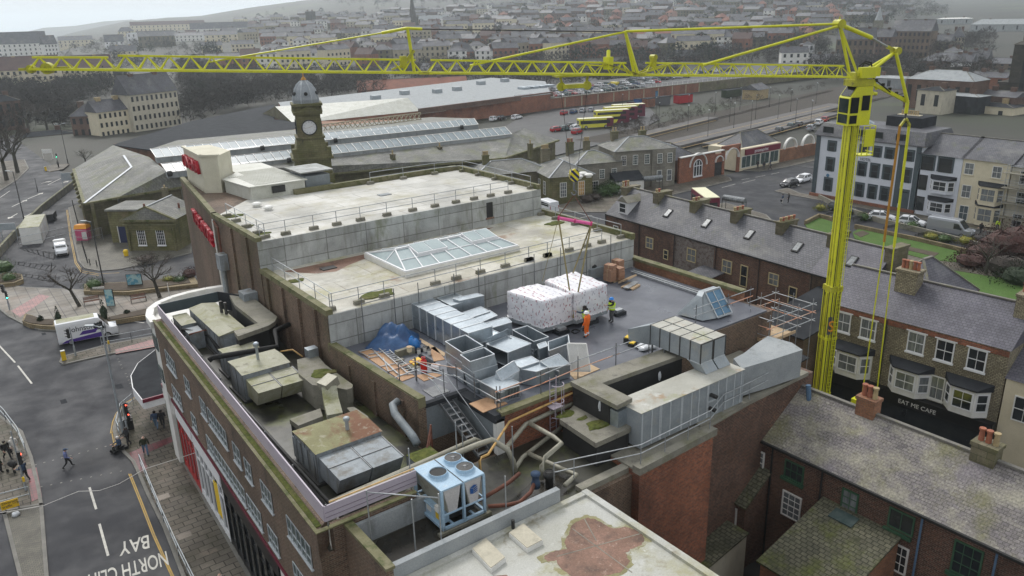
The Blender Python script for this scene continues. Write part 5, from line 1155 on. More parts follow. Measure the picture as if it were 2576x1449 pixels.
pipe('lagged pipe from brick wall towards the chiller',[(22.8,29.8,12.3),(23.0,28.0,12.2),(23.0,27.4,12.1),(21.6,27.0,12.0),(21.3,26.9,11.7),(21.2,26.8,11.0)],.125,'pipe_lag',group=g_,n=12)
pipe('lower lagged pipe behind the valve',[(22.0,28.9,11.2),(22.4,26.6,11.2),(22.6,25.8,11.2),(21.6,25.5,11.15)],.12,'pipe_lag',group=g_,n=12)
pipe('lagged pipe along foot of red brick wall',[(20.7,28.3,11.1),(21.6,28.9,11.1),(25.4,29.7,11.5)],.115,'pipe_lag',group=g_)
pipe('yellow gas pipe rising over pipes and along the brick wall',[(18.1,27.6,11.9),(18.1,27.6,12.9),(18.3,27.7,12.95),(19.0,28.2,12.6),(21.6,29.95,12.75),(26.0,30.05,12.95),(26.5,29.4,12.6)],.065,'pipe_yellow',group=g_)
pipe('rusty red pipe and valve beside blue chiller',[(17.5,26.9,11.3),(18.6,26.9,11.45),(19.4,27.0,11.5),(20.2,27.3,11.5)],.1,'pipe_rust',group=g_)
pipe('lower rusty red pipe looping beside blue chiller',[(17.6,26.3,11.25),(18.4,25.9,11.2),(19.0,25.7,11.2),(19.8,25.9,11.3),(20.3,26.2,11.5),(20.35,26.25,11.9)],.1,'pipe_rust',group=g_)
b=MB();b.lathe((21.2,26.2,10.9),[(.2,0),(.2,.5),(.3,.55),(.3,.75),(.12,.8)],12);b.tube([(21.2+.22*math.cos(a*.5),26.2+.22*math.sin(a*.5),11.75)for a in range(14)],.025,5);b.build('valve',m['black'],None,smooth=True,label='black handwheel valve among lagged pipes',cat='valve')
b=MB();b.lathe((20.35,26.2,11.2),[(.22,0),(.22,.3),(.18,.35),(.18,.65),(.24,.68),(.24,.8)],12);b.build('pump',m['cloth_navy'],None,smooth=True,label='dark topped pump on the rusty pipes',cat='pump')
for i,(x,y,h)in enumerate(((11.9,26.9,3.3),(13.2,25.4,3.1),(14.2,24.9,3.2),(14.9,28.6,3.4),(17.7,25.0,2.6),(17.9,29.3,3.4),(18.2,29.2,3.2),(20.2,27.8,3.0))):
 b=MB();b.tube([(x,y,10.9),(x,y,10.9+h)],.03,6);b.build('scaffold_pole',m['steel'],None,label=['scaffold pole near street corner of the chiller pit','scaffold pole standing in the dark puddle','scaffold pole at pit wall beside puddle','scaffold pole behind lilac screen end left of chiller','scaffold pole in front of the blue chiller','scaffold pole left of the pair behind chiller','right pole of the pair behind chiller','scaffold pole right of the blue chiller'][i],cat='scaffold pole',group='upright scaffold poles round the chiller')
pipe('diagonal scaffold tube over the chiller pit',[(11.9,26.9,14.1),(14.2,24.9,13.9)],.03,'steel')
# --- blue chiller
def chiller():
 x0,x1,y0,y1,zb,zt=15.15,17.4,26.3,28.65,11.05,13.05
 t=thing('chiller','pale blue air cooled chiller with three roof fans and V panels','chiller',(16.3,27.5,11.0))
 f=MB()
 for x in(x0,x1):
  for y in(y0,y1):f.bar((x,y,zb),(x,y,zt),.12)
  f.bar((x,y0,zb+.06),(x,y1,zb+.06),.12);f.bar((x,y0,zb+.75),(x,y1,zb+.75),.07)
 for y in(y0,y1):f.bar((x0,y,zb+.06),(x1,y,zb+.06),.12);f.bar((x0,y,zb+.75),(x1,y,zb+.75),.07);f.bar(((x0+x1)/2,y,zb),((x0+x1)/2,y,zt),.16,.1)
 for x in(x0+.55,x1-.55):f.bar((x,y0,zb+.06),(x,y1,zb+.06),.1)
 f.build('frame',m['chill_blue'],t)
 tp=MB();tp.box(x0-.04,y0-.04,zt,x1+.04,y1+.04,zt+.08);tp.build('top_panel',m['chill_blue'],t)
 MB().box((x0+x1)/2-.025,y0-.05,zt+.08,(x0+x1)/2+.025,y1+.05,zt+.088).build('joint',m['black'],t)
 for i,(fx,fy)in enumerate(((x0+.56,y0+1.15),(x1-.5,y0+.75),(x1-.5,y0+1.75))):
  r=MB();r.lathe((fx,fy,zt+.08),[(.5,0),(.44,.05),(.42,.2),(.4,.2),(.39,.05)],28);fo=r.build('fan_shroud',m['chill_blue'],t,smooth=False)
  g2=MB();g2.lathe((fx,fy,zt+.22),[(.385,0),(.385,.01)],28);g2.build('fan_well',m['black'],fo)
  if i:
   h=MB();h.lathe((fx,fy,zt+.2),[(.42,.04),(.4,.06),(.1,.08)],28);h.build('fan_guard',m['dark_metal'],fo)
   h=MB();h.lathe((fx,fy,zt+.25),[(.1,0),(.08,.06)],10)
   for a in(0,2.1,4.2):h.bar((fx,fy,zt+.29),(fx+.2*math.cos(a),fy+.2*math.sin(a),zt+.27),.03)
   h.build('fan_motor',m['steel_dark'],fo)
 for k,(xa,xb)in enumerate(((x0+.1,(x0+x1)/2-.1),((x0+x1)/2+.1,x1-.1))):
  xm=(xa+xb)/2
  for yy in(y0+.03,y1-.03):b=MB();b.idx([(xa,yy-.02,zt),(xb,yy-.02,zt),(xm+.2,yy-.02,zb+.72),(xm-.2,yy-.02,zb+.72),(xa,yy+.02,zt),(xb,yy+.02,zt),(xm+.2,yy+.02,zb+.72),(xm-.2,yy+.02,zb+.72)],[(0,3,2,1),(4,5,6,7),(0,1,5,4),(1,2,6,5),(2,3,7,6),(3,0,4,7)]);b.build('v_panel',m['chill_panel'],t)
  for s,xt in((-1,xa),(1,xb)):b=MB();b.hexa([(xm+s*.2-.04,y0+.05,zb+.72),(xm+s*.2+.04,y0+.05,zb+.72),(xm+s*.2+.04,y1-.05,zb+.72),(xm+s*.2-.04,y1-.05,zb+.72)],[(xt-.04,y0+.05,zt),(xt+.04,y0+.05,zt),(xt+.04,y1-.05,zt),(xt-.04,y1-.05,zt)]);b.build('coil',m['pipe_lag']if s<0 else m['steel_dark'],t)
 xm=x0+.56+(x1-x0)/2;L=MB();y=y0-.03
 def pl(P):L.face([V(p[0],y,p[1])for p in P])
 cx,cz=xm,zt-.5
 pl([(cx-.2,cz-.2),(cx-.02,cz-.26),(cx-.02,cz+.02),(cx-.2,cz+.08)])
 for k in range(3):pl([(cx+.0,cz-.25+k*.1),(cx+.2,cz-.18+k*.1),(cx+.2,cz-.12+k*.1),(cx+.0,cz-.19+k*.1)])
 pl([(cx-.2,cz+.1),(cx-.02,cz+.04),(cx+.2,cz+.14),(cx+.02,cz+.2)])
 L.build('logo',m['logo_blue'],t)
 MB().box(x0+.05,y0+.3,zb+.1,x0+.5,y1-.3,zb+.72).build('control_cabinet',m['chill_blue'],t);MB().box(x0-.06,y0+.35,zb+.75,x0+.1,y0+.6,zb+1.05).build('junction_box',m['white'],t)
 MB().box(x0+.03,y0+.45,zb+.3,x0+.05,y0+.7,zb+.6).build('warning_label',m['plastic_yellow'],t);MB().box(x0+.03,y0+1.1,zb+.35,x0+.05,y0+1.5,zb+.65).build('data_label',m['white'],t)
 MB().box(x0+.5,y0+.4,zb+.1,x1-.3,y1-.4,zb+.5).build('compressor',m['black'],t)
 MB().box(x0-.3,y0-.15,10.86,x1+.3,y0+.05,11.0).build('skid',m['conc'],t);MB().box(x0-.3,y1-.05,10.86,x1+.3,y1+.15,11.0).build('skid',m['conc'],t)
chiller()
# ---- yellow mobile tower crane
MX,MY=52.0,30.6;HX,HY=33.5,38.5
cu=V(HX-MX,HY-MY,0).normalized();cw=V(-.393,-.92,0);cw=(cw-cu*cw.dot(cu)).normalized()
zj=lambda s:28.2+2.5*s/49.5
CP=lambda s,w,z:V(MX,MY,0)+cu*s+cw*w+V(0,0,z)
def jp(x,y,w=0):
 d=ray(x,y);n=V(-cu.y,cu.x,0);o=V(MX,MY,0)+cw*w
 return CAM+d*(n.dot(o-V(0,0,0))/n.dot(d))
CRN=thing('tower_crane','bright yellow mobile tower crane with long lattice jib over the roofs','crane',(MX,MY,0))
def cp(name,mt,b,par=None):return b.build(name,m[mt],par or CRN)
def cbx(b,s0,s1,w0,w1,z0,z1):return b.hexa([CP(*q,z0)for q in((s0,w0),(s0,w1),(s1,w1),(s1,w0))],[CP(*q,z1)for q in((s0,w0),(s0,w1),(s1,w1),(s1,w0))])
b=MB();cbx(b,-.46,.46,-.46,.46,.5,13.2);ml=cp('lower_mast','crane',b)
b=MB();cbx(b,-.37,.37,-.37,.37,13.2,26.0);mu=cp('upper_mast','crane',b)
b=MB()
for w in(-.3,.0,.28):b.bar(CP(w,.47,1),CP(w,.47,13.1),.06,.04)
for w in(-.3,.3):b.bar(CP(.47,w,1),CP(.47,w,13.1),.05,.04)
cp('cable_run','dark_metal',b,ml)
b=MB()
for z0,z1,o in((.6,12.7,.465),(13.3,24.9,.375)):
 for w in(-.16,.13):b.bar(CP(w,o,z0),CP(w,o,z1),.12,.03);b.bar(CP(o,w,z0),CP(o,w,z1),.12,.03)
cp('mast_channel','crane_dirty',b)
b=MB()
for w in(-.22,.24):b.bar(CP(w,.38,13.2),CP(w,.38,25),.05,.04)
b.bar(CP(.38,-.2,13.2),CP(.38,-.2,25),.05,.04);cp('cable_run','dark_metal',b,mu)
b=MB();cbx(b,-.51,.51,-.51,.51,12.85,13.25);cp('mast_collar','crane_dirty',b)
for z in(4.4,9):b=MB();cbx(b,-.49,.49,-.49,.49,z,z+.22);cp('mast_collar','crane',b)
b=MB()
for s in(-.36,-.04):b.bar(CP(s,.55,3),CP(s,.55,24.8),.035)
for i in range(70):b.bar(CP(-.36,.55,3+i*.31),CP(-.04,.55,3+i*.31),.025)
cp('mast_ladder','crane',b)
b=MB();cbx(b,.02,.44,.47,.49,9.5,10.9);lp=cp('logo_plate','cloth_grey',b)
o=text('logo_letter','S',m['orange_plastic'],CP(.42,.52,9.75),-cu,(0,0,1),1.2,CRN,ext=.02)
b=MB();s0,s1,w0,w1=-.92,.78,-.6,.62
b.idx([CP(s0,w0,25.0),CP(s1,w0,25.0),CP(s1,w1,25.0),CP(s0,w1,25.0),CP(s0,w0,27.6),CP(.25,w0,27.6),CP(.25,w1,27.6),CP(s0,w1,27.6),CP(s1,w0,26.85),CP(s1,w1,26.85)],[(0,3,2,1),(0,1,8,5,4),(3,7,6,9,2),(1,2,9,8),(8,9,6,5),(5,6,7,4),(0,4,7,3)])
cab=cp('cab','crane',b)
def pane(P,par,mt='glass',fr=None):
 b=MB();n=(P[1]-P[0]).cross(P[2]-P[1]).normalized()*.02;b.face(P);b.face(P[::-1]);return b.build('window',m[mt],par)
e=.65
for a,c,z0,z1 in((.08,.7,25.85,26.9),(-.75,-.15,26.0,27.0),(.12,.68,25.15,25.7)):pane([CP(a,e,z0),CP(a,e,z1),CP(c,e,z1),CP(c,e,z0)],cab)
for z0,z1 in((25.15,25.75),(25.85,26.8)):pane([CP(.8,w0+.1,z0),CP(.8,w1-.1,z0),CP(.8,w1-.1,z1),CP(.8,w0+.1,z1)],cab,'glass_green')
pane([CP(.75,w0+.1,26.97),CP(.75,w1-.1,26.97),CP(.32,w1-.1,27.57),CP(.32,w0+.1,27.57)],cab)
b=MB()
for z in(23.1,23.7,24.3,24.9):b.tube([CP(-.55,.6,z),CP(-1.5,.6,z),CP(-1.5,-.2,z)],.03,5)
for s in(-1.5,-1.05,-.6):b.bar(CP(s,.6,22.9),CP(s,.6,24.9),.05)
cbx(b,-1.55,-.5,-.3,.62,22.85,22.92);cp('access_platform','crane',b)
b=MB();cbx(b,-1.4,-.7,.58,.66,23.5,24.7);cp('platform_panel','crane',b)
b=MB();cbx(b,-1.0,.6,-.55,.55,27.62,28.05);cbx(b,-.45,.45,-.5,.5,28.05,28.5);cp('slew_ring','crane_dirty',b)
b=MB();cbx(b,-.9,.2,.3,.75,28.15,28.85);cbx(b,-1.5,-.7,-.3,.4,28.2,28.8);hd=cp('slew_housing','crane',b)
b=MB();b.tube([CP(-.3,0,28.8),CP(-.5,0,29.2),CP(-.9,.1,29.1),CP(-1,.2,28.6)],.06,6);cp('hoses','rubber',b);b=MB();b.tube([CP(.1,.2,28.9),CP(-.2,.3,29.15),CP(-.7,.3,28.95)],.05,6);cp('hoses','rubber',b)
def jib(sa,sb,hgt,wid,n,name,taper=0):
 t=CRN;H=lambda s:hgt*(1-taper*(s-sa)/(sb-sa))
 b=MB()
 for w in(-wid/2,wid/2):b.bar(CP(sa,w,zj(sa)),CP(sb,w,zj(sb)),.11)
 b.bar(CP(sa+.3,0,zj(sa)+H(sa)),CP(sb-.2,0,zj(sb)+H(sb)),.11)
 ch=cp(name,'crane',b);l=MB()
 for i in range(n):
  s,q=sa+(sb-sa)*i/n,sa+(sb-sa)*(i+1)/n;k=(s+q)/2
  for w in(-wid/2,wid/2):l.bar(CP(s,w,zj(s)),CP(k,0,zj(k)+H(k)),.052);l.bar(CP(q,w,zj(q)),CP(k,0,zj(k)+H(k)),.052)
  l.bar(CP(s,-wid/2,zj(s)),CP(q,wid/2,zj(q)),.05);l.bar(CP(q,-wid/2,zj(q)),CP(q,wid/2,zj(q)),.05)
 return cp('lattice','crane',l,ch)
jib(.8,15.6,.72,.9,13,'jib_section');jib(16.4,29.2,.72,.85,11,'jib_section');jib(29.6,46.2,.74,.75,15,'jib_section');jib(46.2,50.4,.66,.6,4,'jib_section',.1)
b=MB()
for w in(-.4,.4):b.bar(CP(15.6,w,zj(15.6)),CP(16.4,w,zj(16.4)),.16);b.bar(CP(29,w,zj(29)),CP(29.8,w,zj(29.8)),.15);b.bar(CP(13.6,w*.5,zj(13)+.75),CP(16,w,zj(16)+.05),.09);b.bar(CP(16,w,zj(16)+.05),CP(18.4,w*.5,zj(18)+.75),.09)
cp('jib_joint','crane_dirty',b)
p=jp(1530,166);b=MB();b.bar(p-V(0,0,.2),p+V(0,0,.55),.5,.4);b.tube([p+V(0,0,.5),p+V(.2,.2,.9)],.12,8);b.bar(p,jp(1475,163),.08);cp('pulley_bracket','crane',b)
p=jp(1643,165);b=MB();b.bar(p-V(0,0,.1),p+V(0,0,.5),.3,.3);b.tube([p+V(0,-.2,.5),p+V(0,.2,.5)],.18,10);cp('pulley_bracket','crane_dirty',b)
p=jp(1015,163);b=MB();b.bar(p-V(0,0,.2),p+V(0,0,.5),.35,.3);b.bar(p,p+V(.6,-.3,.8),.18);b.bar(p,jp(985,175),.1);cp('pulley_bracket','crane_dirty',b)
p=jp(120,172);b=MB();b.tube([p+cw*-.3,p+cw*.3],.3,12);b.tube([p+cu*.8+cw*-.2,p+cu*.8+cw*.2],.22,12);b.bar(p+cu*-1,p+cu*1.4,.14);cp('jib_tip','crane_dirty',b)
def rod(name,a,c,r,mt,w=0,par=None):
 b=MB();b.tube([jp(*a,w),jp(*c,w)],r,8);return cp(name,mt,b,par)
for w in(-.25,.25):rod('top_tie',(2112,60),(1573,79),.075,'crane',w)
rod('lower_tie',(2108,66),(1768,164),.085,'crane',.2);rod('front_tie',(1573,80),(1182,165),.065,'crane');rod('upper_rope',(1570,80),(1062,73),.035,'dark_metal')
rod('tie_rod',(1062,73),(1024,71),.08,'crane');rod('tie_rod',(1024,71),(960,83),.09,'crane');rod('tip_rope',(960,83),(527,156),.045,'crane')
for w in(-.35,.35):
 b=MB();b.tube([jp(1573,80),CP(16.0,w,zj(16))],.09,8);cp('front_strut','crane',b)
b=MB();b.tube([jp(1025,71),jp(1043,186)],.1,8);cp('front_strut','crane',b)
for w in(-.45,.45):b=MB();b.bar(jp(2112,62),CP(.25,w,28.3),.16,.13);cp('head_frame','crane',b)
b=MB();p=jp(2111,60);b.tube([p+cw*-.35,p+cw*.35],.3,10);b.bar(p,p+V(0,0,.45),.06);cp('head_sheave','crane_dirty',b)
rod('back_cylinder',(2114,62),(2193,95),.14,'crane');rod('cylinder_rod',(2193,95),(2240,122),.07,'steel')
b=MB();p=jp(2254,128);b.tube([p+cw*-.3,p+cw*.3],.26,10);b.bar(p,jp(2232,118),.2);cp('rear_joint','crane_dirty',b)
for w in(-.35,.35):b=MB();b.tube([jp(2250,133),CP(-.7,w,28.5)],.11,8);cp('rear_strut','crane',b)
for w in(-.25,.25):rod('back_stay',(2254,134),(2283,256),.12,'crane',w)
b=MB();b.bar(CP(-.6,0,28.0),jp(2283,256),.26,.22);cp('rear_boom','crane',b)
b=MB()
for k in range(6):p=CP(-.8,0,28.2).lerp(jp(2283,256),k/6+.05);b.bar(p,p+V(0,0,.2),.16)
cp('boom_clamps','rubber',b);b=MB();b.tube([CP(-1,.15,28.2),jp(2240,232,.15)],.04,6);cp('boom_hoses','rubber',b)
rod('stay_rod',(2196,190),(2205,225),.1,'crane');rod('lift_cylinder',(2196,235),(2205,236),.12,'crane')
rod('hanger',(2283,256),(2279,285),.13,'crane',.2);rod('hanger',(2279,285),(2277,298),.07,'dark_metal',.2)
b=MB();b.bar(jp(2264,318),jp(2279,298),.14);b.bar(jp(2279,298),jp(2288,316),.16);cp('stay_yoke','crane_dirty',b)
rod('orange_stay',(2264,316),(2224,608),.09,'crane_orange',.3);rod('rear_stay',(2287,315),(2249,622),.1,'crane',-.1)
rod('stay_rope',(2224,608),(2170,986),.05,'crane',.3);rod('stay_rope',(2249,622),(2206,985),.05,'crane',-.1)
p=jp(2168,992);b=MB();b.box(p.x-.6,p.y-.5,0.6,p.x+.6,p.y+.5,p.z-.35);cp('ballast','crane',b)
b=MB();b.box(MX-1.2,MY-6,.9,MX+1.2,MY+5,1.5);ch=cp('carrier_deck','crane',b)
for s in(-6,-4.4,-2.8,1.4,3.0,4.4):
 for w in(-1.1,1.1):b=MB();b.tube([(MX+w-.18,MY+s,.6),(MX+w+.18,MY+s,.6)],.6,16);cp('wheel','rubber',b)
tz=zj(20.2);T0=V(HX,HY,tz)
b=MB();b.bar(T0-cu*1.3-V(0,0,.08),T0+cu*1.3-V(0,0,.08),.9,.1)
for s in(-.9,.9):b.bar(T0+cu*s-V(0,0,.1),T0+cu*s*.8-V(0,0,.9),.12)
tr=cp('trolley','crane_dirty',b)
b=MB();b.bar(T0-cu*.8-V(0,0,.72),T0+cu*.8-V(0,0,.72),.55,.24)
for s in(-.85,.85):b.tube([T0+cu*s-V(0,0,.72)+cw*-.1,T0+cu*s-V(0,0,.72)+cw*.1],.27,14)
cp('sheaves','crane_dirty',b,tr)
HK=V(HX,HY,22.9)
def hookblock():
 t=thing('hook_block','blue and yellow striped hook block hanging on ropes above wrapped units','hook block',HK)
 h=MB();P=[]
 for i in range(16):a=2*math.pi*i/16;P.append((.3*math.cos(a),.42*math.sin(a)))
 fr=[HK+rt*x+V(0,0,y)-cu*0+cw*.18 for x,y in P];bk=[p-cw*.36 for p in fr]
 h.face(fr);h.face(bk[::-1])
 for i in range(16):h.face([fr[i],bk[i],bk[(i+1)%16],fr[(i+1)%16]])
 k=NT('hook_stripe');w=k.n('ShaderNodeTexWave');w.wave_type='BANDS';w.bands_direction='DIAGONAL';w.inputs['Scale'].default_value=1.5;k.l(k.tc.outputs['UV'],w.inputs[0]);r=k.ramp(w.outputs['Fac'],.48,.52);k.l(k.mix(r,(.01,.012,.08),(.72,.6,.02)),k.b.inputs['Base Color'])
 h.build('cheek_plate',k.m,t)
 for s in(-.22,.22):MB().tube([HK+rt*s+V(0,0,.3),T0+cu*(-s*4)-V(0,0,.8)],.016,5).build('rope',m['dark_metal'],t)
 b=MB();b.tube([HK-V(0,0,.4),HK-V(0,0,1.0)],.07,8);b.tube([HK+V(0,0,-1.15)+rt*(.16*math.cos(a))+V(0,0,.16*math.sin(a))for a in[math.pi*(.5-k/8*1.5)for k in range(9)]],.05,6);b.build('hook',m['steel_dark'],t)
 return t
hookblock()
SPA,SPB=V(32.75,39.2,20.05),V(34.35,37.75,19.65)
t=thing('spreader_beam','pink spreader beam slung under the crane hook','spreader beam',SPA)
MB().tube([SPA,SPB],.11,12).build('beam',m['pink_plastic'],t)
for p in(SPA,SPB,(SPA+SPB)/2):d=(SPB-SPA).normalized()*.06;MB().tube([p-d,p+d],.16,12).build('end_fitting',m['magenta'],t)
b=MB();b.tube([HK-V(0,0,1.3),SPA+V(0,0,.1)],.03,6);b.tube([HK-V(0,0,1.3),SPB+V(0,0,.1)],.03,6);b.build('lifting_sling',m['pipe_rust'],None,label='slings joining crane hook to the pink spreader beam',cat='slings')
for lab,p,q in(('left front lifting strap on the wrapped units',SPA,(31.95,36.75,13.9)),('left back lifting strap behind the wrapped units',SPA,(32.0,40.05,15.6)),('right back lifting strap over the second wrapped unit',SPB,(34.7,40.0,15.6)),('right front lifting strap hanging to second wrapped unit',SPB,(32.15,36.55,15.7))):
 b=MB();b.bar(p,q,.1,.03);b.build('lifting_strap',m['sling'],None,label=lab,cat='lifting strap',group='lifting straps below the spreader beam')
 # ---- people
def person(label,pos,face,jacket,legs,head='hair_dark',pose='stand',h=1.74,hood=None,vest=None,extra=None,group=None):
 """face = heading in radians; local x forward"""
 L={'pel':(0,0,.95),'sp':(0,0,1.14),'ch':(.01,0,1.36),'nk':(.02,0,1.5),'hd':(.04,0,1.62),'tp':(.035,0,1.715),'hl':(0,.1,.9),'kl':(.03,.11,.5),'al':(-.01,.11,.09),'tl':(.15,.12,.045),'hr':(0,-.1,.9),'kr':(.03,-.11,.5),'ar':(-.01,-.11,.09),'tr':(.15,-.12,.045),'sl':(0,.19,1.42),'el':(-.02,.26,1.13),'wl':(.09,.25,.9),'gl':(.12,.24,.82),'sr':(0,-.19,1.42),'er':(-.02,-.26,1.13),'wr':(.09,-.25,.9),'gr':(.12,-.24,.82)}
 if pose=='walk':L.update(kl=(.2,.1,.52),al=(.27,.1,.1),tl=(.42,.11,.08),kr=(-.05,-.1,.5),ar=(-.33,-.1,.17),tr=(-.2,-.11,.05),wl=(-.1,.27,.9),gl=(-.12,.26,.82),wr=(.22,-.24,.98),gr=(.28,-.22,.92))
 if pose=='push':L.update(el=(.12,.24,1.14),wl=(.38,.2,1.12),gl=(.46,.19,1.12),er=(.12,-.24,1.14),wr=(.38,-.2,1.12),gr=(.46,-.19,1.12),kl=(.12,.1,.5),al=(.1,.1,.1),tl=(.25,.1,.05),ar=(-.25,-.1,.12),kr=(-.04,-.1,.5),tr=(-.12,-.1,.05))
 if pose=='reach':L.update(el=(.2,.26,1.34),wl=(.45,.24,1.4),gl=(.53,.23,1.42))
 if pose=='sit':L.update({k:(v[0],v[1],v[2]-.35)for k,v in L.items()});L.update(kl=(.42,.12,.5),al=(.42,.12,.12),tl=(.57,.12,.1),kr=(.42,-.12,.5),ar=(.42,-.12,.12),tr=(.57,-.12,.1),wl=(.35,.2,.75),gl=(.42,.18,.76),wr=(.35,-.2,.75),gr=(.42,-.18,.76))
 E_=['pel-sp','sp-ch','ch-nk','nk-hd','hd-tp','pel-hl','hl-kl','kl-al','al-tl','pel-hr','hr-kr','kr-ar','ar-tr','ch-sl','sl-el','el-wl','wl-gl','ch-sr','sr-er','er-wr','wr-gr']
 RD=dict(pel=.15,sp=.145,ch=.165,nk=.06,hd=.1,tp=.075,hl=.1,kl=.068,al=.05,tl=.045,hr=.1,kr=.068,ar=.05,tr=.045,sl=.08,el=.056,wl=.042,gl=.04,sr=.08,er=.056,wr=.042,gr=.04)
 ks=list(L);me=bpy.data.meshes.new('p');me.from_pydata([L[k]for k in ks],[(ks.index(a),ks.index(b))for a,b in(e.split('-')for e in E_)],[])
 o=bpy.data.objects.new('p',me);COL.objects.link(o);md=o.modifiers.new('s','SKIN');
 for i,k in enumerate(ks):sv=me.skin_vertices[0].data[i];r=RD[k]*(1.12 if k in('sp','ch','pel')else 1);sv.radius=(r,r);sv.use_root=k=='pel'
 o.modifiers.new('d','SUBSURF').levels=1
 bpy.context.view_layer.update();dg=bpy.context.evaluated_depsgraph_get();em=bpy.data.meshes.new_from_object(o.evaluated_get(dg));bpy.data.objects.remove(o)
 seg=[(V(L[a]),V(L[b]),a,b)for a,b in(e.split('-')for e in E_)]
 def region(c):
  best=min(seg,key=lambda s:(c-(s[0]+(s[1]-s[0])*max(0,min(1,(c-s[0]).dot(s[1]-s[0])/max(1e-6,(s[1]-s[0]).length_squared))))).length);k=best[3]
  if k in('tp','hd')and c.z>L['nk'][2]+.02:return 2
  if k in('gl','gr'):return 2
  if k in('tl','tr'):return 3
  if k in('hl','hr','kl','kr','al','ar'):return 1
  return 0
 b=MB();vs=[tuple(v.co)for v in em.vertices];b.v=vs;b.f=[tuple(p.vertices)for p in em.polygons]
 b.m=[region(V(p.center))for p in em.polygons];bpy.data.meshes.remove(em)
 b.mi=2;hd=V(L['hd'])
 b.tube([hd+V(.09,0,.01),hd+V(.125,0,-.02)],.018,5,.022)
 for s in(-1,1):b.tube([hd+V(0,s*.09,-.01),hd+V(0,s*.105,.0)],.025,6)
 for k in('l','r'):
  g_=V(L['g'+k]);d=(g_-V(L['w'+k])).normalized();sd=d.cross(V(1,0,0)if abs(d.x)<.8 else V(0,0,1)).normalized()
  for i,(off,ln)in enumerate(((-.026,.07),(-.009,.085),(.009,.08),(.026,.065))):p=g_+sd*off+d*.03;b.tube([p,p+d*ln*.5+V(.012,0,0),p+d*ln*.9+V(.03,0,0)],.009,5,.007)
  b.tube([g_+sd*.03,g_+sd*.065+d*.03,g_+sd*.07+d*.06],.011,5,.008)
 b.mi=3
 for s in(-1,1):b.tube([hd+V(.088,s*.035,.025),hd+V(.098,s*.035,.025)],.012,6)
 b.tube([hd+V(.092,-.028,-.05),hd+V(.092,.028,-.05)],.006,4)
 o=b.build('person',[m[jacket],m[legs],m['skin'],m['rubber']],None,smooth=True,label=label,cat='person',group=group)
 o.location=pos;o.rotation_euler=(0,0,face);s=h/1.79;o.scale=(s*1.2,s*1.22,s)
 def child(name,bb,mt):return bb.build(name,m[mt],o,world=False,smooth=True)
 tp=V(L['tp'])
 if head.startswith('helmet'):
  bb=MB();bb.lathe(hd+V(-.005,0,.02),[(.15,0),(.15,.015),(.125,.02),(.12,.08),(.09,.13),(.03,.15)],16);child('helmet',bb,head)
 elif head=='cap':
  bb=MB();bb.lathe(hd+V(-.01,0,.03),[(.118,0),(.118,.05),(.08,.1),(.02,.115)],14);bb.bar(hd+V(.1,0,.04),hd+V(.2,0,.03),.14,.015);child('cap',bb,'cloth_navy')
 elif head!='bald':
  bb=MB();bb.lathe(hd+V(-.02,0,-.02),[(.085,-.06),(.11,0),(.112,.05),(.085,.11),(.03,.13)],14);child('hair',bb,head)
 else:
  bb=MB();bb.lathe(hd+V(-.03,0,-.03),[(.09,-.03),(.1,0),(.1,.03),(.09,.04)],14);child('hair',bb,'hair_white')
 if vest:
  bb=MB();c=V(L['sp']);bb.idx([(c.x+a*math.cos(t)*1.0,a2*math.sin(t),z)for z,a,a2 in((c.z-.2,.185,.215),(c.z,.185,.21),(c.z+.2,.205,.235),(c.z+.3,.15,.19))for t in[2*math.pi*i/14 for i in range(14)]],[(j*14+i,j*14+(i+1)%14,(j+1)*14+(i+1)%14,(j+1)*14+i)for j in range(3)for i in range(14)]);v=child('vest',bb,vest)
  bb=MB()
  for z in(c.z-.08,c.z+.06):bb.idx([(c.x+.192*math.cos(t),.219*math.sin(t),z+k)for k in(0,.05)for t in[2*math.pi*i/14 for i in range(14)]],[(i,(i+1)%14,14+(i+1)%14,14+i)for i in range(14)])
  bb.build('reflective_band',m['reflective'],v,world=False)
 if extra=='bands':
  bb=MB()
  for sx in('l','r'):
   for k in(.2,.32):
    p,q=V(L['a'+sx]),V(L['k'+sx]);p=p.lerp(q,k+.1);bb.lathe(p,[(.078,0),(.078,.05)],10)
  bb.build('reflective_band',m['reflective'],o,world=False)
 if extra=='bag':bb=MB();g_=V(L['gl']);bb.box(g_.x-.15,g_.y-.02,g_.z-.4,g_.x+.15,g_.y+.1,g_.z-.08);bb.tube([g_+V(-.1,.04,-.08),g_,g_+V(.1,.04,-.08)],.012,5);bb.build('bag',m['cloth_black'],o,world=False)
 if hood:bb=MB();bb.lathe(V(L['nk'])+V(-.03,0,-.04),[(.17,0),(.15,.07),(.1,.1)],12);child('hood',bb,hood)
 return o
hd_=lambda p,q:math.atan2(q.y-p.y,q.x-p.x)
# ---- vehicles (local x forward, ground at 0)
def wheels(t,xs,w,r=.31,tw=.2,world=False):
 for x in xs:
  for s in(-1,1):
   b=MB();b.tube([(x,s*(w/2-tw),r),(x,s*(w/2+.005),r)],r,18);o=b.build('wheel',m['rubber'],t,world=False)
   b=MB();b.tube([(x,s*(w/2-.02),r),(x,s*(w/2+.015),r)],r*.62,14);b.build('rim',m['steel'],o,world=False)
def loft(b,secs):
 n=len(secs[0][1]);vs=[]
 for x,pr in secs:vs+=[(x,y,z)for y,z in pr]+[(x,-y,z)for y,z in pr[::-1]]
 k=2*n;fs=[]
 for i in range(len(secs)-1):fs+=[(i*k+j,i*k+(j+1)%k,(i+1)*k+(j+1)%k,(i+1)*k+j)for j in range(k)]
 fs+=[tuple(range(k))[::-1],tuple((len(secs)-1)*k+j for j in range(k))]
 return b.idx(vs,fs)
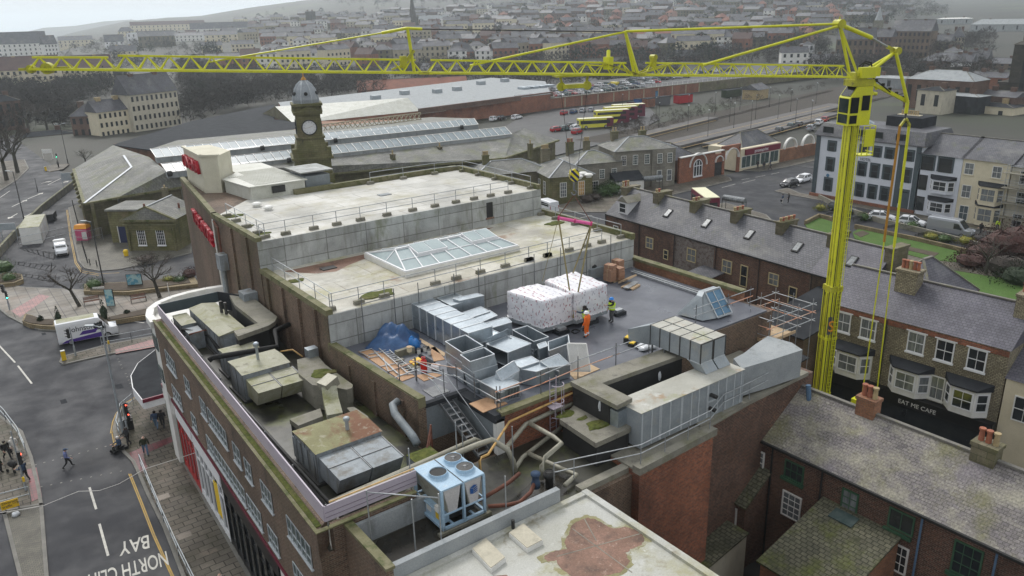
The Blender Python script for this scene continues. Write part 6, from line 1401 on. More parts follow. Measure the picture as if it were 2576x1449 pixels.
def car(L=4.1,W=1.76,H=1.47,paint='car_white',est=False):
 t=thing('parked_car','x','car');h=L/2;b=MB();w=W/2;wl=.9
 P=lambda x,top,k=1:(x,[(w*.86*k,.2),(w*k,.36),(w*k,.62),(w*.95*k,top)])
 loft(b,[P(-h,.62,.86),P(-h+.08,.86,.94),P(-h+.5,.93),P(-.2,.93),P(.62,.92),P(h-.55,.8,.97),P(h-.12,.66,.88),P(h,.5,.8)])
 b.build('body',m[paint],t,smooth=False,world=False)
 g_=MB();xr=-h+.12 if est else-h+.25
 Q=lambda x,z,k:(x,[(w*.93*k,wl-.02),(w*.93*k,wl),(w*(.72 if z>1.2 else .9)*k,z-.03),(w*.55*k,z)])
 loft(g_,[Q(xr,.98,.94),Q(xr+.42,H-.1,1),Q(-.35,H,1),Q(.25,H-.06,1),Q(1.02,.95,.96)]);g_.build('windows',m['glass'],t,world=False)
 r=MB();r.hexa([(xr+.46,-w*.66,H-.09),(xr+.46,w*.66,H-.09),(.22,w*.66,H-.06),(.22,-w*.66,H-.06)][::-1],[(xr+.5,-w*.6,H+.005),(xr+.5,w*.6,H+.005),(.2,w*.6,H-.015),(.2,-w*.6,H-.015)][::-1])
 for s in(-1,1):r.bar((.25,s*w*.7,H-.05),(1.0,s*w*.87,.95),.06);r.bar((-.32,s*w*.74,H-.03),(-.3,s*w*.925,.93),.07);r.bar((xr+.42,s*w*.71,H-.1),(xr+.02,s*w*.85,.96),.12);r.bar((xr+.42,s*w*.72,H-.08),(.25,s*w*.72,H-.05),.06)
 r.build('roof',m[paint],t,world=False)
 wheels(t,(-h+.78,h-.8),W)
 for s in(-1,1):
  b=MB();b.hexa([(h-.32,s*w*.55,.56),(h-.05,s*w*.55,.53),(h-.08,s*w*.78,.54),(h-.4,s*w*.9,.58)][::s],[(h-.34,s*w*.55,.7),(h-.1,s*w*.55,.67),(h-.14,s*w*.76,.68),(h-.42,s*w*.88,.73)][::s]);b.build('headlight',m['headlamp'],t,world=False)
  b=MB();b.box(-h-.01,s*w*.6,.68,-h+.14,s*w*.87,.84);b.build('taillight',m['tail'],t,world=False)
  b=MB();b.box(.72,s*w*.98,.9,.9,s*w*1.14,1.02);b.build('wing_mirror',m[paint],t,world=False)
 b=MB();b.box(h-.03,-.26,.36,h+.015,.26,.46);b.build('number_plate',m['white'],t,world=False)
 b=MB();b.box(h-.06,-w*.55,.26,h+.005,w*.55,.36);b.box(h-.08,-w*.35,.52,h-.015,w*.35,.62);b.build('grille',m['black'],t,world=False)
 return t
CARS={}
def put_car(label,pos,rz,paint,group,est=False):
 if est not in CARS:t=CARS[est]=car(est=est,L=4.5 if est else 4.05);first=True
 else:t=CARS[est];first=False
 if first and paint=='car_white':c=t
 else:c=dup(t,swap={m['car_white']:m[paint]})
 if first and c is not t:CARS[est]=t;t.location=(0,-400,-60)
 c.location=pos;c.rotation_euler=(0,0,rz);tag(c,label,'car',group);return c
def van(label,pos,rz,L=5.9,W=2.0,H=2.55,paint='car_white',name='van',sidewin=False,roofm=None):
 t=thing(name,label,'van',(0,0,0));h=L/2;w=W/2;b=MB()
 P=lambda x,zt,k=1,kt=.88:(x,[(w*.93*k,.3),(w*k,.5),(w*k,1.15),(w*(kt+.06)*k,zt*.86),(w*kt*k,zt-.07),(w*kt*.8*k,zt)])
 loft(b,[P(-h,H-.06,.96),P(-h+.1,H,1),P(h*.28,H,1),P(h*.42,H-.08,1),P(h*.72,1.3,1,.86),P(h-.35,1.12,.96,.84),P(h-.06,.95,.9,.84),P(h,.75,.84,.84)])
 b.build('body',m[paint],t,world=False);g_=MB()
 a,c=V(h*.435,0,H-.16),V(h*.715,0,1.36)
 g_.hexa([(c.x,-w*.8,c.z),(c.x+.02,-w*.8,c.z),(c.x+.02,w*.8,c.z),(c.x,w*.8,c.z)],[(a.x,-w*.74,a.z),(a.x+.02,-w*.74,a.z),(a.x+.02,w*.74,a.z),(a.x,w*.74,a.z)]);g_.build('windscreen',m['glass'],t,world=False)
 for s in(-1,1):
  g_=MB();y=s*w*1.003;y2=s*w*.97;P4=[(h*.22,y,1.2),(h*.6,y,1.2),(h*.43,y2,1.95 if H>2.2 else 1.6),(h*.22,y2,1.95 if H>2.2 else 1.6)];g_.face(P4 if s<0 else P4[::-1]);g_.build('side_window',m['glass'],t,world=False)
  if sidewin:g_=MB();P4=[(-h*.85,y,1.2),(h*.12,y,1.2),(h*.12,y2,1.75),(-h*.85,y2,1.75)];g_.face(P4 if s<0 else P4[::-1]);g_.build('side_window',m['glass'],t,world=False)
  b=MB();b.box(h-.3,s*w*.55,.72,h-.02,s*w*.82,.95);b.build('headlight',m['headlamp'],t,world=False)
  b=MB();b.box(-h-.01,s*w*.78,.8,-h+.05,s*w*.92,1.4);b.build('taillight',m['tail'],t,world=False)
  b=MB();b.box(h*.55,s*w*1.02,1.2,h*.6,s*w*1.2,1.5);b.build('wing_mirror',m['black'],t,world=False)
 wheels(t,(-h*.6,h*.62),W,.35)
 b=MB();b.box(h-.1,-w*.8,.32,h+.03,w*.8,.55);b.build('bumper',m['black'],t,world=False)
 if roofm:b=MB();b.box(-h*.95,-w*.7,H,h*.3,w*.7,H+.008);b.build('roof_panel',m[roofm],t,world=False)
 t.location=pos;t.rotation_euler=(0,0,rz);ORG[t]=V(pos);return t
 # ---- trees and shrubs
def branch(b,p,d,ln,r,depth,tw,spread=.55,up=.25):
 q=p+d*ln;b.tube([p,p.lerp(q,.5)+V(random.uniform(-.06,.06),random.uniform(-.06,.06),0)*ln,q],r,5 if depth>1 else 3,r*.62)
 if depth==0:return
 n=3 if depth>1 else 4
 for i in range(n):
  nd=(d*.8+V(random.gauss(0,spread),random.gauss(0,spread),random.gauss(up*.5,spread*.6))).normalized()
  branch(tw if depth<=2 else b,p.lerp(q,random.uniform(.55,1)),nd,ln*random.uniform(.6,.82),max(r*.55,.008),depth-1,tw,spread,up)
def bare_tree(label,pos,h,depth=4,group=None,spread=.55,lean=(0,0),cat='tree'):
 t=thing('bare_tree',label,cat,pos,group=group);b=MB();tw=MB()
 base=V(0,0,0);top=V(lean[0],lean[1],h*.32);b.tube([base,base.lerp(top,.5),top],h*.032,8,h*.022)
 for i in range(5):
  a=2*math.pi*i/5+random.uniform(-.4,.4);branch(b,top-V(0,0,random.uniform(0,h*.05)),V(math.cos(a)*.8,math.sin(a)*.8,random.uniform(.45,1.1)).normalized(),h*.24,h*.014,depth-1,tw,spread)
 b.build('trunk',m['bark'],t,world=False);tw.build('crown',m['twig'],t,world=False);return t
def shrub(label,pos,r,hgt,leaf,n=420,name='shrub',cone=False,ls=.11,group=None,cat='shrub',core=True):
 b=MB();
 for i in range(n):
  a=random.uniform(0,6.283);u=random.random()
  if cone:z=u*hgt;rr=r*(1-u)**.8*random.uniform(.7,1.05)
  else:ph=math.acos(1-1.0*u);k=random.uniform(.72,1.08);rr=r*math.sin(ph)*k*(1+.15*math.sin(3*a));z=hgt*math.cos(ph)*k
  p=V(rr*math.cos(a),rr*math.sin(a),max(.03,z));d=V(random.gauss(0,1),random.gauss(0,1),random.gauss(.3,1)).normalized();e=d.cross(V(random.random(),random.random(),random.random())).normalized()*ls*random.uniform(.6,1.3);f=d*ls*random.uniform(.8,1.5)
  b.face([p-e*.5,p+f*.5-e*.1,p+e*.5,p-f*.4])
 if core:blob(b,(0,0,hgt*.35),1,8,(r*.62,r*.62,hgt*.42 if not cone else hgt*.36),.15)
 o=b.build(name,m[leaf],None,label=label,cat=cat,group=group);o.location=pos;return o
 # ---- street on the left
D0=lambda x,y:(x/4,1086.75+y/4)
C0=lambda x,y:(x/4,724.5+y/4)
B0=lambda x,y:(x/4,362.25+y/4)
def hz(base,top):
 p=G(*base);d=ray(*top);return CAM.z+d.z*math.hypot(p.x,p.y)/math.hypot(d.x,d.y)
def post(label,base,top,r=.07,mt='dark_metal',name='lamp_post',cat='lamp post',arm=None,group=None,h=None):
 p=G(*base);h=h or hz(base,top);t=thing(name,label,cat,p,group=group)
 MB().tube([(0,0,0),(0,0,1.2)],r*1.5,8).build('base',m[mt],t,world=False);MB().tube([(0,0,1.2),(0,0,h)],r,8,r*.7).build('column',m[mt],t,world=False)
 if arm:
  for a in arm:b=MB();d=V(math.cos(a),math.sin(a),0);b.tube([V(0,0,h-.1),d*.6+V(0,0,h+.1)],.04,6);b.bar(d*.55+V(0,0,h+.1),d*1.25+V(0,0,h+.13),.28,.1);b.build('lantern',m['galv_dull'],t,world=False)
 return t,p,h
def signal_head(t,h,face,on=None,off=(0,0)):
 d=V(math.cos(face),math.sin(face),0);c=V(off[0],off[1],h)
 b=MB();b.bar(c-V(0,0,.5),c+V(0,0,.5),.32,.25);s=b.build('signal_head',m['black'],t,world=False)
 for i,(z,mt)in enumerate(((.32,'lamp_red'),(0,'plastic_yellow'),(-.32,'lamp_green'))):
  mm=mt if on==i else 'rubber';b=MB();b.tube([c+d*.14+V(0,0,z),c+d*.17+V(0,0,z)],.1,10);b.build('lamp',m[mm],s,world=False)
  b=MB();b.bar(c+d*.16+V(0,0,z+.1),c+d*.36+V(0,0,z+.07),.22,.02);b.build('visor',m['black'],s,world=False)
v=van('white delivery van with purple flash and script lettering crossing the junction',(0,0,0),0,5.9,2.05,2.6,'car_white','delivery_van',roofm='ac_roof')
p,q=G(162,872),G(290,846);a=hd_(p,q);n_=V(-math.sin(a),math.cos(a),0);v.location=(p+q)/2+n_*1.0;v.rotation_euler=(0,0,a);ORG[v]=V(0,0,0)
b=MB();b.hexa([(-2.7,-1.035,.35),(1.3,-1.035,.35),(1.3,-1.03,.35),(-2.7,-1.03,.35)],[(-2.2,-1.035,.62),(1.5,-1.035,.9),(1.5,-1.03,.9),(-2.2,-1.03,.62)]);b.hexa([(-.9,-1.035,.95),(.7,-1.035,.95),(.7,-1.03,.95),(-.9,-1.03,.95)],[(-.5,-1.035,1.35),(1.0,-1.035,1.35),(1.0,-1.03,1.35),(-.5,-1.03,1.35)]);b.build('purple_flash',m['van_purple'],v,world=False)
t=text('van_lettering',"Johnson's",m['text_dark'],(-1.75,-1.04,1.45),(1,0,0),(0,0,1),.82,v,ext=.004,world=False,sx=.92)
g_='traffic signals at the junction'
t,p,h=post('traffic signal on island point facing the main road',C0(765,690),C0(690,395),.06,'galv_dull','traffic_signal','traffic signal',group=g_);signal_head(t,h-.6,3.6,None,(-.25,-.1))
t,p,h=post('traffic signal beside guard rail on the traffic island',C0(1108,642),C0(1042,345),.06,'galv_dull','traffic_signal','traffic signal',group=g_);signal_head(t,h-.3,3.0,None,(-.3,.1));MB().bar((0,-.12,.95),(0,-.12,1.3),.16).build('push_button',m['plastic_yellow'],t,world=False)
t,p,h=post('traffic signal with two red lamps beside the scooter rider',D0(1290,20),C0(1235,1165),.06,'galv_dull','traffic_signal','traffic signal',group=g_);signal_head(t,2.4,-1.0,0,(.2,0));signal_head(t,1.5,-1.0,0,(.25,0))
t,p,h=post('traffic signal with red lamp on the left footway',D0(268,600),D0(148,-20),.06,'galv_dull','traffic_signal','traffic signal',group=g_);signal_head(t,2.9,-.4,0,(.1,-.1));MB().bar((0,-.12,.95),(0,-.12,1.3),.16).build('push_button',m['plastic_yellow'],t,world=False)
t,p,h=post('traffic signal showing green beside the wet plaza',C0(100,225),C0(45,-30),.06,'galv_dull','traffic_signal','traffic signal',group=g_);signal_head(t,2.0,-1.2,2,(0,0));signal_head(t,h-.4,2.5,None,(-.2,0))
t,p,h=post('traffic signal showing green on far road island',B0(590,230),B0(560,95),.06,'dark_metal','traffic_signal','traffic signal',group=g_);signal_head(t,h-.5,-2.0,2)
g_='street lamp posts'
post('tall pale lamp post rising in front of the white van',(311,1090),C0(1018,385),.1,'galv_dull',arm=[2.6],group=g_)
post('dark lamp post beside the white container',B0(248,785),B0(128,275),.09,arm=[2.6],group=g_)
post('dark lamp post in front of the station lodge',B0(1055,1460),B0(905,780),.09,arm=[2.6],group=g_)
post('white post standing beside second plaza bench',C0(1708,95),C0(1680,-50),.05,'white',name='sign_post',cat='post')
post('twin armed street lamp near corner house with round turret',B0(685,200),(153,312),.08,arm=[0,3.14],group=g_)
post('thin dark lamp post between road lanes at upper left',B0(380,480),B0(345,340),.06,group=g_)
def fence(label,pts,h=1.1,mt='galv_dull',n=12,bars=False,name='guard_rail',cat='guard railing',z=.12,group=None):
 P=[G(x,y,z)for x,y in pts];t=thing(name,label,cat,P[0],group=group);b=MB()
 for f in(1,.45):b.tube([q+V(0,0,h*f)for q in P],.035,6)
 b.build('rail',m[mt],t)
 for i,(p,q)in enumerate(zip(P,P[1:])):
  L=(q-p).length;k=max(1,int(L/1.8))
  for j in range(k+1):c=p.lerp(q,j/k);MB().tube([c,c+V(0,0,h)],.03,5).build('post',m[mt],t)
  if bars:
   b=MB();
   for j in range(int(L/.16)):c=p.lerp(q,j*.16/L);b.bar(c+V(0,0,.1),c+V(0,0,h),.018)
   b.build('bars',m[mt],t)
 return t
g_='pedestrian guard railings along the kerbs'
fence('long grey pedestrian railing along the shopping pavement',[D0(1420,350),D0(1475,480),D0(1650,905),D0(1800,1240),D0(1985,1620)],group=g_)
fence('curved railing round the pavement corner by traffic signal',[C0(1345,1175),C0(1230,1275),C0(1190,1449),D0(1215,60)],group=g_)
fence('railing at the edge of left footway',[C0(-40,1230),C0(60,1330),D0(195,60),D0(270,230)],group=g_)
fence('short railing crossing the left footway behind yellow sign',[D0(5,760),D0(312,680)],group=g_)
fence('railing on the traffic island behind white van',[C0(1030,590),C0(1330,540),C0(1540,500)],group=g_)
def barrier():
 P=[G(*B0(x,y))for x,y in((-200,1330),(0,1130),(150,960),(420,690),(600,545),(760,420))];t=thing('barrier_wall','long low concrete wall with mossy coping between road and station forecourt','wall',P[0]);b=MB();c=MB()
 for p,q in zip(P,P[1:]):b.bar(p+V(0,0,.6),q+V(0,0,.6),.3,1.2);c.bar(p+V(0,0,1.24),q+V(0,0,1.24),.42,.1)
 b.build('wall',m['conc'],t);c.build('coping',m['coping'],t);r=MB()
 for p,q in zip(P,P[1:]):r.tube([p+V(.5,-.3,1.7),q+V(.5,-.3,1.7)],.03,5);k=int((q-p).length/2.5)+1;[r.tube([p.lerp(q,j/k)+V(.5,-.3,0),p.lerp(q,j/k)+V(.5,-.3,1.75)],.03,5)for j in range(k)]
 r.build('mesh_rail',m['steel_dark'],t)
barrier()
def bollard(label,b0,h=.95,r=.07,mt='black',cap=None,group='black bollards along the forecourt kerb',z=.12):
 p=G(*b0,z);b=MB();b.lathe(p,[(r*1.2,0),(r,.06),(r,h*.9),(r*.7,h)],10);o=b.build('bollard',m[mt],None,smooth=True,label=label,cat='bollard',group=group)
 if cap:MB().lathe(p+V(0,0,h*.55),[(r*1.05,0),(r*1.05,h*.25)],10).build('band',m[cap],o)
for i in range(9):x,y=735+(788-735)*i/8,610+(815-610)*i/8;bollard('black bollard in the row between kerb and station wall, %s from far end'%['first','second','third','fourth','fifth','sixth','seventh','eighth','ninth'][i],B0(x,y))
for i in range(7):x,y=832+(882-832)*i/6,1030+(1195-1030)*i/6;bollard('black bollard in the row below the orange kiosk, %s from the kiosk'%['first','second','third','fourth','fifth','sixth','seventh'][i],B0(x,y))
bollard('black bollard between kiosk row and lamp post',B0(908,1218));bollard('black bollard standing nearest the forecourt lamp post',B0(978,1232))
def lit_bollard(label,x,y):
 p=G(x,y,.12);b=MB();b.box(-.2,-.13,0,.2,.13,1.0);o=b.build('traffic_bollard',m['plastic_yellow'],None,label=label,cat='bollard',group='yellow traffic island bollards');o.location=p;MB().box(-.2,-.13,1.0,.2,.13,1.08).build('cap',m['white'],o,world=False)
lit_bollard('yellow traffic bollard on the near point of the island',*C0(648,725));lit_bollard('yellow traffic bollard on far road island',*B0(463,270))
MB().prism(gpoly([B0(440,262),B0(500,285),B0(640,255),B0(700,205),B0(600,205),B0(470,225)]),-.05,.13).build('far_traffic_island',m['paving'],kind='structure')
def pp(x,y,z=.12):return G(x,y,z)
pa,pb=G(172,1176),G(300,1140)
person('man in blue jacket and cap striding across the road',pp(172,1177,0),hd_(pa,pb),'cloth_blue','cloth_black','cap','walk')
person('person in blue jacket and jeans walking under the canopy',pp(395,1078),1.2,'cloth_navy','cloth_jean','hair_dark','walk')
person('person in black coat walking beside blue jacket under the canopy',pp(411,1076),1.2,'cloth_black','cloth_black','hair_dark','walk')
person('bald man in dark green jacket and jeans on red paving',pp(368,1144),-1.7,'cloth_green','cloth_jean','bald','walk')
person('person in long black coat standing behind the mobility scooter',pp(325,1122),3.5,'cloth_black','cloth_black','hair_dark','push',1.78,hood='cloth_black')
sp=pp(303,1134,.02);person('person in dark jacket seated on the mobility scooter',sp,3.4,'cloth_navy','cloth_black','hair_white','sit')
def scooter(label,p,a,name='mobility_scooter'):
 t=thing(name,label,'mobility scooter',p,a);MB().box(-.5,-.28,.15,.6,.28,.3).build('deck',m['black'],t,world=False);MB().box(-.3,-.25,.38,.18,.25,.5).build('seat',m['black'],t,world=False);MB().tube([(.6,0,.25),(.42,0,.9)],.04,8).build('tiller',m['cloth_green'],t,world=False)
 for x in(-.4,.55):
  for y in(-.28,.28):MB().tube([(x,y-.06,.15),(x,y+.06,.15)],.15,12).build('wheel',m['rubber'],t,world=False)
scooter('dark mobility scooter stopped on the red paving',sp,3.4)
person('bald man in dark jacket on the pavement at bottom of picture',pp(562,1502),1.6,'cloth_black','cloth_black','bald','walk')
person('woman in black fur collared coat carrying a bag on left footway',pp(20,1155),-1.2,'cloth_black','cloth_black','hair_dark','walk',extra='bag',hood='pipe_lag')
person('person in white coat and trousers on left footway',pp(40,1145),-1.3,'cloth_white','cloth_white','hair_white','walk')
person('white haired person in dark coat pushing a buggy',pp(66,1210),2.2,'cloth_navy','cloth_black','hair_white','push')
person('person in green coat at left edge carrying bag',pp(3,1188),.3,'leaf_dark','cloth_black','hair_dark','stand',extra='bag')
person('cyclist dismounted beside the far green signal',pp(*B0(590,235)),.5,'cloth_grey','cloth_black','hair_dark','stand')
def buggy():
 p=pp(36,1185);t=thing('buggy','black pushchair on the left footway','pushchair',p,2.2);b=MB();blob(b,(0,0,.65),.36,10,(1.2,.8,.8),.08);b.build('seat',m['black'],t,world=False,smooth=True);MB().tube([(-.7,0,1.05),(.3,0,.3)],.03,6).build('frame',m['steel_dark'],t,world=False)
 for x in(-.35,.35):
  for y in(-.25,.25):MB().tube([(x,y-.03,.14),(x,y+.03,.14)],.14,12).build('wheel',m['rubber'],t,world=False)
buggy()
def diversion():
 a,c=G(*D0(30,835)),G(*D0(208,780));t=thing('diversion_sign','yellow diverted traffic sign on a stand by the cobbled verge','road sign',(a+c)/2);d=(c-a).normalized();up=V(0,0,1)
 a2,z0,z1=a+V(0,0,.25),.35,1.0;P=[V(a.x,a.y,z0),V(c.x,c.y,z0),V(c.x,c.y,z1),V(a.x,a.y,z1)];n=d.cross(up)*.02;MB().hexa([P[0]-n,P[1]-n,P[1]+n,P[0]+n],[P[3]-n,P[2]-n,P[2]+n,P[3]+n]).build('plate',m['sign_yellow'],t)
 text('sign_lettering','Diverted\ntraffic',m['text_dark'],V(a.x,a.y,.76)+d*.08+n*1.6,d,up,.27,t,ext=.004)
 q=V(a.x,a.y,.68)+d*(c-a).length*.66+n*1.7;b=MB();b.bar(q,q+d*.35,.05,.01);b.bar(q+d*.38,q+d*.26+up*.1,.05,.01);b.bar(q+d*.38,q+d*.26-up*.1,.05,.01);b.build('arrow',m['text_dark'],t);f=MB()
 for s in(.15,.85):f.bar(a.lerp(c,s)+V(.2,.2,0),a.lerp(c,s)+V(0,0,.4),.05)
 f.build('stand',m['steel_dark'],t)
 b=MB();blob(b,G(*D0(160,830),.2),.28,8,(1,.8,.8));b.build('sandbag',m['plastic_sheet'],None,smooth=True,label='white sandbag below the yellow diversion sign',cat='sandbag')
diversion()
def bench(label,x,y,a,mt='pipe_rust',z=.12,group='park benches'):
 t=thing('bench',label,'bench',G(x,y,z),a,group);
 for nm,f in(('seat',lambda b:[b.box(-.9,-.05+i*.14,.42,.9,.05+i*.14,.46)for i in range(4)]),('backrest',lambda b:[b.box(-.9,.5,.55+i*.13,.9,.54,.64+i*.13)for i in range(3)])):b=MB();f(b);b.build(nm,m[mt],t,world=False)
 for s in(-.85,.85):b=MB();b.bar((s,0,0),(s,0,.62),.06);b.bar((s,.5,0),(s,.52,.95),.06);b.bar((s,-.02,.62),(s,.5,.64),.07,.05);b.build('leg',m['dark_metal'],t,world=False)
bench('brown slatted bench left of the blue info totem',*C0(930,165),-.12);bench('brown slatted bench right of the blue info totem',*C0(1400,140),-.12)
def board(label,b0,w,h,z0,face,mt,name='info_board',cat='sign',z=.12,thick=.14,frame='black'):
 p=G(*b0,z);t=thing(name,label,cat,p,face);MB().box(-w/2,-thick/2,z0,w/2,thick/2,z0+h).build('frame',m[frame],t,world=False);MB().box(-w/2+.06,-thick/2-.012,z0+.06,w/2-.06,-thick/2,z0+h-.06).build('poster',m[mt],t,world=False)
 if z0>.15:
  for s in(-w/2+.08,w/2-.08):MB().box(s-.05,-.05,0,s+.05,.05,z0).build('leg',m[frame],t,world=False)
board('tall blue and white information totem on the plaza',C0(1120,185),1.0,2.2,.05,-.55,'blue_poster','info_totem','information totem');board('black framed town map board in the planting bed',B0(1370,1460),1.9,1.5,.6,-.5,'blue_poster','map_board','map board')
board('long narrow white street name plate on the planter wall',C0(1000,48),1.4,.3,.5,-.5,'white','name_plate','street sign',thick=.05,frame='white')
board('grey backed direction sign beside white container',B0(105,960),2.4,1.1,1.6,-.5,'galv_dull','direction_sign','road sign',z=0,frame='galv_dull');board('grey backed direction sign at far end of barrier wall',B0(690,430),2.2,1.6,1.4,-.5,'galv_dull','direction_sign','road sign',z=0,frame='galv_dull');board('white arrow shaped road sign near far green signal',B0(487,150),2.4,1.0,1.5,-.5,'white','direction_sign','road sign',z=0,frame='white')
def container():
 t=thing('site_container','white site container with mossy roof and side doors','container',(0,0,0));a,c,d=G(*B0(225,1018)),G(*B0(432,998)),G(*B0(492,862));e=d-c;q=[a,c,d,a+e];b=MB();b.hexa(q,[p+V(0,0,2.7)for p in q]);b.build('body',m['white'],t)
 MB().hexa([p+V(0,0,2.7)for p in q],[p+V(0,0,2.75)for p in q]).build('roof_panel',m['ac_roof'],t);n=(c-a).normalized().cross(V(0,0,1))*.03;f=MB();o2=(c-c).cross(V(0,0,1))
 nn=V(e.y,-e.x,0).normalized()*.02
 for k in(.2,.55):p=c.lerp(d,k)+nn;r=c.lerp(d,k+.25)+nn;f.hexa([p,r,r+nn,p+nn],[x+V(0,0,2.3)for x in(p,r,r+nn,p+nn)])
 f.build('door',m['white_clean'],t)
container()
b=MB();p=G(*B0(500,770));b.box(-1,-1.6,.35,1,1.6,1.4);o=b.build('trailer',m['black'],None,label='dark covered trailer behind the white container',cat='trailer');o.location=p;o.rotation_euler=(0,0,-.3)
for s in(-1,1):MB().tube([(s*1.0-.1,0,.33),(s*1.0+.1,0,.33)],.33,14).build('wheel',m['rubber'],o,world=False)
p,q=G(*B0(605,1025)),G(*B0(650,1195));sv=van('small white works van with red stripe parked on forecourt',(p+q)/2+V(.0,.3,0),hd_(p,q),4.4,1.75,1.85,'car_white','works_van');MB().box(-.5,-.85,1.86,-.3,.85,2.1).build('light_bar',m['white'],sv,world=False);MB().hexa([(1.3,-.3,1.15),(1.8,-.75,1.0),(1.8,-.3,1.0),(1.3,.3,1.15)],[(1.3,-.3,1.19),(1.8,-.75,1.04),(1.8,-.3,1.04),(1.3,.3,1.19)]).build('stripe',m['shop_red'],sv,world=False)
def kiosk():
 p=G(*B0(850,960),.12);t=thing('kiosk','orange and magenta ticket kiosk behind fence panels','kiosk',p,-.6);MB().box(-.9,-.7,0,.9,.7,1.9).build('body',m['magenta'],t,world=False);MB().hexa([(-1,-.8,1.9),(1,-.8,1.9),(1,.8,1.9),(-1,.8,1.9)],[(-.9,-.5,2.5),(.9,-.5,2.5),(.9,.8,2.4),(-.9,.8,2.4)]).build('canopy',m['orange_plastic'],t,world=False);MB().box(.1,-.75,.2,.85,-.7,1.4).build('poster',m['white'],t,world=False)
kiosk()
fence('temporary fence panels round the orange kiosk',[B0(770,990),B0(905,1000),B0(1040,960)],2.0,'steel',bars=True,name='fence_panel',cat='fence');fence('temporary fence panels beside the white container',[B0(200,1060),B0(440,1010),B0(720,940)],1.9,'steel',name='fence_panel',cat='fence')
b=MB();p=G(*B0(1272,1125),.12);b.lathe(p,[(.3,0),(.36,.7),(.38,.72),(.25,.95)],8);b.build('grit_bin',m['plastic_yellow'],None,label='yellow grit bin on the station forecourt',cat='grit bin')
b=MB();p=G(*C0(1300,1415),.12);b.box(p.x-.35,p.y-.35,.12,p.x+.35,p.y+.35,1.15);o=b.build('cabinet',m['black'],None,label='black street cabinet behind the red signal',cat='cabinet');MB().box(p.x-.38,p.y-.38,1.15,p.x+.38,p.y+.38,1.2).build('lid',m['dark_metal'],o)
def planter(label,pts,h,fill='soil',thick=.35):
 P=gpoly(pts);t=thing('planter',label,'planter',(P[0][0],P[0][1],0));MB().prism(P,.0,h-.1).build('wall',m['planter_stone'],t);c=V(sum(p[0]for p in P)/len(P),sum(p[1]for p in P)/len(P),0);MB().prism([(c.x+(p[0]-c.x)*.88,c.y+(p[1]-c.y)*.8)for p in P],h-.12,h-.02).build('bed',m[fill],t)
planter('curved stone planter behind the white van',[C0(235,375),C0(300,405),C0(430,425),C0(570,432),C0(570,365),C0(440,360),C0(330,315),C0(260,300)],.65)
planter('long stone planter wall right of the white van',[C0(1060,385),C0(1500,315),C0(1520,240),C0(1060,345)],.65)
planter('raised stone planting bed behind the two benches',[C0(850,75),C0(1300,85),C0(2010,0),C0(1960,-75),C0(1300,-20),C0(860,0)],.7);planter('round stone planter at left edge of the lot',[B0(0,1449),B0(150,1440),B0(245,1400),B0(230,1350),B0(60,1330),B0(-40,1380)],.7)
for lab,x,y,r,h,lf,cone in(('dark conifer above the tail of the white van',150,817,.55,2.3,'leaf_dark',1),('dark conifer above the bonnet of the white van',265,806,.62,2.6,'leaf_dark',1),('glossy green shrub beside the forecourt lamp post',237,722,1.5,1.3,'leaf',0),('yellow green shrub left of the red shrub',425,707,1.0,.8,'leaf_yellow',0),('low green shrub under the map board trees',452,708,1.1,.8,'leaf',0),('dark red shrub against the cinema wall',478,697,1.5,1.5,'leaf_red',0),('large green shrub at left edge above the round planter',8,683,2.2,2.0,'leaf',0),('smaller green shrub in the round planter',24,705,1.3,1.2,'leaf',0),('tiny dark shrub in the long planter',320,789,.35,.5,'leaf_dark',0),('tiny dark shrub in the curved planter',102,806,.35,.6,'leaf_dark',0),('twiggy brown shrub bed before the lodge windows',365,655,2.0,.8,'twig',0)):
 shrub(lab,G(x,y,.5 if y<790 else .6),r,h,lf,520 if r>1 else 300,cone=bool(cone))
bare_tree('small bare street tree left of the info totem',G(200,770,.12),7.0,4,lean=(-.6,.3),group='bare street trees');bare_tree('bare spreading tree beside the map board',G(402,748,.12),7.5,4,lean=(-.3,.2),group='bare street trees')
bare_tree('bare bushy tree on far road island',G(*B0(870,225)),6,4,group='bare street trees')
bare_tree('tall bare tree at left edge beside upper road',G(*B0(70,370)),15,5,group='bare street trees',spread=.45);bare_tree('tall bare tree behind upper road kerb',G(*B0(180,292)),15,5,group='bare street trees',spread=.45)
for i,(x,y,h)in enumerate(((20,330,14),(75,300,15),(120,290,13),(45,280,14),(160,275,10))):bare_tree(['bare tree left of the leaf strewn road corner','bare tree in front of brown brick building','bare tree between two dark houses','bare tree behind the brown brick building','small bare tree near corner house turret'][i],G(x,y+40),h,4,group='bare street trees',spread=.45)
b=MB();P=[G(*D0(x,y),5.2)for x,y in((-60,820),(150,790),(440,740),(790,597),(1000,590),(1200,520),(1460,370),(1780,270),(1975,205))];
b.tube(P,.02,5);b.build('festoon_cable',m['cloth_white'],None,label='sagging pale cable strung across the street to the shopfronts',cat='cable')
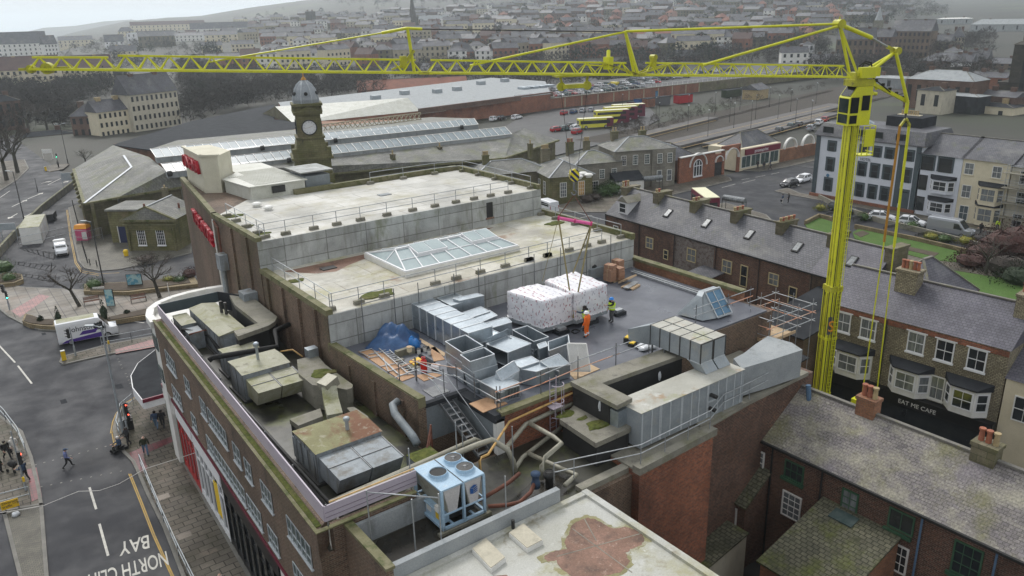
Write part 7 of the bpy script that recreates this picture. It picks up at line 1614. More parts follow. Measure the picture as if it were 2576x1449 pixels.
# ---- railway station and stores behind
def wn(par,o,ud,w,h,fm='white',gm='glass',nx=2,nz=2,sill=None,fr=.09,arch=0,proud=.04,sur=None):
 """window on a wall: o bottom left corner (seen from outside), ud horizontal direction"""
 o=V(o);ud=V(ud).normalized();n=ud.cross(V(0,0,1));Z=V(0,0,1);f=MB();A=lambda u,z,d=0:o+ud*u+Z*z+n*d
 f.bar(A(0,0,proud/2),A(0,h,proud/2),fr,proud*2);f.bar(A(w,0,proud/2),A(w,h,proud/2),fr,proud*2);f.bar(A(-fr/2,0,proud/2),A(w+fr/2,0,proud/2),proud*2,fr);f.bar(A(-fr/2,h,proud/2),A(w+fr/2,h,proud/2),proud*2,fr)
 for i in range(1,nx):f.bar(A(w*i/nx,0,.02),A(w*i/nx,h,.02),.035,.04)
 for i in range(1,nz):f.bar(A(0,h*i/nz,.025),A(w,h*i/nz,.025),.04,.06 if i*2==nz else .035)
 wo=f.build('window',m[fm],par);g=MB();g.face([A(0,0,.012),A(w,0,.012),A(w,h,.012),A(0,h,.012)]);g.build('pane',m[gm],wo)
 if sill:s=MB();s.bar(A(-.12,-.1,.06),A(w+.12,-.1,.06),.14,.14);s.build('sill',m[sill],wo)
 if sur:
  s=MB();k=.2
  for P,Q in((A(-k,0,.01),A(-k,h+k,.01)),(A(w+k,0,.01),A(w+k,h+k,.01))):s.bar(P,Q,.24,.05)
  s.bar(A(-k-.12,h+k,.012),A(w+k+.12,h+k,.012),.05,.26);s.build('surround',m[sur],wo)
 return wo
class Fr:
 def __init__(s,o,a):s.o=V(o);s.u=V(math.cos(a),math.sin(a),0);s.v=V(-math.sin(a),math.cos(a),0)
 def __call__(s,x,y,z=0):return s.o+s.u*x+s.v*y+V(0,0,z)
 def xy(s,*P):return[tuple(s(x,y)[:2])for x,y in P]
def hipped(F,x0,x1,y0,y1,z,h,par,mt,ov=.35,gable=False,name='roof',ax=None):
 x0-=ov;x1+=ov;y0-=ov;y1+=ov;b=MB();L,D=x1-x0,y1-y0
 if ax:L,D=(9,1)if ax=='x' else(1,9)
 if L>=D:k=0 if gable else min(D/2,L/2-.01);R1,R2=(x0+k,(y0+y1)/2),(x1-k,(y0+y1)/2);F4=[(0,1,5,4),(2,3,4,5),(1,2,5),(3,0,4)]
 else:k=0 if gable else min(L/2,D/2-.01);R1,R2=((x0+x1)/2,y0+k),((x0+x1)/2,y1-k);F4=[(1,2,5,4),(3,0,4,5),(0,1,4),(2,3,5)]
 vs=[F(x0,y0,z),F(x1,y0,z),F(x1,y1,z),F(x0,y1,z),F(*R1,z+h),F(*R2,z+h)];b.idx(vs,F4+[(3,2,1,0)])
 r=b.build(name,m[mt],par);c=MB();c.bar(vs[4]+V(0,0,.04),vs[5]+V(0,0,.04),.25,.12)
 if not gable:
  for i,j in((0,4),(3,4)if L>=D else(1,4),(1,5)if L>=D else(2,5),(2,5)if L>=D else(3,5)):c.bar(vs[i]+V(0,0,.03),vs[j]+V(0,0,.03),.22,.1)
 c.build('ridge',m['lead']if mt=='slate_station' else m['ridge_tile'],r);return r
def chimney(par,p,w,d,h,mt='brick_buff',pots=3,pm='terracotta',along=(0,1,0),ph=.7):
 p=V(p);b=MB();u=V(along).normalized();v=V(-u.y,u.x,0);q=[p+u*(sx*w/2)+v*(sy*d/2)for sx,sy in((-1,-1),(1,-1),(1,1),(-1,1))];b.hexa([x-V(0,0,1.5)for x in q],[x+V(0,0,h)for x in q]);q2=[p+(x-p)*1.12 for x in q];b.hexa([x+V(0,0,h)for x in q2],[x+V(0,0,h+.2)for x in q2]);c=b.build('chimney',m[mt],par)
 for i in range(pots):x=p+u*w*((i+.5)/pots-.5)*.9+V(0,0,h+.2);MB().lathe(x,[(.15,0),(.12,ph*.8),(.17,ph*.85),(.17,ph)],10).build('chimney_pot',m[pm if(i+len(pm))%4 else 'pot_buff'],c)
 return c
STA=-R(19.2)
def lodge():
 F=Fr((22.2,128.2,0),math.atan2(-5.1,5.8));t=thing('station_lodge','green stained stone lodge with pediment and two tall white sash windows','lodge',F.o);W,D,Hh=7.8,7.5,4.9
 MB().prism(F.xy((0,0),(W,0),(W,D),(0,D)),0,Hh).build('wall',m['stone_green'],t);b=MB();b.idx([F(0,0,Hh),F(W,0,Hh),F(W/2,0,Hh+1.75),F(0,.3,Hh),F(W,.3,Hh),F(W/2,.3,Hh+1.75)],[(0,1,2),(3,5,4),(0,2,5,3),(1,4,5,2)]);b.build('pediment',m['stone_green'],t)
 hipped(F,0,W,0,D,Hh+.05,1.95,t,'slate_station',.35,True,ax='y');c=MB();c.bar(F(-.4,-.2,Hh-.05),F(W+.4,-.2,Hh-.05),.5,.3);c.bar(F(-.4,-.2,Hh+.05),F(W/2,-.2,Hh+2.05),.4,.22);c.bar(F(W+.4,-.2,Hh+.05),F(W/2,-.2,Hh+2.05),.4,.22);c.bar(F(-.2,-.1,Hh-.75),F(W+.2,-.1,Hh-.75),.2,.15);c.build('cornice',m['coping'],t)
 for x in(1.75,4.75):wn(t,F(x,-.02,1.0),F.u,1.2,2.4,'white_clean','glass',4,5,'white_clean')
 p=MB();[p.bar(F(x,-.08,0),F(x,-.08,Hh-.8),.5,.2)for x in(.3,W-.3)];p.bar(F(.5,-.1,3.4),F(W-.5,-.1,3.4),.2,.2);p.build('pilaster',m['stone_green'],t)
 G2=Fr(F(-5.2,4.5),math.atan2(-5.1,5.8));MB().prism(G2.xy((0,0),(5.2,0),(5.2,6),(0,6)),0,5.2).build('wall',m['stone_green'],t);MB().prism(G2.xy((-.2,-.3),(5.2,-.3),(5.2,6),(-.2,6)),5.2,5.5).build('cornice',m['slate_station'],t);d=MB();d.hexa([G2(x,y,0)for x,y in((1.3,-.06),(2.6,-.06),(2.6,-.01),(1.3,-.01))],[G2(x,y,2.7)for x,y in((1.3,-.06),(2.6,-.06),(2.6,-.01),(1.3,-.01))]);o=d.build('door',m['blue_door'],t);f=MB();f.bar(G2(1.25,-.06,0),G2(1.25,-.06,2.8),.12);f.bar(G2(2.65,-.06,0),G2(2.65,-.06,2.8),.12);f.build('door_frame',m['white'],o)
 for x,y in((1.2,4.2),(6.6,4.5)):MB().tube([F(x,y,5),F(x,y,6.4)],.16,8).build('flue',m['pipe_rust'],t)
 chimney(t,F(2.6,8.5,6.6),.8,.6,1.2,'stone',1,'pot_buff',F.u,.4);return F
LF=lodge()
def shed():
 t=thing('train_shed','long station train shed with grey slate slopes and glazed roof strips','station',G(800,400,0));g=G
 def strip(nm,A,B,C,D,mt,par=t):b=MB();b.face([A,B,C,D]);b.face([D-V(0,0,.15),C-V(0,0,.15),B-V(0,0,.15),A-V(0,0,.15)]);return b.build(nm,m[mt],par)
 E1,E2,E3=g(455,470,6.5),g(1270,397,6.5),g(1405,352,6.5);T1,T2=g(420,432,9.2),g(1290,334,9.2)
 strip('slate_slope',E1,E2,T2,T1,'slate_station');strip('slate_slope',E2,E3,T2+V(6,4,0),T2,'slate_station')
 L1,L2=g(212,512,6.0),g(185,425,6.0);rg,ra=g(331,421,8.6),g(311,391,9.2)
 for P in((L1,g(300,495,6.0),rg),(L2,L1,rg,ra),(g(300,495,6.0),E1,T1,rg),(ra,rg,T1,g(375,395,9.4)),(L2,ra,g(375,395,9.4),g(285,365,6.0))):b=MB();b.face(P);b.face([p-V(0,0,.2)for p in P[::-1]]);b.build('slate_slope',m['slate_station'],t)
 b=MB();b.bar(L1+V(0,0,.05),rg+V(0,0,.05),.35,.1);b.bar(ra,rg,.35,.12);b.build('lead_hip',m['lead_flash'],t)
 for nm,P in(('near',((405,412,10.4),(420,434,9.3),(1287,337,9.3),(1270,319,10.4))),('far',((378,375,11.2),(393,397,10.3),(1203,313,10.3),(1192,298,11.2)))):
  A,B,C,D=[g(*p)for p in P];s=strip('glazed_strip',B,C,D,A,'glass_roof');f=MB();n=44
  for i in range(n+1):f.bar(A.lerp(D,i/n)+V(0,0,.05),B.lerp(C,i/n)+V(0,0,.05),.07 if i%2 else .13,.06)
  f.bar(A,D,.15,.1);f.bar(B,C,.15,.1);f.build('glazing_bar',m['white'],s);u=MB();u.hexa([B-V(0,0,1),C-V(0,0,1),C-V(0,0,1)+(D-C)*.3,B-V(0,0,1)+(A-B)*.3],[B-V(0,0,.05),C-V(0,0,.05),C-V(0,0,.05)+(D-C)*.3,B-V(0,0,.05)+(A-B)*.3]);u.build('upstand',m['conc_grey'],s)
  for k in(.28,.5,.93)if nm=='far' else(.0,.3):c=B.lerp(C,k);MB().tube([c+V(0,-.3,-.2),c+V(.6,-.6,-.1)],.45,10).build('extract_fan',m['black'],s)
 A,B,C,D=g(440,352,9.5),g(1050,298,9.5),g(1200,298,11),g(378,375,11);strip('slate_slope',D,C,B+V(12,14,-2),A+V(4,14,-2),'slate_station')
 tr=MB();P,Q=g(800,333,9.6),g(1060,300,9.6);n=22
 for i in range(n):a,c=P.lerp(Q,i/n),P.lerp(Q,(i+1)/n);tr.bar(a,c+V(0,0,1.5),.15);tr.bar(a+V(0,0,1.5),c,.15)
 tr.bar(P,Q,.2);tr.bar(P+V(0,0,1.5),Q+V(0,0,1.5),.2);tr.build('roof_truss',m['stone_pale'],t)
 w=MB();W=[E1,E2,E3]
 for p,q in zip([L2,L1,g(300,495,6)]+W,[L1,g(300,495,6)]+W):d=(q-p).normalized();nn=V(d.y,-d.x,0)*-.5;w.hexa([V(p.x,p.y,0)+nn*1.6,V(q.x,q.y,0)+nn*1.6,V(q.x,q.y,0)+nn*2.6,V(p.x,p.y,0)+nn*2.6],[p+nn*1.6-V(0,0,.05),q+nn*1.6-V(0,0,.05),q+nn*2.6-V(0,0,.05),p+nn*2.6-V(0,0,.05)])
 w.build('wall',m['stone'],t);c=MB()
 for p,q in zip([L2,L1,g(300,495,6)]+W,[L1,g(300,495,6)]+W):c.bar(p-V(0,0,.1),q-V(0,0,.1),.5,.35)
 k=9
 for i in range(k):p=L2.lerp(L1,(i+.5)/k);c.bar(p+V(-.7,0,-.9),p+V(.2,0,-.3),.5,.5)
 c.build('cornice',m['coping'],t)
 for x,y in((989,408),(1107,388),(1334,380)):chimney(t,g(x,y,7.2),.9,.7,1.3,'stone',1,'pot_buff')
 MB().prism([tuple(g(x,y,5.2)[:2])for x,y in((285,362),(500,330),(800,305),(1060,300),(1010,345),(420,380))],0,5.2).build('side_block',m['brick_orange'],t);MB().prism([tuple(g(x,y,5.3)[:2])for x,y in((283,364),(480,305),(690,262),(690,300),(800,308),(700,335),(420,383))],5.1,5.3).build('flat_roof',m['felt_dark'],t)
shed()
def clocktower():
 c=atR(776,317,138);F=Fr((c.x,c.y,0),STA);t=thing('clock_tower','green stained stone clock tower with ribbed lead dome','clock tower',F.o);S=lambda h:F.xy((-h,-h),(h,-h),(h,h),(-h,h));zf=lambda y:(lambda d:CAM.z+d.z*138/math.hypot(d.x,d.y))(ray(776,y))
 Z={k:zf(k)for k in(455,395,385,365,345,262,250,200,258,300,285)}
 b=MB();b.prism(S(3.2),0,Z[455]+1.5);b.prism(S(2.9),Z[455]+1.5,Z[395]);b.build('base',m['stone_green'],t);b=MB();b.prism(S(3.35),Z[395],Z[395]+.4);b.prism(S(3.0),Z[395]+.4,Z[395]+1.3);b.build('balcony',m['stone_green'],t);b=MB()
 for sx,sy in((-1,-1),(1,-1),(1,1),(-1,1)):b.hexa(*[[F(sx*2.75+i*.35,sy*2.75+j*.35,z)for i,j in((-1,-1),(1,-1),(1,1),(-1,1))]for z in(Z[395]+.4,Z[395]+1.9)])
 b.build('corner_pier',m['stone_green'],t);b=MB();b.hexa([F(x,y,Z[395]+1.3)for x,y in((-2.6,-2.6),(2.6,-2.6),(2.6,2.6),(-2.6,2.6))],[F(x,y,Z[345])for x,y in((-2.15,-2.15),(2.15,-2.15),(2.15,2.15),(-2.15,2.15))]);b.prism(S(2.35),Z[345],Z[345]+.35);b.prism(S(1.95),Z[345]+.35,Z[285]);b.build('shaft',m['stone_green'],t)
 b=MB();b.prism(S(2.3),Z[285],Z[285]+.35);b.prism(S(1.9),Z[285]+.35,Z[262]-.1);b.prism(S(2.45),Z[262]-.1,Z[262]+.3);b.build('upper_stage',m['stone_green'],t)
 for a in range(4):
  n=V(math.cos(STA-math.pi/2+a*math.pi/2),math.sin(STA-math.pi/2+a*math.pi/2),0);s=n.cross(V(0,0,1))*-1;zc=zf(317);o=F.o+n*1.97+V(0,0,zc)
  p=MB();p.idx([F.o+n*2.4+s*x+V(0,0,Z[285]+z)for x,z in((-2.1,.35),(2.1,.35),(0,1.4))]+[F.o+n*1.9+s*x+V(0,0,Z[285]+z)for x,z in((-2.1,.35),(2.1,.35),(0,1.4))],[(0,1,2),(0,2,5,3),(1,4,5,2)]);p.build('pediment',m['stone_green'],t)
  b=MB();K=28;b.face([o+n*.03+s*(1.12*math.cos(i*6.2832/K))+V(0,0,1.12*math.sin(i*6.2832/K))for i in range(K)]);d=b.build('clock_dial',m['white_clean'],t);r=MB();r.tube([o+n*.05+s*(1.18*math.cos(i*6.2832/K))+V(0,0,1.18*math.sin(i*6.2832/K))for i in range(K+1)],.1,6);r.build('clock_rim',m['black'],d);h=MB()
  for i in range(12):q=math.pi*i/6;h.bar(o+n*.06+s*(.78*math.cos(q))+V(0,0,.78*math.sin(q)),o+n*.06+s*(1.0*math.cos(q))+V(0,0,1.0*math.sin(q)),.17,.02)
  h.build('numerals',m['black'],d);h=MB();h.bar(o+n*.08,o+n*.08+s*.55+V(0,0,.25),.1,.02);h.bar(o+n*.085,o+n*.085+s*-.75+V(0,0,-.1),.07,.02);h.build('clock_hands',m['pot_buff'],d)
 z0,z1=Z[262]+.3,Z[200];H_=z1-z0;b=MB();b.lathe((c.x,c.y,z0),[(2.15,0),(2.2,H_*.15),(2.05,H_*.35),(1.75,H_*.58),(1.25,H_*.8),(.6,H_*.95),(.25,H_)],8,STA+R(22.5));b.build('dome',m['lead'],t);r=MB()
 for i in range(8):a=STA+R(22.5)+i*math.pi/4;r.tube([V(c.x+q*math.cos(a),c.y+q*math.sin(a),z0+z*H_)for q,z in((2.17,0),(2.22,.15),(2.07,.35),(1.77,.58),(1.27,.8),(.6,.95))],.09,5)
 r.build('dome_rib',m['lead_flash'],t)
 for a in(STA-1.57,STA-.4,STA-2.7):p=V(c.x+2.02*math.cos(a),c.y+2.02*math.sin(a),z0+H_*.42);MB().tube([p-V(math.cos(a),math.sin(a),0)*.3,p+V(math.cos(a),math.sin(a),0)*.12],.3,10).build('dome_louvre',m['black'],t)
 b=MB();b.lathe((c.x,c.y,z1),[(.5,0),(.3,.3),(.1,.5),(.06,1.6),(.15,1.7),(.03,2.2)],8);b.tube([(c.x-.5,c.y,z1+1.5),(c.x+.5,c.y,z1+1.5)],.04,5);b.build('finial',m['crane_orange'],t)
 G2=Fr(F(-3,-9),STA);MB().prism(G2.xy((0,0),(9,0),(9,6),(0,6)),0,5.2).build('porch',m['stone'],t);hipped(G2,0,9,0,6,5.2,2.0,t,'slate_station',.3,True,ax='y')
clocktower()
def block(name,label,cat,F,W,D,H_,wm,rm,rh,wins=(),gable=False,ov=.4,ch=(),cor=None):
 t=thing(name,label,cat,F.o);MB().prism(F.xy((0,0),(W,0),(W,D),(0,D)),F.o.z-2,F.o.z+H_).build('wall',m[wm],t)
 hipped(F,0,W,0,D,H_+.02,rh,t,rm,ov,gable,ax='x' if gable else None)
 for side,x,z,w,h,nx,nz,fm,gm in wins:
  o,u={'f':(F(x,-.02,z),F.u),'l':(F(-.02,D-x,z),-F.v),'r':(F(W+.02,x,z),F.v)}[side];wn(t,o,u,w,h,fm,gm,nx,nz,cor)
 for x,y,w,d,h,mt,n,pm in ch:chimney(t,F(x,y,H_+rh*.7),w,d,h,mt,n,pm,F.u)
 if gable:b=MB();b.idx([F(0,0,H_),F(0,D,H_),F(0,D/2,H_+rh*.93),F(W,0,H_),F(W,D,H_),F(W,D/2,H_+rh*.93)],[(0,2,1),(3,4,5)]);b.build('gable',m[wm],t)
 return t
F=Fr((89.1,108.9,0),STA)
t=block('station_lodge','square green stone lodge with pale hipped slate roof beside laurel hedge','lodge',F,8.2,10.5,4.7,'stone_green','slate_station',2.1,[('f',1.9,1.0,1.2,2.6,3,4,'white','glass_curtain'),('f',5.4,1.0,1.2,2.6,3,4,'white','pipe_yellow'),('l',1.9,.6,.9,3.2,3,5,'white','glass'),('l',4.2,1.1,1.1,2.4,3,4,'white','glass'),('l',7,1.1,1.1,2.4,3,4,'white','glass')],ch=[(2.5,9.5,1.5,1.0,2.0,'stone',5,'pot_buff')])
b=MB();b.hexa([F(-.1,8.4,.1),F(-.04,8.4,.1),F(-.04,9.2,.1),F(-.1,9.2,.1)],[F(-.1,8.4,2.2),F(-.04,8.4,2.2),F(-.04,9.2,2.2),F(-.1,9.2,2.2)]);b.build('door',m['blue_door'],t)
block('station_wing','low station wing with pale slate hip behind the square lodge','station wing',Fr((80,119,0),STA),14,8,4.8,'stone','slate_station',1.8,ch=[(3,4,1.2,.8,1.6,'stone',4,'pot_buff')])
block('station_wing','middle stone wing with three white sashes between lodge and grey house','station wing',Fr((97.5,111.5,0),STA),9.5,8,5.6,'stone_grey','slate_station',1.7,[('f',2.2,3.1,1.0,.9,3,2,'white','glass'),('f',4.8,2.6,1.0,1.7,3,4,'white','glass_green'),('f',7.3,2.6,1.0,1.7,3,4,'white','glass_green'),('f',2.6,.5,1.9,1.7,4,3,'white','glass')],ch=[(1.5,7,1.4,.8,1.8,'stone',4,'terracotta'),(5,7,1.2,.8,1.8,'stone',4,'pot_buff')])
F=Fr((105.2,109.0,0),-R(22));t=block('station_house','two storey grey stone house with hipped roof and projecting bay','house',F,12.2,9,7.4,'stone_grey','slate_station',1.9,[('f',1.2,4.7,.95,1.8,3,4,'white','glass'),('f',3.6,4.7,.95,1.8,3,4,'white','glass_green'),('f',6.0,4.7,.95,1.8,3,4,'white','glass_green')],ch=[(2.5,7,1.3,1.0,1.3,'stone',2,'pot_buff'),(8,6,1.3,1.0,1.3,'stone',2,'pot_buff')])
MB().prism(F.xy((7.4,-.35),(12.25,-.35),(12.25,2),(7.4,2)),0,7.38).build('bay_wall',m['stone_grey'],t)
for x in(8.5,10.6):wn(t,F(x,-.37,4.7),F.u,.95,1.8,'white','glass_green',3,4,'stone_grey');wn(t,F(x,-.37,1.2),F.u,.95,2.1,'white','glass_curtain',1,2,'stone_grey')
MB().prism(F.xy((-1,-3.2),(4.6,-3.2),(4.6,-.05),(-1,-.05)),0,2.3).build('porch',m['white'],t);b=MB();b.hexa([F(x,y,2.3)for x,y in((-1.2,-3.4),(4.8,-3.4),(4.8,0),(-1.2,0))],[F(x,y,z)for x,y,z in((-1.2,-3.4,2.4),(4.8,-3.4,2.4),(4.8,0,3.6),(-1.2,0,3.6))]);b.build('porch_roof',m['felt_dark'],t)
def archwall():
 t=thing('arched_wall','red brick station wall with three white ringed arches','wall',(126,104.4,0));y=104.4
 b=MB();b.box(118,y,0,128.6,y+.5,5.2);b.box(128.6,y,2.9,131,y+.5,4.6);b.box(131,y,0,131.7,y+.5,5.2);b.box(136.0,y,0,136.6,y+.5,5.2);b.box(131,y,5.0,136.6,y+.5,5.9);b.build('brickwork',m['brick_red'],t);c=MB();c.bar((118,y-.05,5.25),(131,y-.05,5.25),.6,.2);c.build('coping',m['white'],t)
 for cx,zc,r in((123.4,3.0,2.5),(129.8,3.0,1.2),(133.9,3.2,2.1)):
  a=MB();P=[V(cx+r*math.cos(math.pi*i/14),y-.06,zc+r*math.sin(math.pi*i/14))for i in range(15)]
  for p,q in zip(P,P[1:]):a.bar(p,q,.5,.16)
  a.build('arch_ring',m['white'],t)
 g=MB();g.face([(122.2,y-.03,.9),(124.6,y-.03,.9),(124.6,y-.03,3)]+[(123.4+1.2*math.cos(math.pi*i/10),y-.03,3+1.2*math.sin(math.pi*i/10))for i in range(1,10)]+[(122.2,y-.03,3)]);w=g.build('window',m['glass'],t);f=MB();
 for x in(122.2,123.0,123.8,124.6):f.bar((x,y-.06,.9),(x,y-.06,3.9 if 122.5<x<124.5 else 3),.12)
 f.bar((122.1,y-.06,.9),(124.7,y-.06,.9),.3);f.bar((122.1,y-.06,3),(124.7,y-.06,3),.14)
 for p,q in zip([V(123.4+1.25*math.cos(math.pi*i/10),y-.06,3+1.25*math.sin(math.pi*i/10))for i in range(11)],[V(123.4+1.25*math.cos(math.pi*i/10),y-.06,3+1.25*math.sin(math.pi*i/10))for i in range(1,11)]):f.bar(p,q,.14)
 f.build('frame',m['white_clean'],w);MB().box(128.7,y+.1,.05,130.9,y+.2,2.95).build('gate',m['black'],t)
archwall()
def shop():
 t=thing('print_shop','single storey shop with long maroon fascia beside the arched wall','shop',(144,106,0));MB().box(136.7,104.6,0,150.5,113,4.6).build('wall',m['cream'],t);MB().box(138.3,104.3,3.2,150.2,104.58,4.4).build('fascia',m['maroon'],t);text('shop_lettering','prontaprint',m['white_clean'],(141.2,104.28,3.5),(1,0,0),(0,0,1),1.0,t)
 for i in range(4):wn(t,(137.4+i*3.2,104.57,.6),(1,0,0),2.9,2.4,'white','glass_green',2,1)
 hipped(Fr((139,106,0),0),0,12,0,6,4.6,2.6,t,'slate',.3);MB().box(150.6,104.6,0,176,105.1,2.9).build('yard_wall',m['brick_orange'],t)
 for i in range(3):
  a=MB();cx=154+i*6.6;P=[V(cx+2.2*math.cos(math.pi*k/12),104.5,2.9+2.2*math.sin(math.pi*k/12))for k in range(13)];[a.bar(p,q,.5,.3)for p,q in zip(P,P[1:])];a.build('arch_ring',m['white'],t)
shop()
hipped(Fr((118.5,107,0),0),0,7.5,0,12,4.2,2.8,thing('parcel_shed','dark slate roofed shed behind the big arched window','shed',(118,107,0)),'slate',.3,False);
MB().box(118.6,107.2,0,125.9,118.8,4.2).build('wall',m['brick_dark'],[o for o in bpy.data.objects if o.name.startswith('parcel_shed')][0])
for i,(x,a,j,lg,pz)in enumerate(((1906,3,'cloth_black','cloth_black','stand'),(1921,1,'cloth_black','cloth_grey','stand'),(1937,2,'cloth_navy','cloth_black','walk'))):person(['person in black standing left by the print shop','person in dark coat with pushchair at the print shop','person walking past the right end of print shop'][i],G(x,424-(i>1)*6+(i==1)*2,.12),a,j,lg,'hair_dark',pz)
def store():
 t=thing('retail_store','low red brick supermarket with grey flat roof and white name sign','store',(150,240,0));P=[tuple(G(x,y,5.5)[:2])for x,y in((1054,274),(1385,236),(1372,205),(1235,196),(960,228),(700,258),(716,282))]
 MB().prism(P,0,5.4).build('wall',m['brick_red'],t);MB().prism(P,5.4,5.6).build('roof',m['conc_grey'],t);A,B=G(1054,292,3.2),G(1395,247,3.2);w=MB();w.bar(G(1054,285,4.2),G(1392,241,4.2),1.2,.5);w.build('canopy_band',m['white'],t);s=MB();s.bar(G(1054,280,5.2),G(1390,236,5.2),.8,1.6);s.build('tiled_slope',m['brick_dark'],t)
 p,q=G(1289,252,4.2),G(1332,247,4.2);d=(q-p).normalized();n=d.cross(V(0,0,1));c=MB();c.bar(p+n*1.0+V(0,0,.9),q+n*1.0+V(0,0,.9),.2,1.9);c.build('sign_board',m['white_clean'],t);text('sign_lettering','TESCO',m['sign_red'],p+n*1.15+V(0,0,.35)+d*.5,d,V(0,0,1),1.5,t,ext=.03,sx=(q-p).length/5.6)
 for x,y in((1190,240),(1140,246),(1310,218),(985,262),(1058,250),(1250,225)):c=G(x-40,y-12,5.6);MB().box(c.x-1.5,c.y-1.2,5.6,c.x+1.5,c.y+1.2,7).build('roof_unit',m['galv_dull'],t)
 k=G(1310,225,5.6);[MB().box(k.x+i*4,k.y-2,5.6,k.x+i*4+3,k.y+2,6.4).build('roof_unit',m['galv'],t)for i in range(4)]
store()
def whitehall():
 t=thing('station_hall','long hall with pale cream sheeted pitched roof behind the clock tower','hall',(105,222,0));A,B,C,D=G(738,311,5),G(1056,279,5),G(1026,246,8.5),G(692,268,8.5);b=MB();b.face([A,B,C,D]);b.face([D,C,C+(C-B)*V(1,1,1)-V(0,0,7),D+(D-A)-V(0,0,7)]);b.build('roof',m['corr_white'],t);w=MB();w.hexa([V(p.x,p.y,0)for p in(A,B,B+(C-B)*1.9,A+(D-A)*1.9)],[V(p.x,p.y,4.95)for p in(A,B,B+(C-B)*1.9,A+(D-A)*1.9)]);w.build('wall',m['brick_red'],t);g=MB();g.face([A,D,D+(D-A)-V(0,0,7)]);g.face([B,C+(C-B)-V(0,0,7),C]);g.build('gable',m['stone'],t)
whitehall()
def parkwall():
 t=thing('car_park_wall','long red brick retaining wall with pale piers below the upper car park','wall',(210,221,0));P,Q=G(1335,281),G(1757,231);P.y=Q.y=221;MB().box(P.x,221,0,Q.x,221.6,3.6).build('brickwork',m['brick_red'],t);b=MB()
 for i in range(12):x=P.x+(Q.x-P.x)*i/11;b.box(x-.25,220.9,0,x+.25,221,3.4)
 b.build('piers',m['stone_pale'],t);MB().box(P.x,220.8,3.6,Q.x,221.8,3.8).build('coping',m['conc'],t);r=MB();r.tube([(P.x,221.4,5),(Q.x+60,221.4,5)],.06,5);[r.tube([(P.x+i*3,221.4,3.8),(P.x+i*3,221.4,5)],.05,5)for i in range(60)];r.build('fence',m['white'],t);MB().box(Q.x,221,0,Q.x+90,221.8,3.7).build('stonework',m['stone'],t)
parkwall()
MB().prism([(176,221.7),(360,221.7),(380,262),(200,262)],-.1,3.7).build('car_park',m['asphalt_lot'],kind='structure')
paints=['car_white','car_silver','car_black','car_red','car_blue','car_grey','car_white','car_black','car_silver','car_green'];CN={'car_white':'white','car_silver':'silver','car_black':'black','car_red':'red','car_blue':'blue','car_grey':'grey','car_green':'green','car_yellow':'yellow'}
E9=['first','second','third','fourth','fifth','sixth','seventh','eighth','ninth','tenth','eleventh','twelfth','thirteenth','fourteenth','fifteenth','sixteenth','seventeenth','eighteenth']
for row,(x0,y0,n,dx)in enumerate(((182,225,17,3.2),(186,233,16,4.1),(200,241,17,4.6),(250,250,14,5.0))):
 for i in range(n):
  if(i*7+row*3)%9==4:continue
  pt=paints[(i*3+row*5+i//4)%10];put_car('%s car, %s from left in %s row of the upper car park'%(CN[pt],E9[i],['front','second','third','back'][row]),V(x0+i*dx*1.0,y0+random.uniform(-.3,.3),3.7),(1.57 if(i+row)%2 else-1.57)+.3,pt,'cars in the upper car park',est=bool((i+row)%3==0))
for i,(x,y,pt)in enumerate(((1419,288,'car_red'),(1443,285,'car_blue'),(1466,282,'car_silver'),(1487,280,'car_silver'),(1402,330,'car_red'),(1421,328,'car_green'),(1438,321,'car_black'),(1450,326,'car_white'),(1454,322,'car_silver'),(1452,336,'car_red'),(1300,299,'car_white'),(1262,301,'car_black'),(1243,303,'car_white'),(1618,245,'car_white'))):
 put_car(['red car nearest the yellow barrier below brick wall','blue car right of the red one below brick wall','silver car in the middle of row below brick wall','silver car at right end of row below brick wall','red car at left front of the yard group','dark green car beside red one in yard group','black car at back of the yard group','white car behind maroon one in the yard group','silver car at far right of yard group','maroon car at the front of yard group','white car by the white sign board','black car left of the white sign board','white car left of black one by the brick store','white car parked on the ramp below upper car park'][i],G(x,y),(.5 if i<4 else-.2)+i*.05,pt,'cars in the bus yard',est=i%3==1)
def bus(label,pos,rz,L=11,H_=4.3,up='bus_yellow',single=False):
 t=thing('bus',label,'bus',pos,rz,'parked buses');w=1.25;h=L/2;b=MB();b.box(-h,-w,.35,h,w,H_-.12);b.build('body',m['bus_maroon' if not single or up=='bus_maroon' else 'bus_yellow'],t,world=False);MB().box(-h+.05,-w+.05,H_-.12,h-.05,w-.05,H_).build('roof_panel',m['bus_cream'],t,world=False)
 if not single:MB().hexa([(-h*.2,-w-.01,.4),(h+.01,-w-.01,.4),(h+.01,w+.01,.4),(-h*.2,w+.01,.4)],[(-h*.6,-w-.01,H_-.15),(h+.01,-w-.01,H_-.15),(h+.01,w+.01,H_-.15),(-h*.6,w+.01,H_-.15)]).build('yellow_front',m[up],t,world=False)
 else:MB().box(-h-.01,-w-.01,.4,-h*.6,w+.01,H_-.15).build('maroon_tail',m['bus_maroon'],t,world=False)
 for z in((1.5,2.35),(3.0,3.75))if not single else((1.4,2.4),):
  for s in(-1,1):MB().box(-h*.8,s*(w+.015),z[0],h*.92,s*(w+.02),z[1]).build('side_window',m['glass'],t,world=False)
  MB().box(h+.012,-w*.85,z[0],h+.02,w*.85,z[1]).build('windscreen',m['glass'],t,world=False);MB().box(-h-.02,-w*.7,z[0],-h-.005,w*.7,z[1]-.1).build('rear_window',m['glass'],t,world=False)
 wheels(t,(-h*.55,h*.6),2.5,.5);return t
A_b=hd_(G(1600,310),G(1490,300));db=(G(1600,310)-G(1490,300)).normalized()
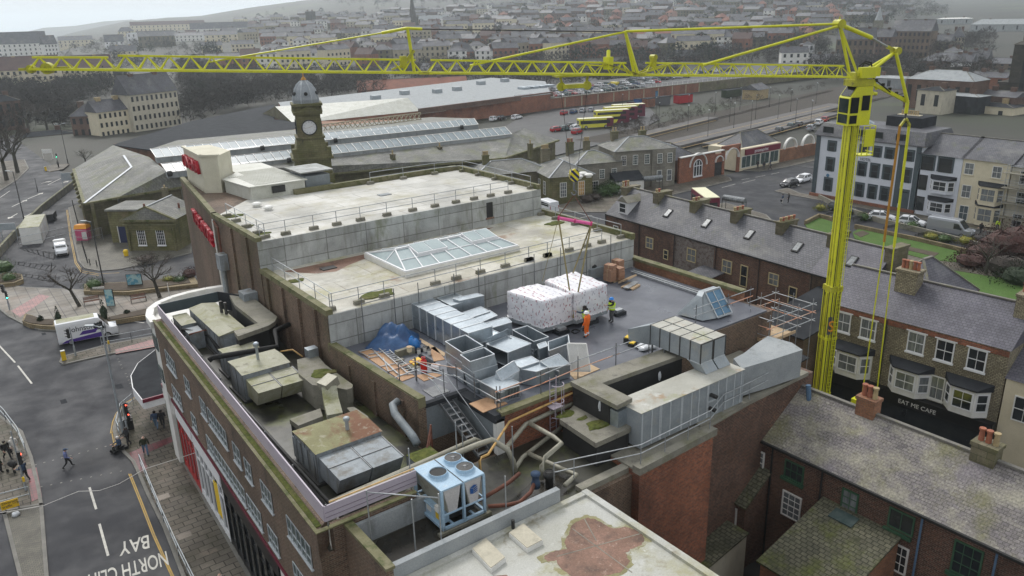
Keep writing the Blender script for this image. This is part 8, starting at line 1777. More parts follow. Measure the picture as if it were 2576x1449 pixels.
for lab,x,y,sg in(('yellow and maroon double decker bus nearest the single decker',1538,312,0),('double decker bus in the middle of parked row',1560,303,0),('double decker bus furthest from the single decker',1580,296,0),('yellow single decker bus parked beside double deckers',1497,322,1)):bus(lab,G(x,y),math.pi-.42,10.5,4.3 if not sg else 3.0,single=bool(sg))
for lab,x,y,mt,s in(('blue tank beside the yard hut','1608','268','logo_blue',(3,2.4,2.6)),('small brick yard hut with grey lid','1630','268','brick_red',(4,3,2.8)),('maroon container left of the blue tank','1590','268','bus_maroon',(3,2.4,1.6)),('graffitied grey container beyond the hut','1667','263','cloth_grey',(5,2.6,2.8)),('open red store shed with bright red bin','1718','258','car_red',(7,3,2.8)),('blue upright board behind the hut','1651','262','sheet_blue',(.8,.5,4.6)),('dark green container in the far undergrowth','1840','243','leaf_dark',(9,2.6,2.6))):
 p=G(int(x),int(y));b=MB();b.box(-s[0]/2,-s[1]/2,0,s[0]/2,s[1]/2,s[2]);o=b.build('yard_store',m[mt],None,label=lab,cat='yard store',group='stores along the yard wall');o.location=p;MB().box(-s[0]/2-.1,-s[1]/2-.1,s[2],s[0]/2+.1,s[1]/2+.1,s[2]+.12).build('lid',m['felt_dark'],o,world=False)
t=block('gable_hut','small buff brick hut with slate roof beside the tracks','hut',Fr((G(1905,250).x,G(1905,250).y,0),.2),9,6,3.2,'pot_buff','slate',2,gable=True)
def trk(label,a,c,w,name,mt,z=.02,th=.3):p,q=G(*a),G(*c);d=(q-p).normalized();n=V(-d.y,d.x,0)*w/2;return MB().prism([tuple((p+n)[:2]),tuple((q+n)[:2]),tuple((q-n)[:2]),tuple((p-n)[:2])],z-th,z).build(name,m[mt],kind='structure')
trk('',(1560,365),(2260,210),30,'ballast','ballast',.02)
for a,c in(((1610,345),(2080,232)),((1660,335),(2090,228)),((1700,360),(2200,240)),((1740,362),(2230,245))):
 p,q=G(*a),G(*c);d=(q-p).normalized();n=V(-d.y,d.x,0)*.72;b=MB();[b.bar(p+s*n+V(0,0,.18),q+s*n+V(0,0,.18),.12,.16)for s in(-1,1)];b.build('railway_track',m['rail'],kind='structure')
for a,c,w in(((1600,350),(1790,302),4),((1680,372),(2110,268),7),((1790,372),(2090,290),6)):trk('',a,c,w,'platform','platform',.9,.9);p,q=G(*a,.9),G(*c,.9);d=(q-p).normalized();n=V(-d.y,d.x,0)*(w/2-.6);b=MB();[stripe(b,p+s*n,q+s*n,.22,.906)for s in(-1,1)];b.build('platform_line',m['yellow_line'],kind='structure')
for i,(x,y,h)in enumerate(((1657,322,5.5),(1730,330,5.5),(1731,298,5.5),(1798,290,5.5),(1861,276,5.5),(1835,308,5.5),(1780,352,6),(1845,330,6),(1900,300,5.5),(1956,306,6),(1988,283,5.5),(2052,262,5.5),(1650,300,5),(2000,318,6),(1888,330,6.5),(2037,335,7),(1565,300,6),(1935,270,5))):post('slender platform lamp, %s counted from the bus yard end'%E9[i],(x,y),None,.06,h=h+1.5,arm=[.7,3.84]if i%2 else[.7],group='platform lamp posts',name='platform_lamp',cat='platform lamp')
for i,(x,y)in enumerate(((2095,318),(2075,305),(2060,312),(1990,322),(2010,318),(1960,332),(2040,326))):put_car('%s car %s in the sloping station forecourt park'%(CN[paints[i*3%10]],E9[i]),G(x,y,.1),.35,paints[i*3%10],'cars by the station arches',est=i%2==0)
for i,(x,y,r,h,lf)in enumerate(((1540,487,2.6,2.6,'leaf'),(1565,482,2.2,2.4,'leaf'),(1515,492,2.0,2.0,'leaf'),(1475,508,2.0,1.6,'twig'),(1495,503,1.8,1.5,'twig'))):shrub(['dense green laurel in the middle of lodge hedge','dense green laurel at right end of lodge hedge','dense green laurel at left end of lodge hedge','brown leafless bush left of the laurels','small brown bush touching the laurels'][i],G(x,y,.1),r,h,lf,900,ls=.2 if lf=='leaf' else .1)
# ---- workers on the roof
c_=lambda x,y:G(*S3(x,y),13.2)
person('worker in orange high visibility suit and white helmet',c_(1880,845),1.9,'hivis_orange','hivis_orange','helmet_white','stand',1.8,extra='bands')
person('worker in yellow vest with dark hood guiding the wrapped units',c_(1862,775),2.3,'cloth_navy','cloth_black','hair_dark','reach',1.78,vest='hivis_yellow',hood='cloth_black')
person('worker in yellow vest and blue helmet beside second wrapped unit',c_(2130,692),2.9,'cloth_black','cloth_grey','helmet_blue','reach',1.78,vest='hivis_yellow')
# ---- hotel row
HF=lambda y:Fr((128,y,0),-math.pi/2)
t=block('hotel','white hotel with dark teal window surrounds and grey mansard attic','hotel',HF(81.6),19,12,10.9,'pale_blue_wall','slate',.1,ov=.5)
F=HF(81.6);w_=lambda y,z,w,h,fm='teal',gm='glass',nx=1,nz=2,sur='teal':wn(t,F(81.6-y-w/2,-.02,z),F.u,w,h,fm,gm,nx,nz,None,sur=sur)
for z,h in((1.3,2.3),(4.9,2.3),(8.4,1.7)):
 for y in(78.5,72.5,70.2,68.0,64.7):w_(y,z,1.15,h-.15)
for x in(0,15.2,18):MB().hexa([F(x,-.12,0),F(x+.8,-.12,0),F(x+.8,0,0),F(x,0,0)],[F(x,-.12,10.8),F(x+.8,-.12,10.8),F(x+.8,0,10.8),F(x,0,10.8)]).build('quoin',m['teal'],t)
q=MB();q.hexa([F(-.4,-.4,11),F(19.3,-.4,11),F(19.3,10,11),F(-.4,10,11)],[F(.3,1.0,13),F(18.7,1.0,13),F(18.7,9,13),F(.3,9,13)]);q.build('mansard',m['slate'],t)
for y in(79.5,73,70.5,66.3):w_(y,11.2,1.9,1.3,'black','glass',3,1,None)
d=MB();d.hexa([F(16.2,-.06,.5),F(17.8,-.06,.5),F(17.8,-.01,.5),F(16.2,-.01,.5)],[F(16.2,-.06,3.2),F(17.8,-.06,3.2),F(17.8,-.01,3.2),F(16.2,-.01,3.2)]);d.build('door',m['teal'],t)
MB().hexa([F(-.2,-.4,0),F(19,-.4,0),F(19,-.1,0),F(-.2,-.1,0)],[F(-.2,-.4,.6),F(19,-.4,.6),F(19,-.1,.6),F(-.2,-.1,.6)]).build('plinth',m['brick_red'],t)
text('hotel_lettering','HOTEL',m['text_dark'],F(8.6,-.06,7.55),F.u,(0,0,1),.62,t)
c=F(2.9,-.05,4.1);MB().tube([c,c+F.v*-.04],.3,16).build('blue_plaque',m['sheet_blue'],t)
MB().lathe(F(5,5,13),[(2.4,0),(1.3,.6),(.1,1.1)],12).build('roof_lantern',m['glass_roof'],t);MB().box(133,66,13,138,72,14.6).build('lift_housing',m['felt_dark'],t)
chimney(t,F(12,8,13),3.4,1,1.5,'cream',8,'pot_buff',F.u)
def bay(t,F,x0,x1,z0,z1,dp,wm,fm='white',gm='glass',rm='felt_dark',cham=.75,sill=True):
 P=F.xy((x0,0),(x0+cham,-dp),(x1-cham,-dp),(x1,0));b=MB();b.prism(P,z0,z1);o=b.build('bay_window',m[wm],t);r=MB();q=[F(*p)for p in((x0-.15,0),(x0+cham-.12,-dp-.18),(x1-cham+.12,-dp-.18),(x1+.15,0))];r.hexa([p+V(0,0,z1)for p in q],[q[0]+V(0,0,z1+.55),q[1]+V(0,0,z1+.12),q[2]+V(0,0,z1+.12),q[3]+V(0,0,z1+.55)]);r.build('bay_roof',m[rm],o)
 h=z1-z0
 for a,c,n in((0,1,1),(1,2,2),(2,3,1)):
  p,q2=V(*P[a],0),V(*P[c],0);d=(q2-p);L=d.length;d.normalize();wn(o,p+d*.16+V(0,0,z0+h*.24),d,L-.32,h*.64,fm,gm,n,2)
 return o
F=HF(63.1);t=block('terraced_house','pale blue white house with two large dark bays beside the hotel','house',F,6.8,11,9.9,'pale_blue_wall','slate',2.6,ov=.3,gable=True)
for y,w in((61.6,1.8),(58.8,1.9)):wn(t,F(63.1-y-w/2,-.02,7.4),F.u,w,2.1,'black','glass',1,2,None,sur='teal')
wn(t,F(.6,-.02,4.2),F.u,1.2,2.3,'black','glass',1,1);wn(t,F(.6,-.02,.8),F.u,1.2,2.2,'black','glass',1,1)
bay(t,F,2.4,6.2,4.1,6.3,1.0,'pale_blue_wall','white_clean');bay(t,F,2.4,6.2,.7,2.9,1.0,'pale_blue_wall','white_clean')
F=HF(56.25);t=block('terraced_house','cream house with sash windows and canted bays beside parked van','house',F,6.9,11,9.9,'cream','slate',2.6,ov=.3,gable=True)
for x,z,h in((.4,7.6,1.7),(4.4,7.6,1.7),(.5,4,1.9),(.6,.4,2.3)):wn(t,F(x,-.02,z),F.u,1.3,h,'white','glass_curtain' if z>1 else 'teal',2,2,'cream')
bay(t,F,2.8,6.6,3.4,6.3,1.0,'cream','cream','glass_curtain');bay(t,F,2.8,6.6,.3,3.3,1.0,'cream','cream','glass_curtain')
F=HF(49.2);t=block('terraced_house','dull cream house behind grey scaffolding at right edge','house',F,11,11,9.6,'cream_dull','slate',2.8,ov=.3,gable=True)
for x in(1.2,3.6,6.3):[wn(t,F(x,-.02,z),F.u,1.3,1.9,'white','glass',2,2,'cream_dull')for z in(.8,4.1,7.2)]
MB().hexa([F(1.5,0,10),F(3,0,10),F(3,2,10),F(1.5,2,10)],[F(1.5,0,11.2),F(3,0,11.2),F(3,2,11.2),F(1.5,2,11.2)]).build('dormer',m['white'],t)
s=thing('scaffolding','grey tube scaffolding covering the dull cream house front','scaffolding',F(0,-1.5))
for x in range(0,11,2):
 for y in(-.5,-1.7):MB().tube([F(x,y,0),F(x,y,11)],.035,5).build('standard',m['steel'],s)
for z in(2.2,4.4,6.6,8.8):
 MB().hexa([F(-.5,-1.7,z),F(10.5,-1.7,z),F(10.5,-.5,z),F(-.5,-.5,z)],[F(-.5,-1.7,z+.06),F(10.5,-1.7,z+.06),F(10.5,-.5,z+.06),F(-.5,-.5,z+.06)]).build('deck',m['conc'],s)
 b=MB();[b.tube([F(-.6,y,z+k),F(10.6,y,z+k)],.03,5)for y in(-.5,-1.7)for k in(.6,1.1)];b.build('ledger',m['steel'],s)
V1,V2=G(2352,588),G(2425,601);a=hd_(V1,V2)
van('silver grey panel van parked in front of the cream house',(V1+V2)/2+V(1.0,.4,0),a,6.2,2.0,2.5,'car_silver')
for lab,x0,y0,x1,y1,p,e in(('white hatchback parked before the hotel door',2183,554,2255,560,'car_white',0),('white hatchback parked just left of the silver van',2262,566,2325,574,'car_white',0),('silver grey car half hidden behind the crane mast',2085,528,2152,542,'car_grey',1),('black car leading the white car on station road',1972,474,1998,468,'car_black',0),('white car following black car on the station road',2007,463,2030,456,'car_white',1)):
 A,B=G(x0,y0),G(x1,y1);d=hd_(A,B)if 'road' not in lab else hd_(B,A)+.0;put_car(lab,(A+B)/2+V(.7,.5,0),d,p,'cars near the hotel',bool(e))
van('white minibus van parked below the square lodge',G(1375,530),hd_(G(1400,540),G(1352,522)),5.2,1.95,2.1,'car_white','minibus',sidewin=True)
bus('cream and pink roofed bus half hidden behind terrace chimneys',G(1772,530),1.0,8,3.2,'bus_maroon',True)
van('dark blue van at the far end of upper car park',V(262,243,3.7),.3,5.6,2,2.4,'car_blue')
van('yellow van among cars in the upper car park',V(226,236,3.7),1.7,4.6,1.8,1.9,'car_yellow')
person('person in navy coat carrying bag at the kerb by flower trough',G(1968,512,.1),2.0,'cloth_navy','cloth_white','hair_dark',extra='bag');person('person in black coat beside the navy coat at the kerb',G(1983,510,.1),2.0,'cloth_black','cloth_black');person('person in yellow high visibility jacket outside scaffolded house',G(2508,580,.1),3,'hivis_yellow','cloth_black');person('person in black walking behind the silver van',G(2466,588,.1),3,'cloth_black','cloth_black',pose='walk');person('person walking on pavement left of the hotel road',G(1293+644,428,.1),2,'cloth_grey','cloth_black',pose='walk')
def shelter(lab,x,y,a):t=thing('bus_shelter',lab,'bus shelter',G(x,y,.1),a);MB().tube([(-2,0,2.3),(2,0,2.3)],.5,10).build('curved_roof',m['glass_curtain'],t,world=False);[MB().tube([(sx,sy,0),(sx,sy,2.3)],.05,6).build('post',m['dark_metal'],t,world=False)for sx in(-1.9,1.9)for sy in(-.6,.6)]
shelter('glazed bus shelter between two terrace chimneys',1845,535,1.7);shelter('bus shelter in front of the grey station house',1640,478,-.3)
def gwall(lab,pts,h,mt='conc',w=.35):P=[G(*p)for p in pts];b=MB();[b.bar(p+V(0,0,h/2),q+V(0,0,h/2),w,h)for p,q in zip(P,P[1:])];b.build('garden_wall',m[mt],None,label=lab,cat='wall')
gwall('low stone wall in front of hotel between road and flower beds',((2060,500),(2110,525),(2210,560),(2420,612),(2520,640)),.8);gwall('low wall along the upper edge of sunken lawn',((2150,575),(2300,607),(2520,660)),.7,'planter_stone');gwall('short garden wall left of crane above lawn',((2025,566),(2060,548),(2092,556)),.7,'planter_stone')
for i,(x,y)in enumerate(((2150,556),(2233,578),(2312,597),(2082,545))):bench(['dark bench right of the crane mast facing the lawn','dark bench behind the two stays of crane','dark bench in front of silver van','dark bench half hidden left of crane mast'][i],x,y,2.9,'black',.1,'garden benches')
for i,(x,y,r,h,lf)in enumerate(((2064,528,1.3,1.2,'leaf_yellow'),(2125,545,1.5,1.3,'leaf'),(2172,553,1.2,1.3,'leaf'),(2292,575,1.4,1.4,'leaf'),(2340,600,1.6,1.0,'leaf_yellow'),(2375,605,1.5,1.0,'leaf'),(2430,612,1.6,1.2,'leaf_yellow'),(2470,650,3.2,2.6,'leaf_red'),(2510,640,4.0,4.2,'leaf_red'),(2555,640,4.5,5.0,'leaf_red'),(2440,668,3.0,2.0,'leaf_red'),(2530,690,3.5,3.2,'twig'),(2560,710,3,2.5,'leaf_dark'))):
 shrub(['yellow shrub left of crane mast near hotel corner','green shrub just right of the crane mast','round green shrub below first white hatchback','green shrub below second white hatchback','yellow green shrub at the tail of silver van','green shrub in front of the silver van','yellow shrub at the nose of silver van','low dark red shrub at right end of lawn','broad dark red shrub below scaffolded house','tall dark red shrub at right edge of picture','dark red shrub touching the lawn corner','twiggy brown shrub below red shrubs','dark green shrub at the right edge below the twiggy one'][i],G(x,y,.1),r,h,lf,900 if r>2 else 420,ls=.16 if r>2 else .12)
bare_tree('bare reddish tree beside the red shrubs',G(2480,690,.1),6.5,4,group='bare street trees')
# ---- terraces nearer the crane
A_ROW=math.atan2(-40,-2.2);o=V(69.1,73.2,0);u=V(math.cos(A_ROW),math.sin(A_ROW),0)
walls=['brick_dark','brick_dark','brick_white','brick_dark','brick_dark','brick','brick_dark']
labs=['end terraced house with white dormer beside the road','second terraced house from the road with narrow tall window','terraced house with pale painted rear wall','terraced house with rooflight just right of the pale painted one','terraced house behind the crane mast, left part','terraced house with brown brick rear right of crane mast','last terraced house at hipped end of slate row']
for i in range(7):
 F=Fr(o+u*6.2*i,A_ROW);W=6.17;wl=[]
 wl=[[('f',1.6,5.6,.9,1.2,1,2,'white','glass'),('f',4.4,4.3,.9,1.8,1,2,'white','glass')],[('f',1.5,5.3,1.2,1.3,2,2,'buff_trim','glass_curtain'),('f',4.6,4.6,.7,1.1,1,2,'buff_trim','glass')],[('f',2.2,5.3,1.3,1.5,2,2,'buff_trim','glass_curtain'),('f',4.9,3.4,.8,1.1,2,2,'buff_trim','glass')],[('f',1.3,5.3,1.3,1.4,2,2,'buff_trim','glass_curtain'),('f',3.9,4.4,.9,2.3,1,2,'buff_trim','glass')],[('f',1.4,5.6,1.2,1.2,2,2,'buff_trim','glass_curtain'),('f',4,4.2,.9,1.8,1,2,'buff_trim','glass')],[('f',2,5.2,1.2,1.6,2,3,'buff_trim','glass_curtain')],[('f',2,5.2,1.1,1.4,2,2,'buff_trim','glass')]][i]
 t=block('terraced_house',labs[i],'terraced house',F,W,7.6,8,walls[i],'slate' if i<5 else 'slate_purple',3.0,wl,gable=(i<6),ov=.02,ch=[(.1,3.8,.9,2.4,1.2,'stone',0,'terracotta')]if i else[(.4,3.8,.9,2.4,.9,'stone',0,'terracotta')])
 if i<6:
  for k in range([3,2,3,4,6,4][i]):MB().lathe(F(.1,2.8+k*.42,11.3+.2-.4),[(.15,0),(.12,.6),(.17,.65),(.17,.8)],9).build('chimney_pot',m['terracotta' if k%2 else 'pot_buff'],t)
  if i:q=MB();q.hexa([F(2.7,1.4,9.1),F(3.5,1.4,9.1),F(3.5,2.4,9.88),F(2.7,2.4,9.88)],[F(2.7,1.34,9.24),F(3.5,1.34,9.24),F(3.5,2.34,10.02),F(2.7,2.34,10.02)]);r=q.build('rooflight',m['black'],t);q=MB();q.face([F(2.8,1.44,9.34),F(3.4,1.44,9.34),F(3.4,2.24,9.96),F(2.8,2.24,9.96)]);q.build('pane',m['glass_curtain'],r)
 g=MB();g.bar(F(-.02,-.08,7.95),F(W,-.08,7.95),.14,.14);g.tube([F(.1+(i%2)*.2,-.1,7.9),F(.1+(i%2)*.2,-.1,0)],.05,6);g.build('gutter',m['black'],t)
 if i==0:
  q=MB();q.hexa([F(1.9,.5,8.2),F(3.6,.5,8.2),F(3.6,2.8,8.2),F(1.9,2.8,8.2)],[F(1.9,.5,10.0),F(3.6,.5,10.0),F(3.6,2.8,10.0),F(1.9,2.8,10.0)]);r=q.build('dormer',m['white_clean'],t);q=MB();q.idx([F(1.7,.3,10),F(3.8,.3,10),F(2.75,.3,10.7),F(1.7,3.3,10),F(3.8,3.3,10),F(2.75,3.3,10.7)],[(0,1,2),(3,5,4),(0,2,5,3),(1,4,5,2)]);q.build('dormer_roof',m['conc'],r);wn(r,F(2.1,.48,8.6),F.u,1.2,1.2,'white_clean','glass',1,2);wn(r,F(1.88,2.5,8.9),-F.v,1.7,.9,'white_clean','glass',4,1)
def lean(name,lab,F,W,D,h0,h1,wm,rm,wins=()):
 t=thing(name,lab,'outbuilding',F.o);b=MB();b.hexa([F(0,0,0),F(W,0,0),F(W,D,0),F(0,D,0)],[F(0,0,h0),F(W,0,h0),F(W,D,h1),F(0,D,h1)]);b.build('wall',m[wm],t);r=MB();r.hexa([F(-.15,-.2,h0+.01),F(W+.15,-.2,h0+.01),F(W+.15,D,h1+.05),F(-.15,D,h1+.05)],[F(-.15,-.2,h0+.12),F(W+.15,-.2,h0+.12),F(W+.15,D,h1+.16),F(-.15,D,h1+.16)]);r.build('roof',m[rm],t)
 for s,x,z,w,h,nx,nz,fm,gm in wins:o_,u_={'f':(F(x,-.02,z),F.u),'l':(F(-.02,D-x,z),-F.v)}[s];wn(t,o_,u_,w,h,fm,gm,nx,nz,'stone_green')
 return t
D_=-math.pi/2
lean('rear_extension','brown brick rear extension left of the crane mast foot',Fr((57.5,41,0),D_),5,10,5.6,6.8,'brick','felt_dark');lean('rear_extension','low brick yard block with dark flat roof beside scaffold',Fr((50,38.5,0),D_),4,6,4.4,4.8,'brick_dark','felt_dark');lean('rear_extension','brick outbuilding with chimney stub behind orange parapet wall',Fr((60,56,0),D_),3,8.5,4.5,5.2,'brick_dark','slate')
gwall('brick yard wall behind the scaffold platform',((1990,790),(2040,770)),5.5,'brick_dark')
s=thing('scaffold_platform','scaffold platform with pale timber boards at the roof edge','scaffolding',(44.8,31,10))
MB().box(43.2,29.7,11.2,46.2,32.6,11.28).build('boards',m['wood'],s);MB().box(43.1,29.6,11.28,43.14,32.6,11.5).build('toe_board',m['wood'],s);MB().box(43.1,29.6,11.28,46.2,29.64,11.5).build('toe_board',m['wood'],s)
for x in(43.1,44.7,46.3,48):
 for y in(29.6,31.2,32.7):MB().tube([(x,y,7),(x,y,13.4)],.03,5).build('standard',m['steel'],s)
for z in(11.8,12.4,13):b=MB();[b.tube([(42.8,y,z),(48.4,y,z)],.03,5)for y in(29.6,32.7)];[b.tube([(x,29.3,z),(x,33,z)],.03,5)for x in(43.1,46.3,48)];b.build('ledger',m['scaff_orange' if z==12.4 else 'steel'],s)
F=Fr((59.5,35.3,0),math.atan2(-12.7,.73));t=block('cafe_terrace','buff brick terrace with white bays above the black cafe front','terrace',F,14.2,7.5,8.75,'brick_buff','slate_purple',2.5,gable=True,ov=.1,ch=[(5.2,2.9,1.7,1.2,1.6,'brick_buff',5,'terracotta'),(13.8,3.4,1.2,1.8,1.6,'brick_buff',4,'terracotta')])
for x,gm in((.9,'glass_curtain'),(3.1,'glass_curtain'),(7.0,'glass_curtain'),(9.2,'glass'),(11.5,'glass')):wn(t,F(x,-.02,6.55),F.u,1.25,1.65,'white_clean',gm,2,2,'white_clean');MB().bar(F(x-.2,-.06,8.3),F(x+1.45,-.06,8.3),.12,.1).build('lintel',m['white_clean'],t)
for x0,x1,gm in((1.0,4.4,'glass_curtain'),(5.9,9.2,'glass_curtain'),(10.3,13.5,'glass')):bay(t,F,x0,x1,3.0,5.2,.85,'white','white_clean',gm)
wn(t,F(9.2,-.02,3.2),F.u,1.0,1.9,'white','glass_curtain',2,2,'white');MB().bar(F(0,-.05,8.45),F(14.2,-.05,8.45),.08,.4).build('brick_band',m['brick_red'],t)
MB().bar(F(0,-.35,2.45),F(14.2,-.35,2.45),.7,.9).build('shop_fascia',m['shop_black'],t);MB().bar(F(0,-.15,1),F(14.2,-.15,1),.3,2).build('shopfront',m['glass'],t);text('cafe_lettering','EAT ME CAFE',m['white'],F(7.2,-.72,2.2),F.u,(0,0,1),.5,t)
MB().tube([F(5.2,-.1,8.6),F(5.2,-.1,2.8)],.06,6).build('downpipe',m['black'],t)
F2=Fr(F(14.3,0),math.atan2(-12.7,.73));t=block('white_shop_house','white rendered house with low dark slate roof right of the cafe','house',F2,14,7,6.6,'cream','slate_purple',2.2,[('f',.8,3.6,1.4,1.9,2,2,'white','glass'),('f',4.5,3.6,1.4,1.9,2,2,'white','glass')],gable=True,ov=.1);bay(t,F2,3.4,6.4,.5,2.9,.8,'white','white_clean')
F=Fr((37.15,27.1,0),math.atan2(-16.3,.15));t=block('brick_terrace','long dark brick terrace with lichen covered slate roof in the foreground','terrace',F,24,7.4,8,'brick_dark','slate_lichen',2.45,[('f',1.0,5.7,1.0,1.5,3,4,'white','glass_curtain')]+[('f',x,z,w,h,nx,nz,'green_paint' if gn else 'white',gm)for x,z,w,h,nx,nz,gn,gm in((3.5,6.4,1.2,1.1,3,2,1,'glass'),(3.55,3.8,1.2,1.6,3,4,0,'glass_curtain'),(7.2,5.6,.9,1.8,2,4,1,'glass_curtain'),(9.9,6.5,1.3,1.1,2,1,1,'glass'),(9.85,4.0,1.3,1.6,4,3,0,'glass'),(13.3,5.7,1.3,1.8,3,3,1,'glass'),(16.6,5.7,1.3,1.8,3,3,1,'glass'))],gable=True,ov=.12,ch=[(6.1,3.7,1.1,.8,1.5,'brick_orange',3,'terracotta'),(12.6,3.7,1.2,.9,1.4,'stone',3,'terracotta')])
for x in(2.6,5.9,11.6,15.2,18):MB().tube([F(x,-.1,7.9),F(x,-.1,0)],.06,6).build('downpipe',m['black' if x<11 else 'cloth_jean'],t)
MB().bar(F(-.1,-.15,7.98),F(24,-.15,7.98),.16,.14).build('gutter',m['black'],t)
for x in(3.4,7.15,9.8,13.2,16.5):MB().bar(F(x-.1,-.06,5.5 if x not in(3.4,9.8)else 6.25),F(x+1.4,-.06,5.5 if x not in(3.4,9.8)else 6.25),.2,.2).build('sill',m['green_paint'],t)
for x in(6.1,12.6):MB().hexa([F(x-.5,3.3,10.1),F(x+.5,3.3,10.1),F(x+.5,3.5,10.2),F(x-.5,3.5,10.2)],[F(x-.5,3.0,10.0),F(x+.5,3.0,10.0),F(x+.5,3.5,10.35),F(x-.5,3.5,10.35)]).build('lead_apron',m['lead_flash'],t)
lean('rear_extension','upper brick lean-to with mossy slates under the terrace eaves',Fr((35.0,26.9,0),D_),2.3,2.2,4.5,6.1,'brick_dark','slate_moss',[('f',.7,2.2,1.0,1.9,3,3,'white','glass')]);lean('rear_extension','low lean-to with mossy slates over back door',Fr((30.6,26.2,0),D_),2.4,3.6,2.8,3.5,'cream_dull','slate_moss');lean('rear_extension','broad rear wing with green stained slate roof and rooflight at bottom',Fr((31.5,20.9,0),D_),4.4,5.7,4.6,6.1,'brick_orange','slate_moss',[('f',2.6,1.5,1.2,1.6,3,3,'white','glass')])
q=MB();q.hexa([(36.1,18.6,5.9),(36.9,18.6,6.05),(36.9,20.0,6.05),(36.1,20.0,5.9)],[(36.1,18.6,6.05),(36.9,18.6,6.22),(36.9,20,6.22),(36.1,20,6.05)]);q.build('rooflight',m['glass_green'],None,label='small rooflight set in the green stained rear wing roof',cat='rooflight')
gwall('dark retaining wall beside railway below the brown terraces',((2150,188),(2300,206),(2480,190)),5,'stone_dark',1)
gwall('brick yard wall between the two rear wings',((1830,1340),(1905,1385)),3.2,'brick_orange')
# ---- town, woods and air
FW={}
def faraway(label,x0,x1,yt,ye,yb,wm='cream',rm='slate',rows=3,cols=6,turn=0.0,gable=True,cat='house',name='town_house',ch=2,fm=None,deep=None,group='houses of the town on far hillside',z=None):
 P=GT((x0+x1)/2,yb)if z is None else G((x0+x1)/2,yb,z);s=(P-CAM).dot(fw)/FOC;W=(x1-x0)*s;H_,rh=(yb-ye)*s,max(.3,(ye-yt)*s*1.25);a=math.atan2(P.y,P.x)-math.pi/2+turn;F=Fr(P-V(math.cos(a),math.sin(a),0)*W/2-V(0,0,0),a)
 D=deep or min(max(7,W*.5),13);t=thing(name,label,cat,P,group=group);MB().prism(F.xy((0,0),(W,0),(W,D),(0,D)),P.z-6,P.z+H_).build('wall',m[wm],t)
 F.o.z=P.z;hipped(F,0,W,0,D,H_+.02,rh,t,rm,.3,gable)
 for r in range(rows):
  for c in range(cols):
   w=MB();x=W*(c+.5)/cols;h=H_/rows;u=F.u;q=F(x,-.06,h*(r+.3));ww=min(1.3,W/cols*.45);w.face([q-u*ww/2,q+u*ww/2,q+u*ww/2+V(0,0,h*.52),q-u*ww/2+V(0,0,h*.52)]);w.build('window',m['glass'],t)
 for i in range(ch):chimney(t,F(W*(i+.5)/max(1,ch),D*.5,H_+rh*.8),1.6,.9,1.3,'brick_dark' if wm!='cream' else 'pot_buff',0,'',F.u)
 return t
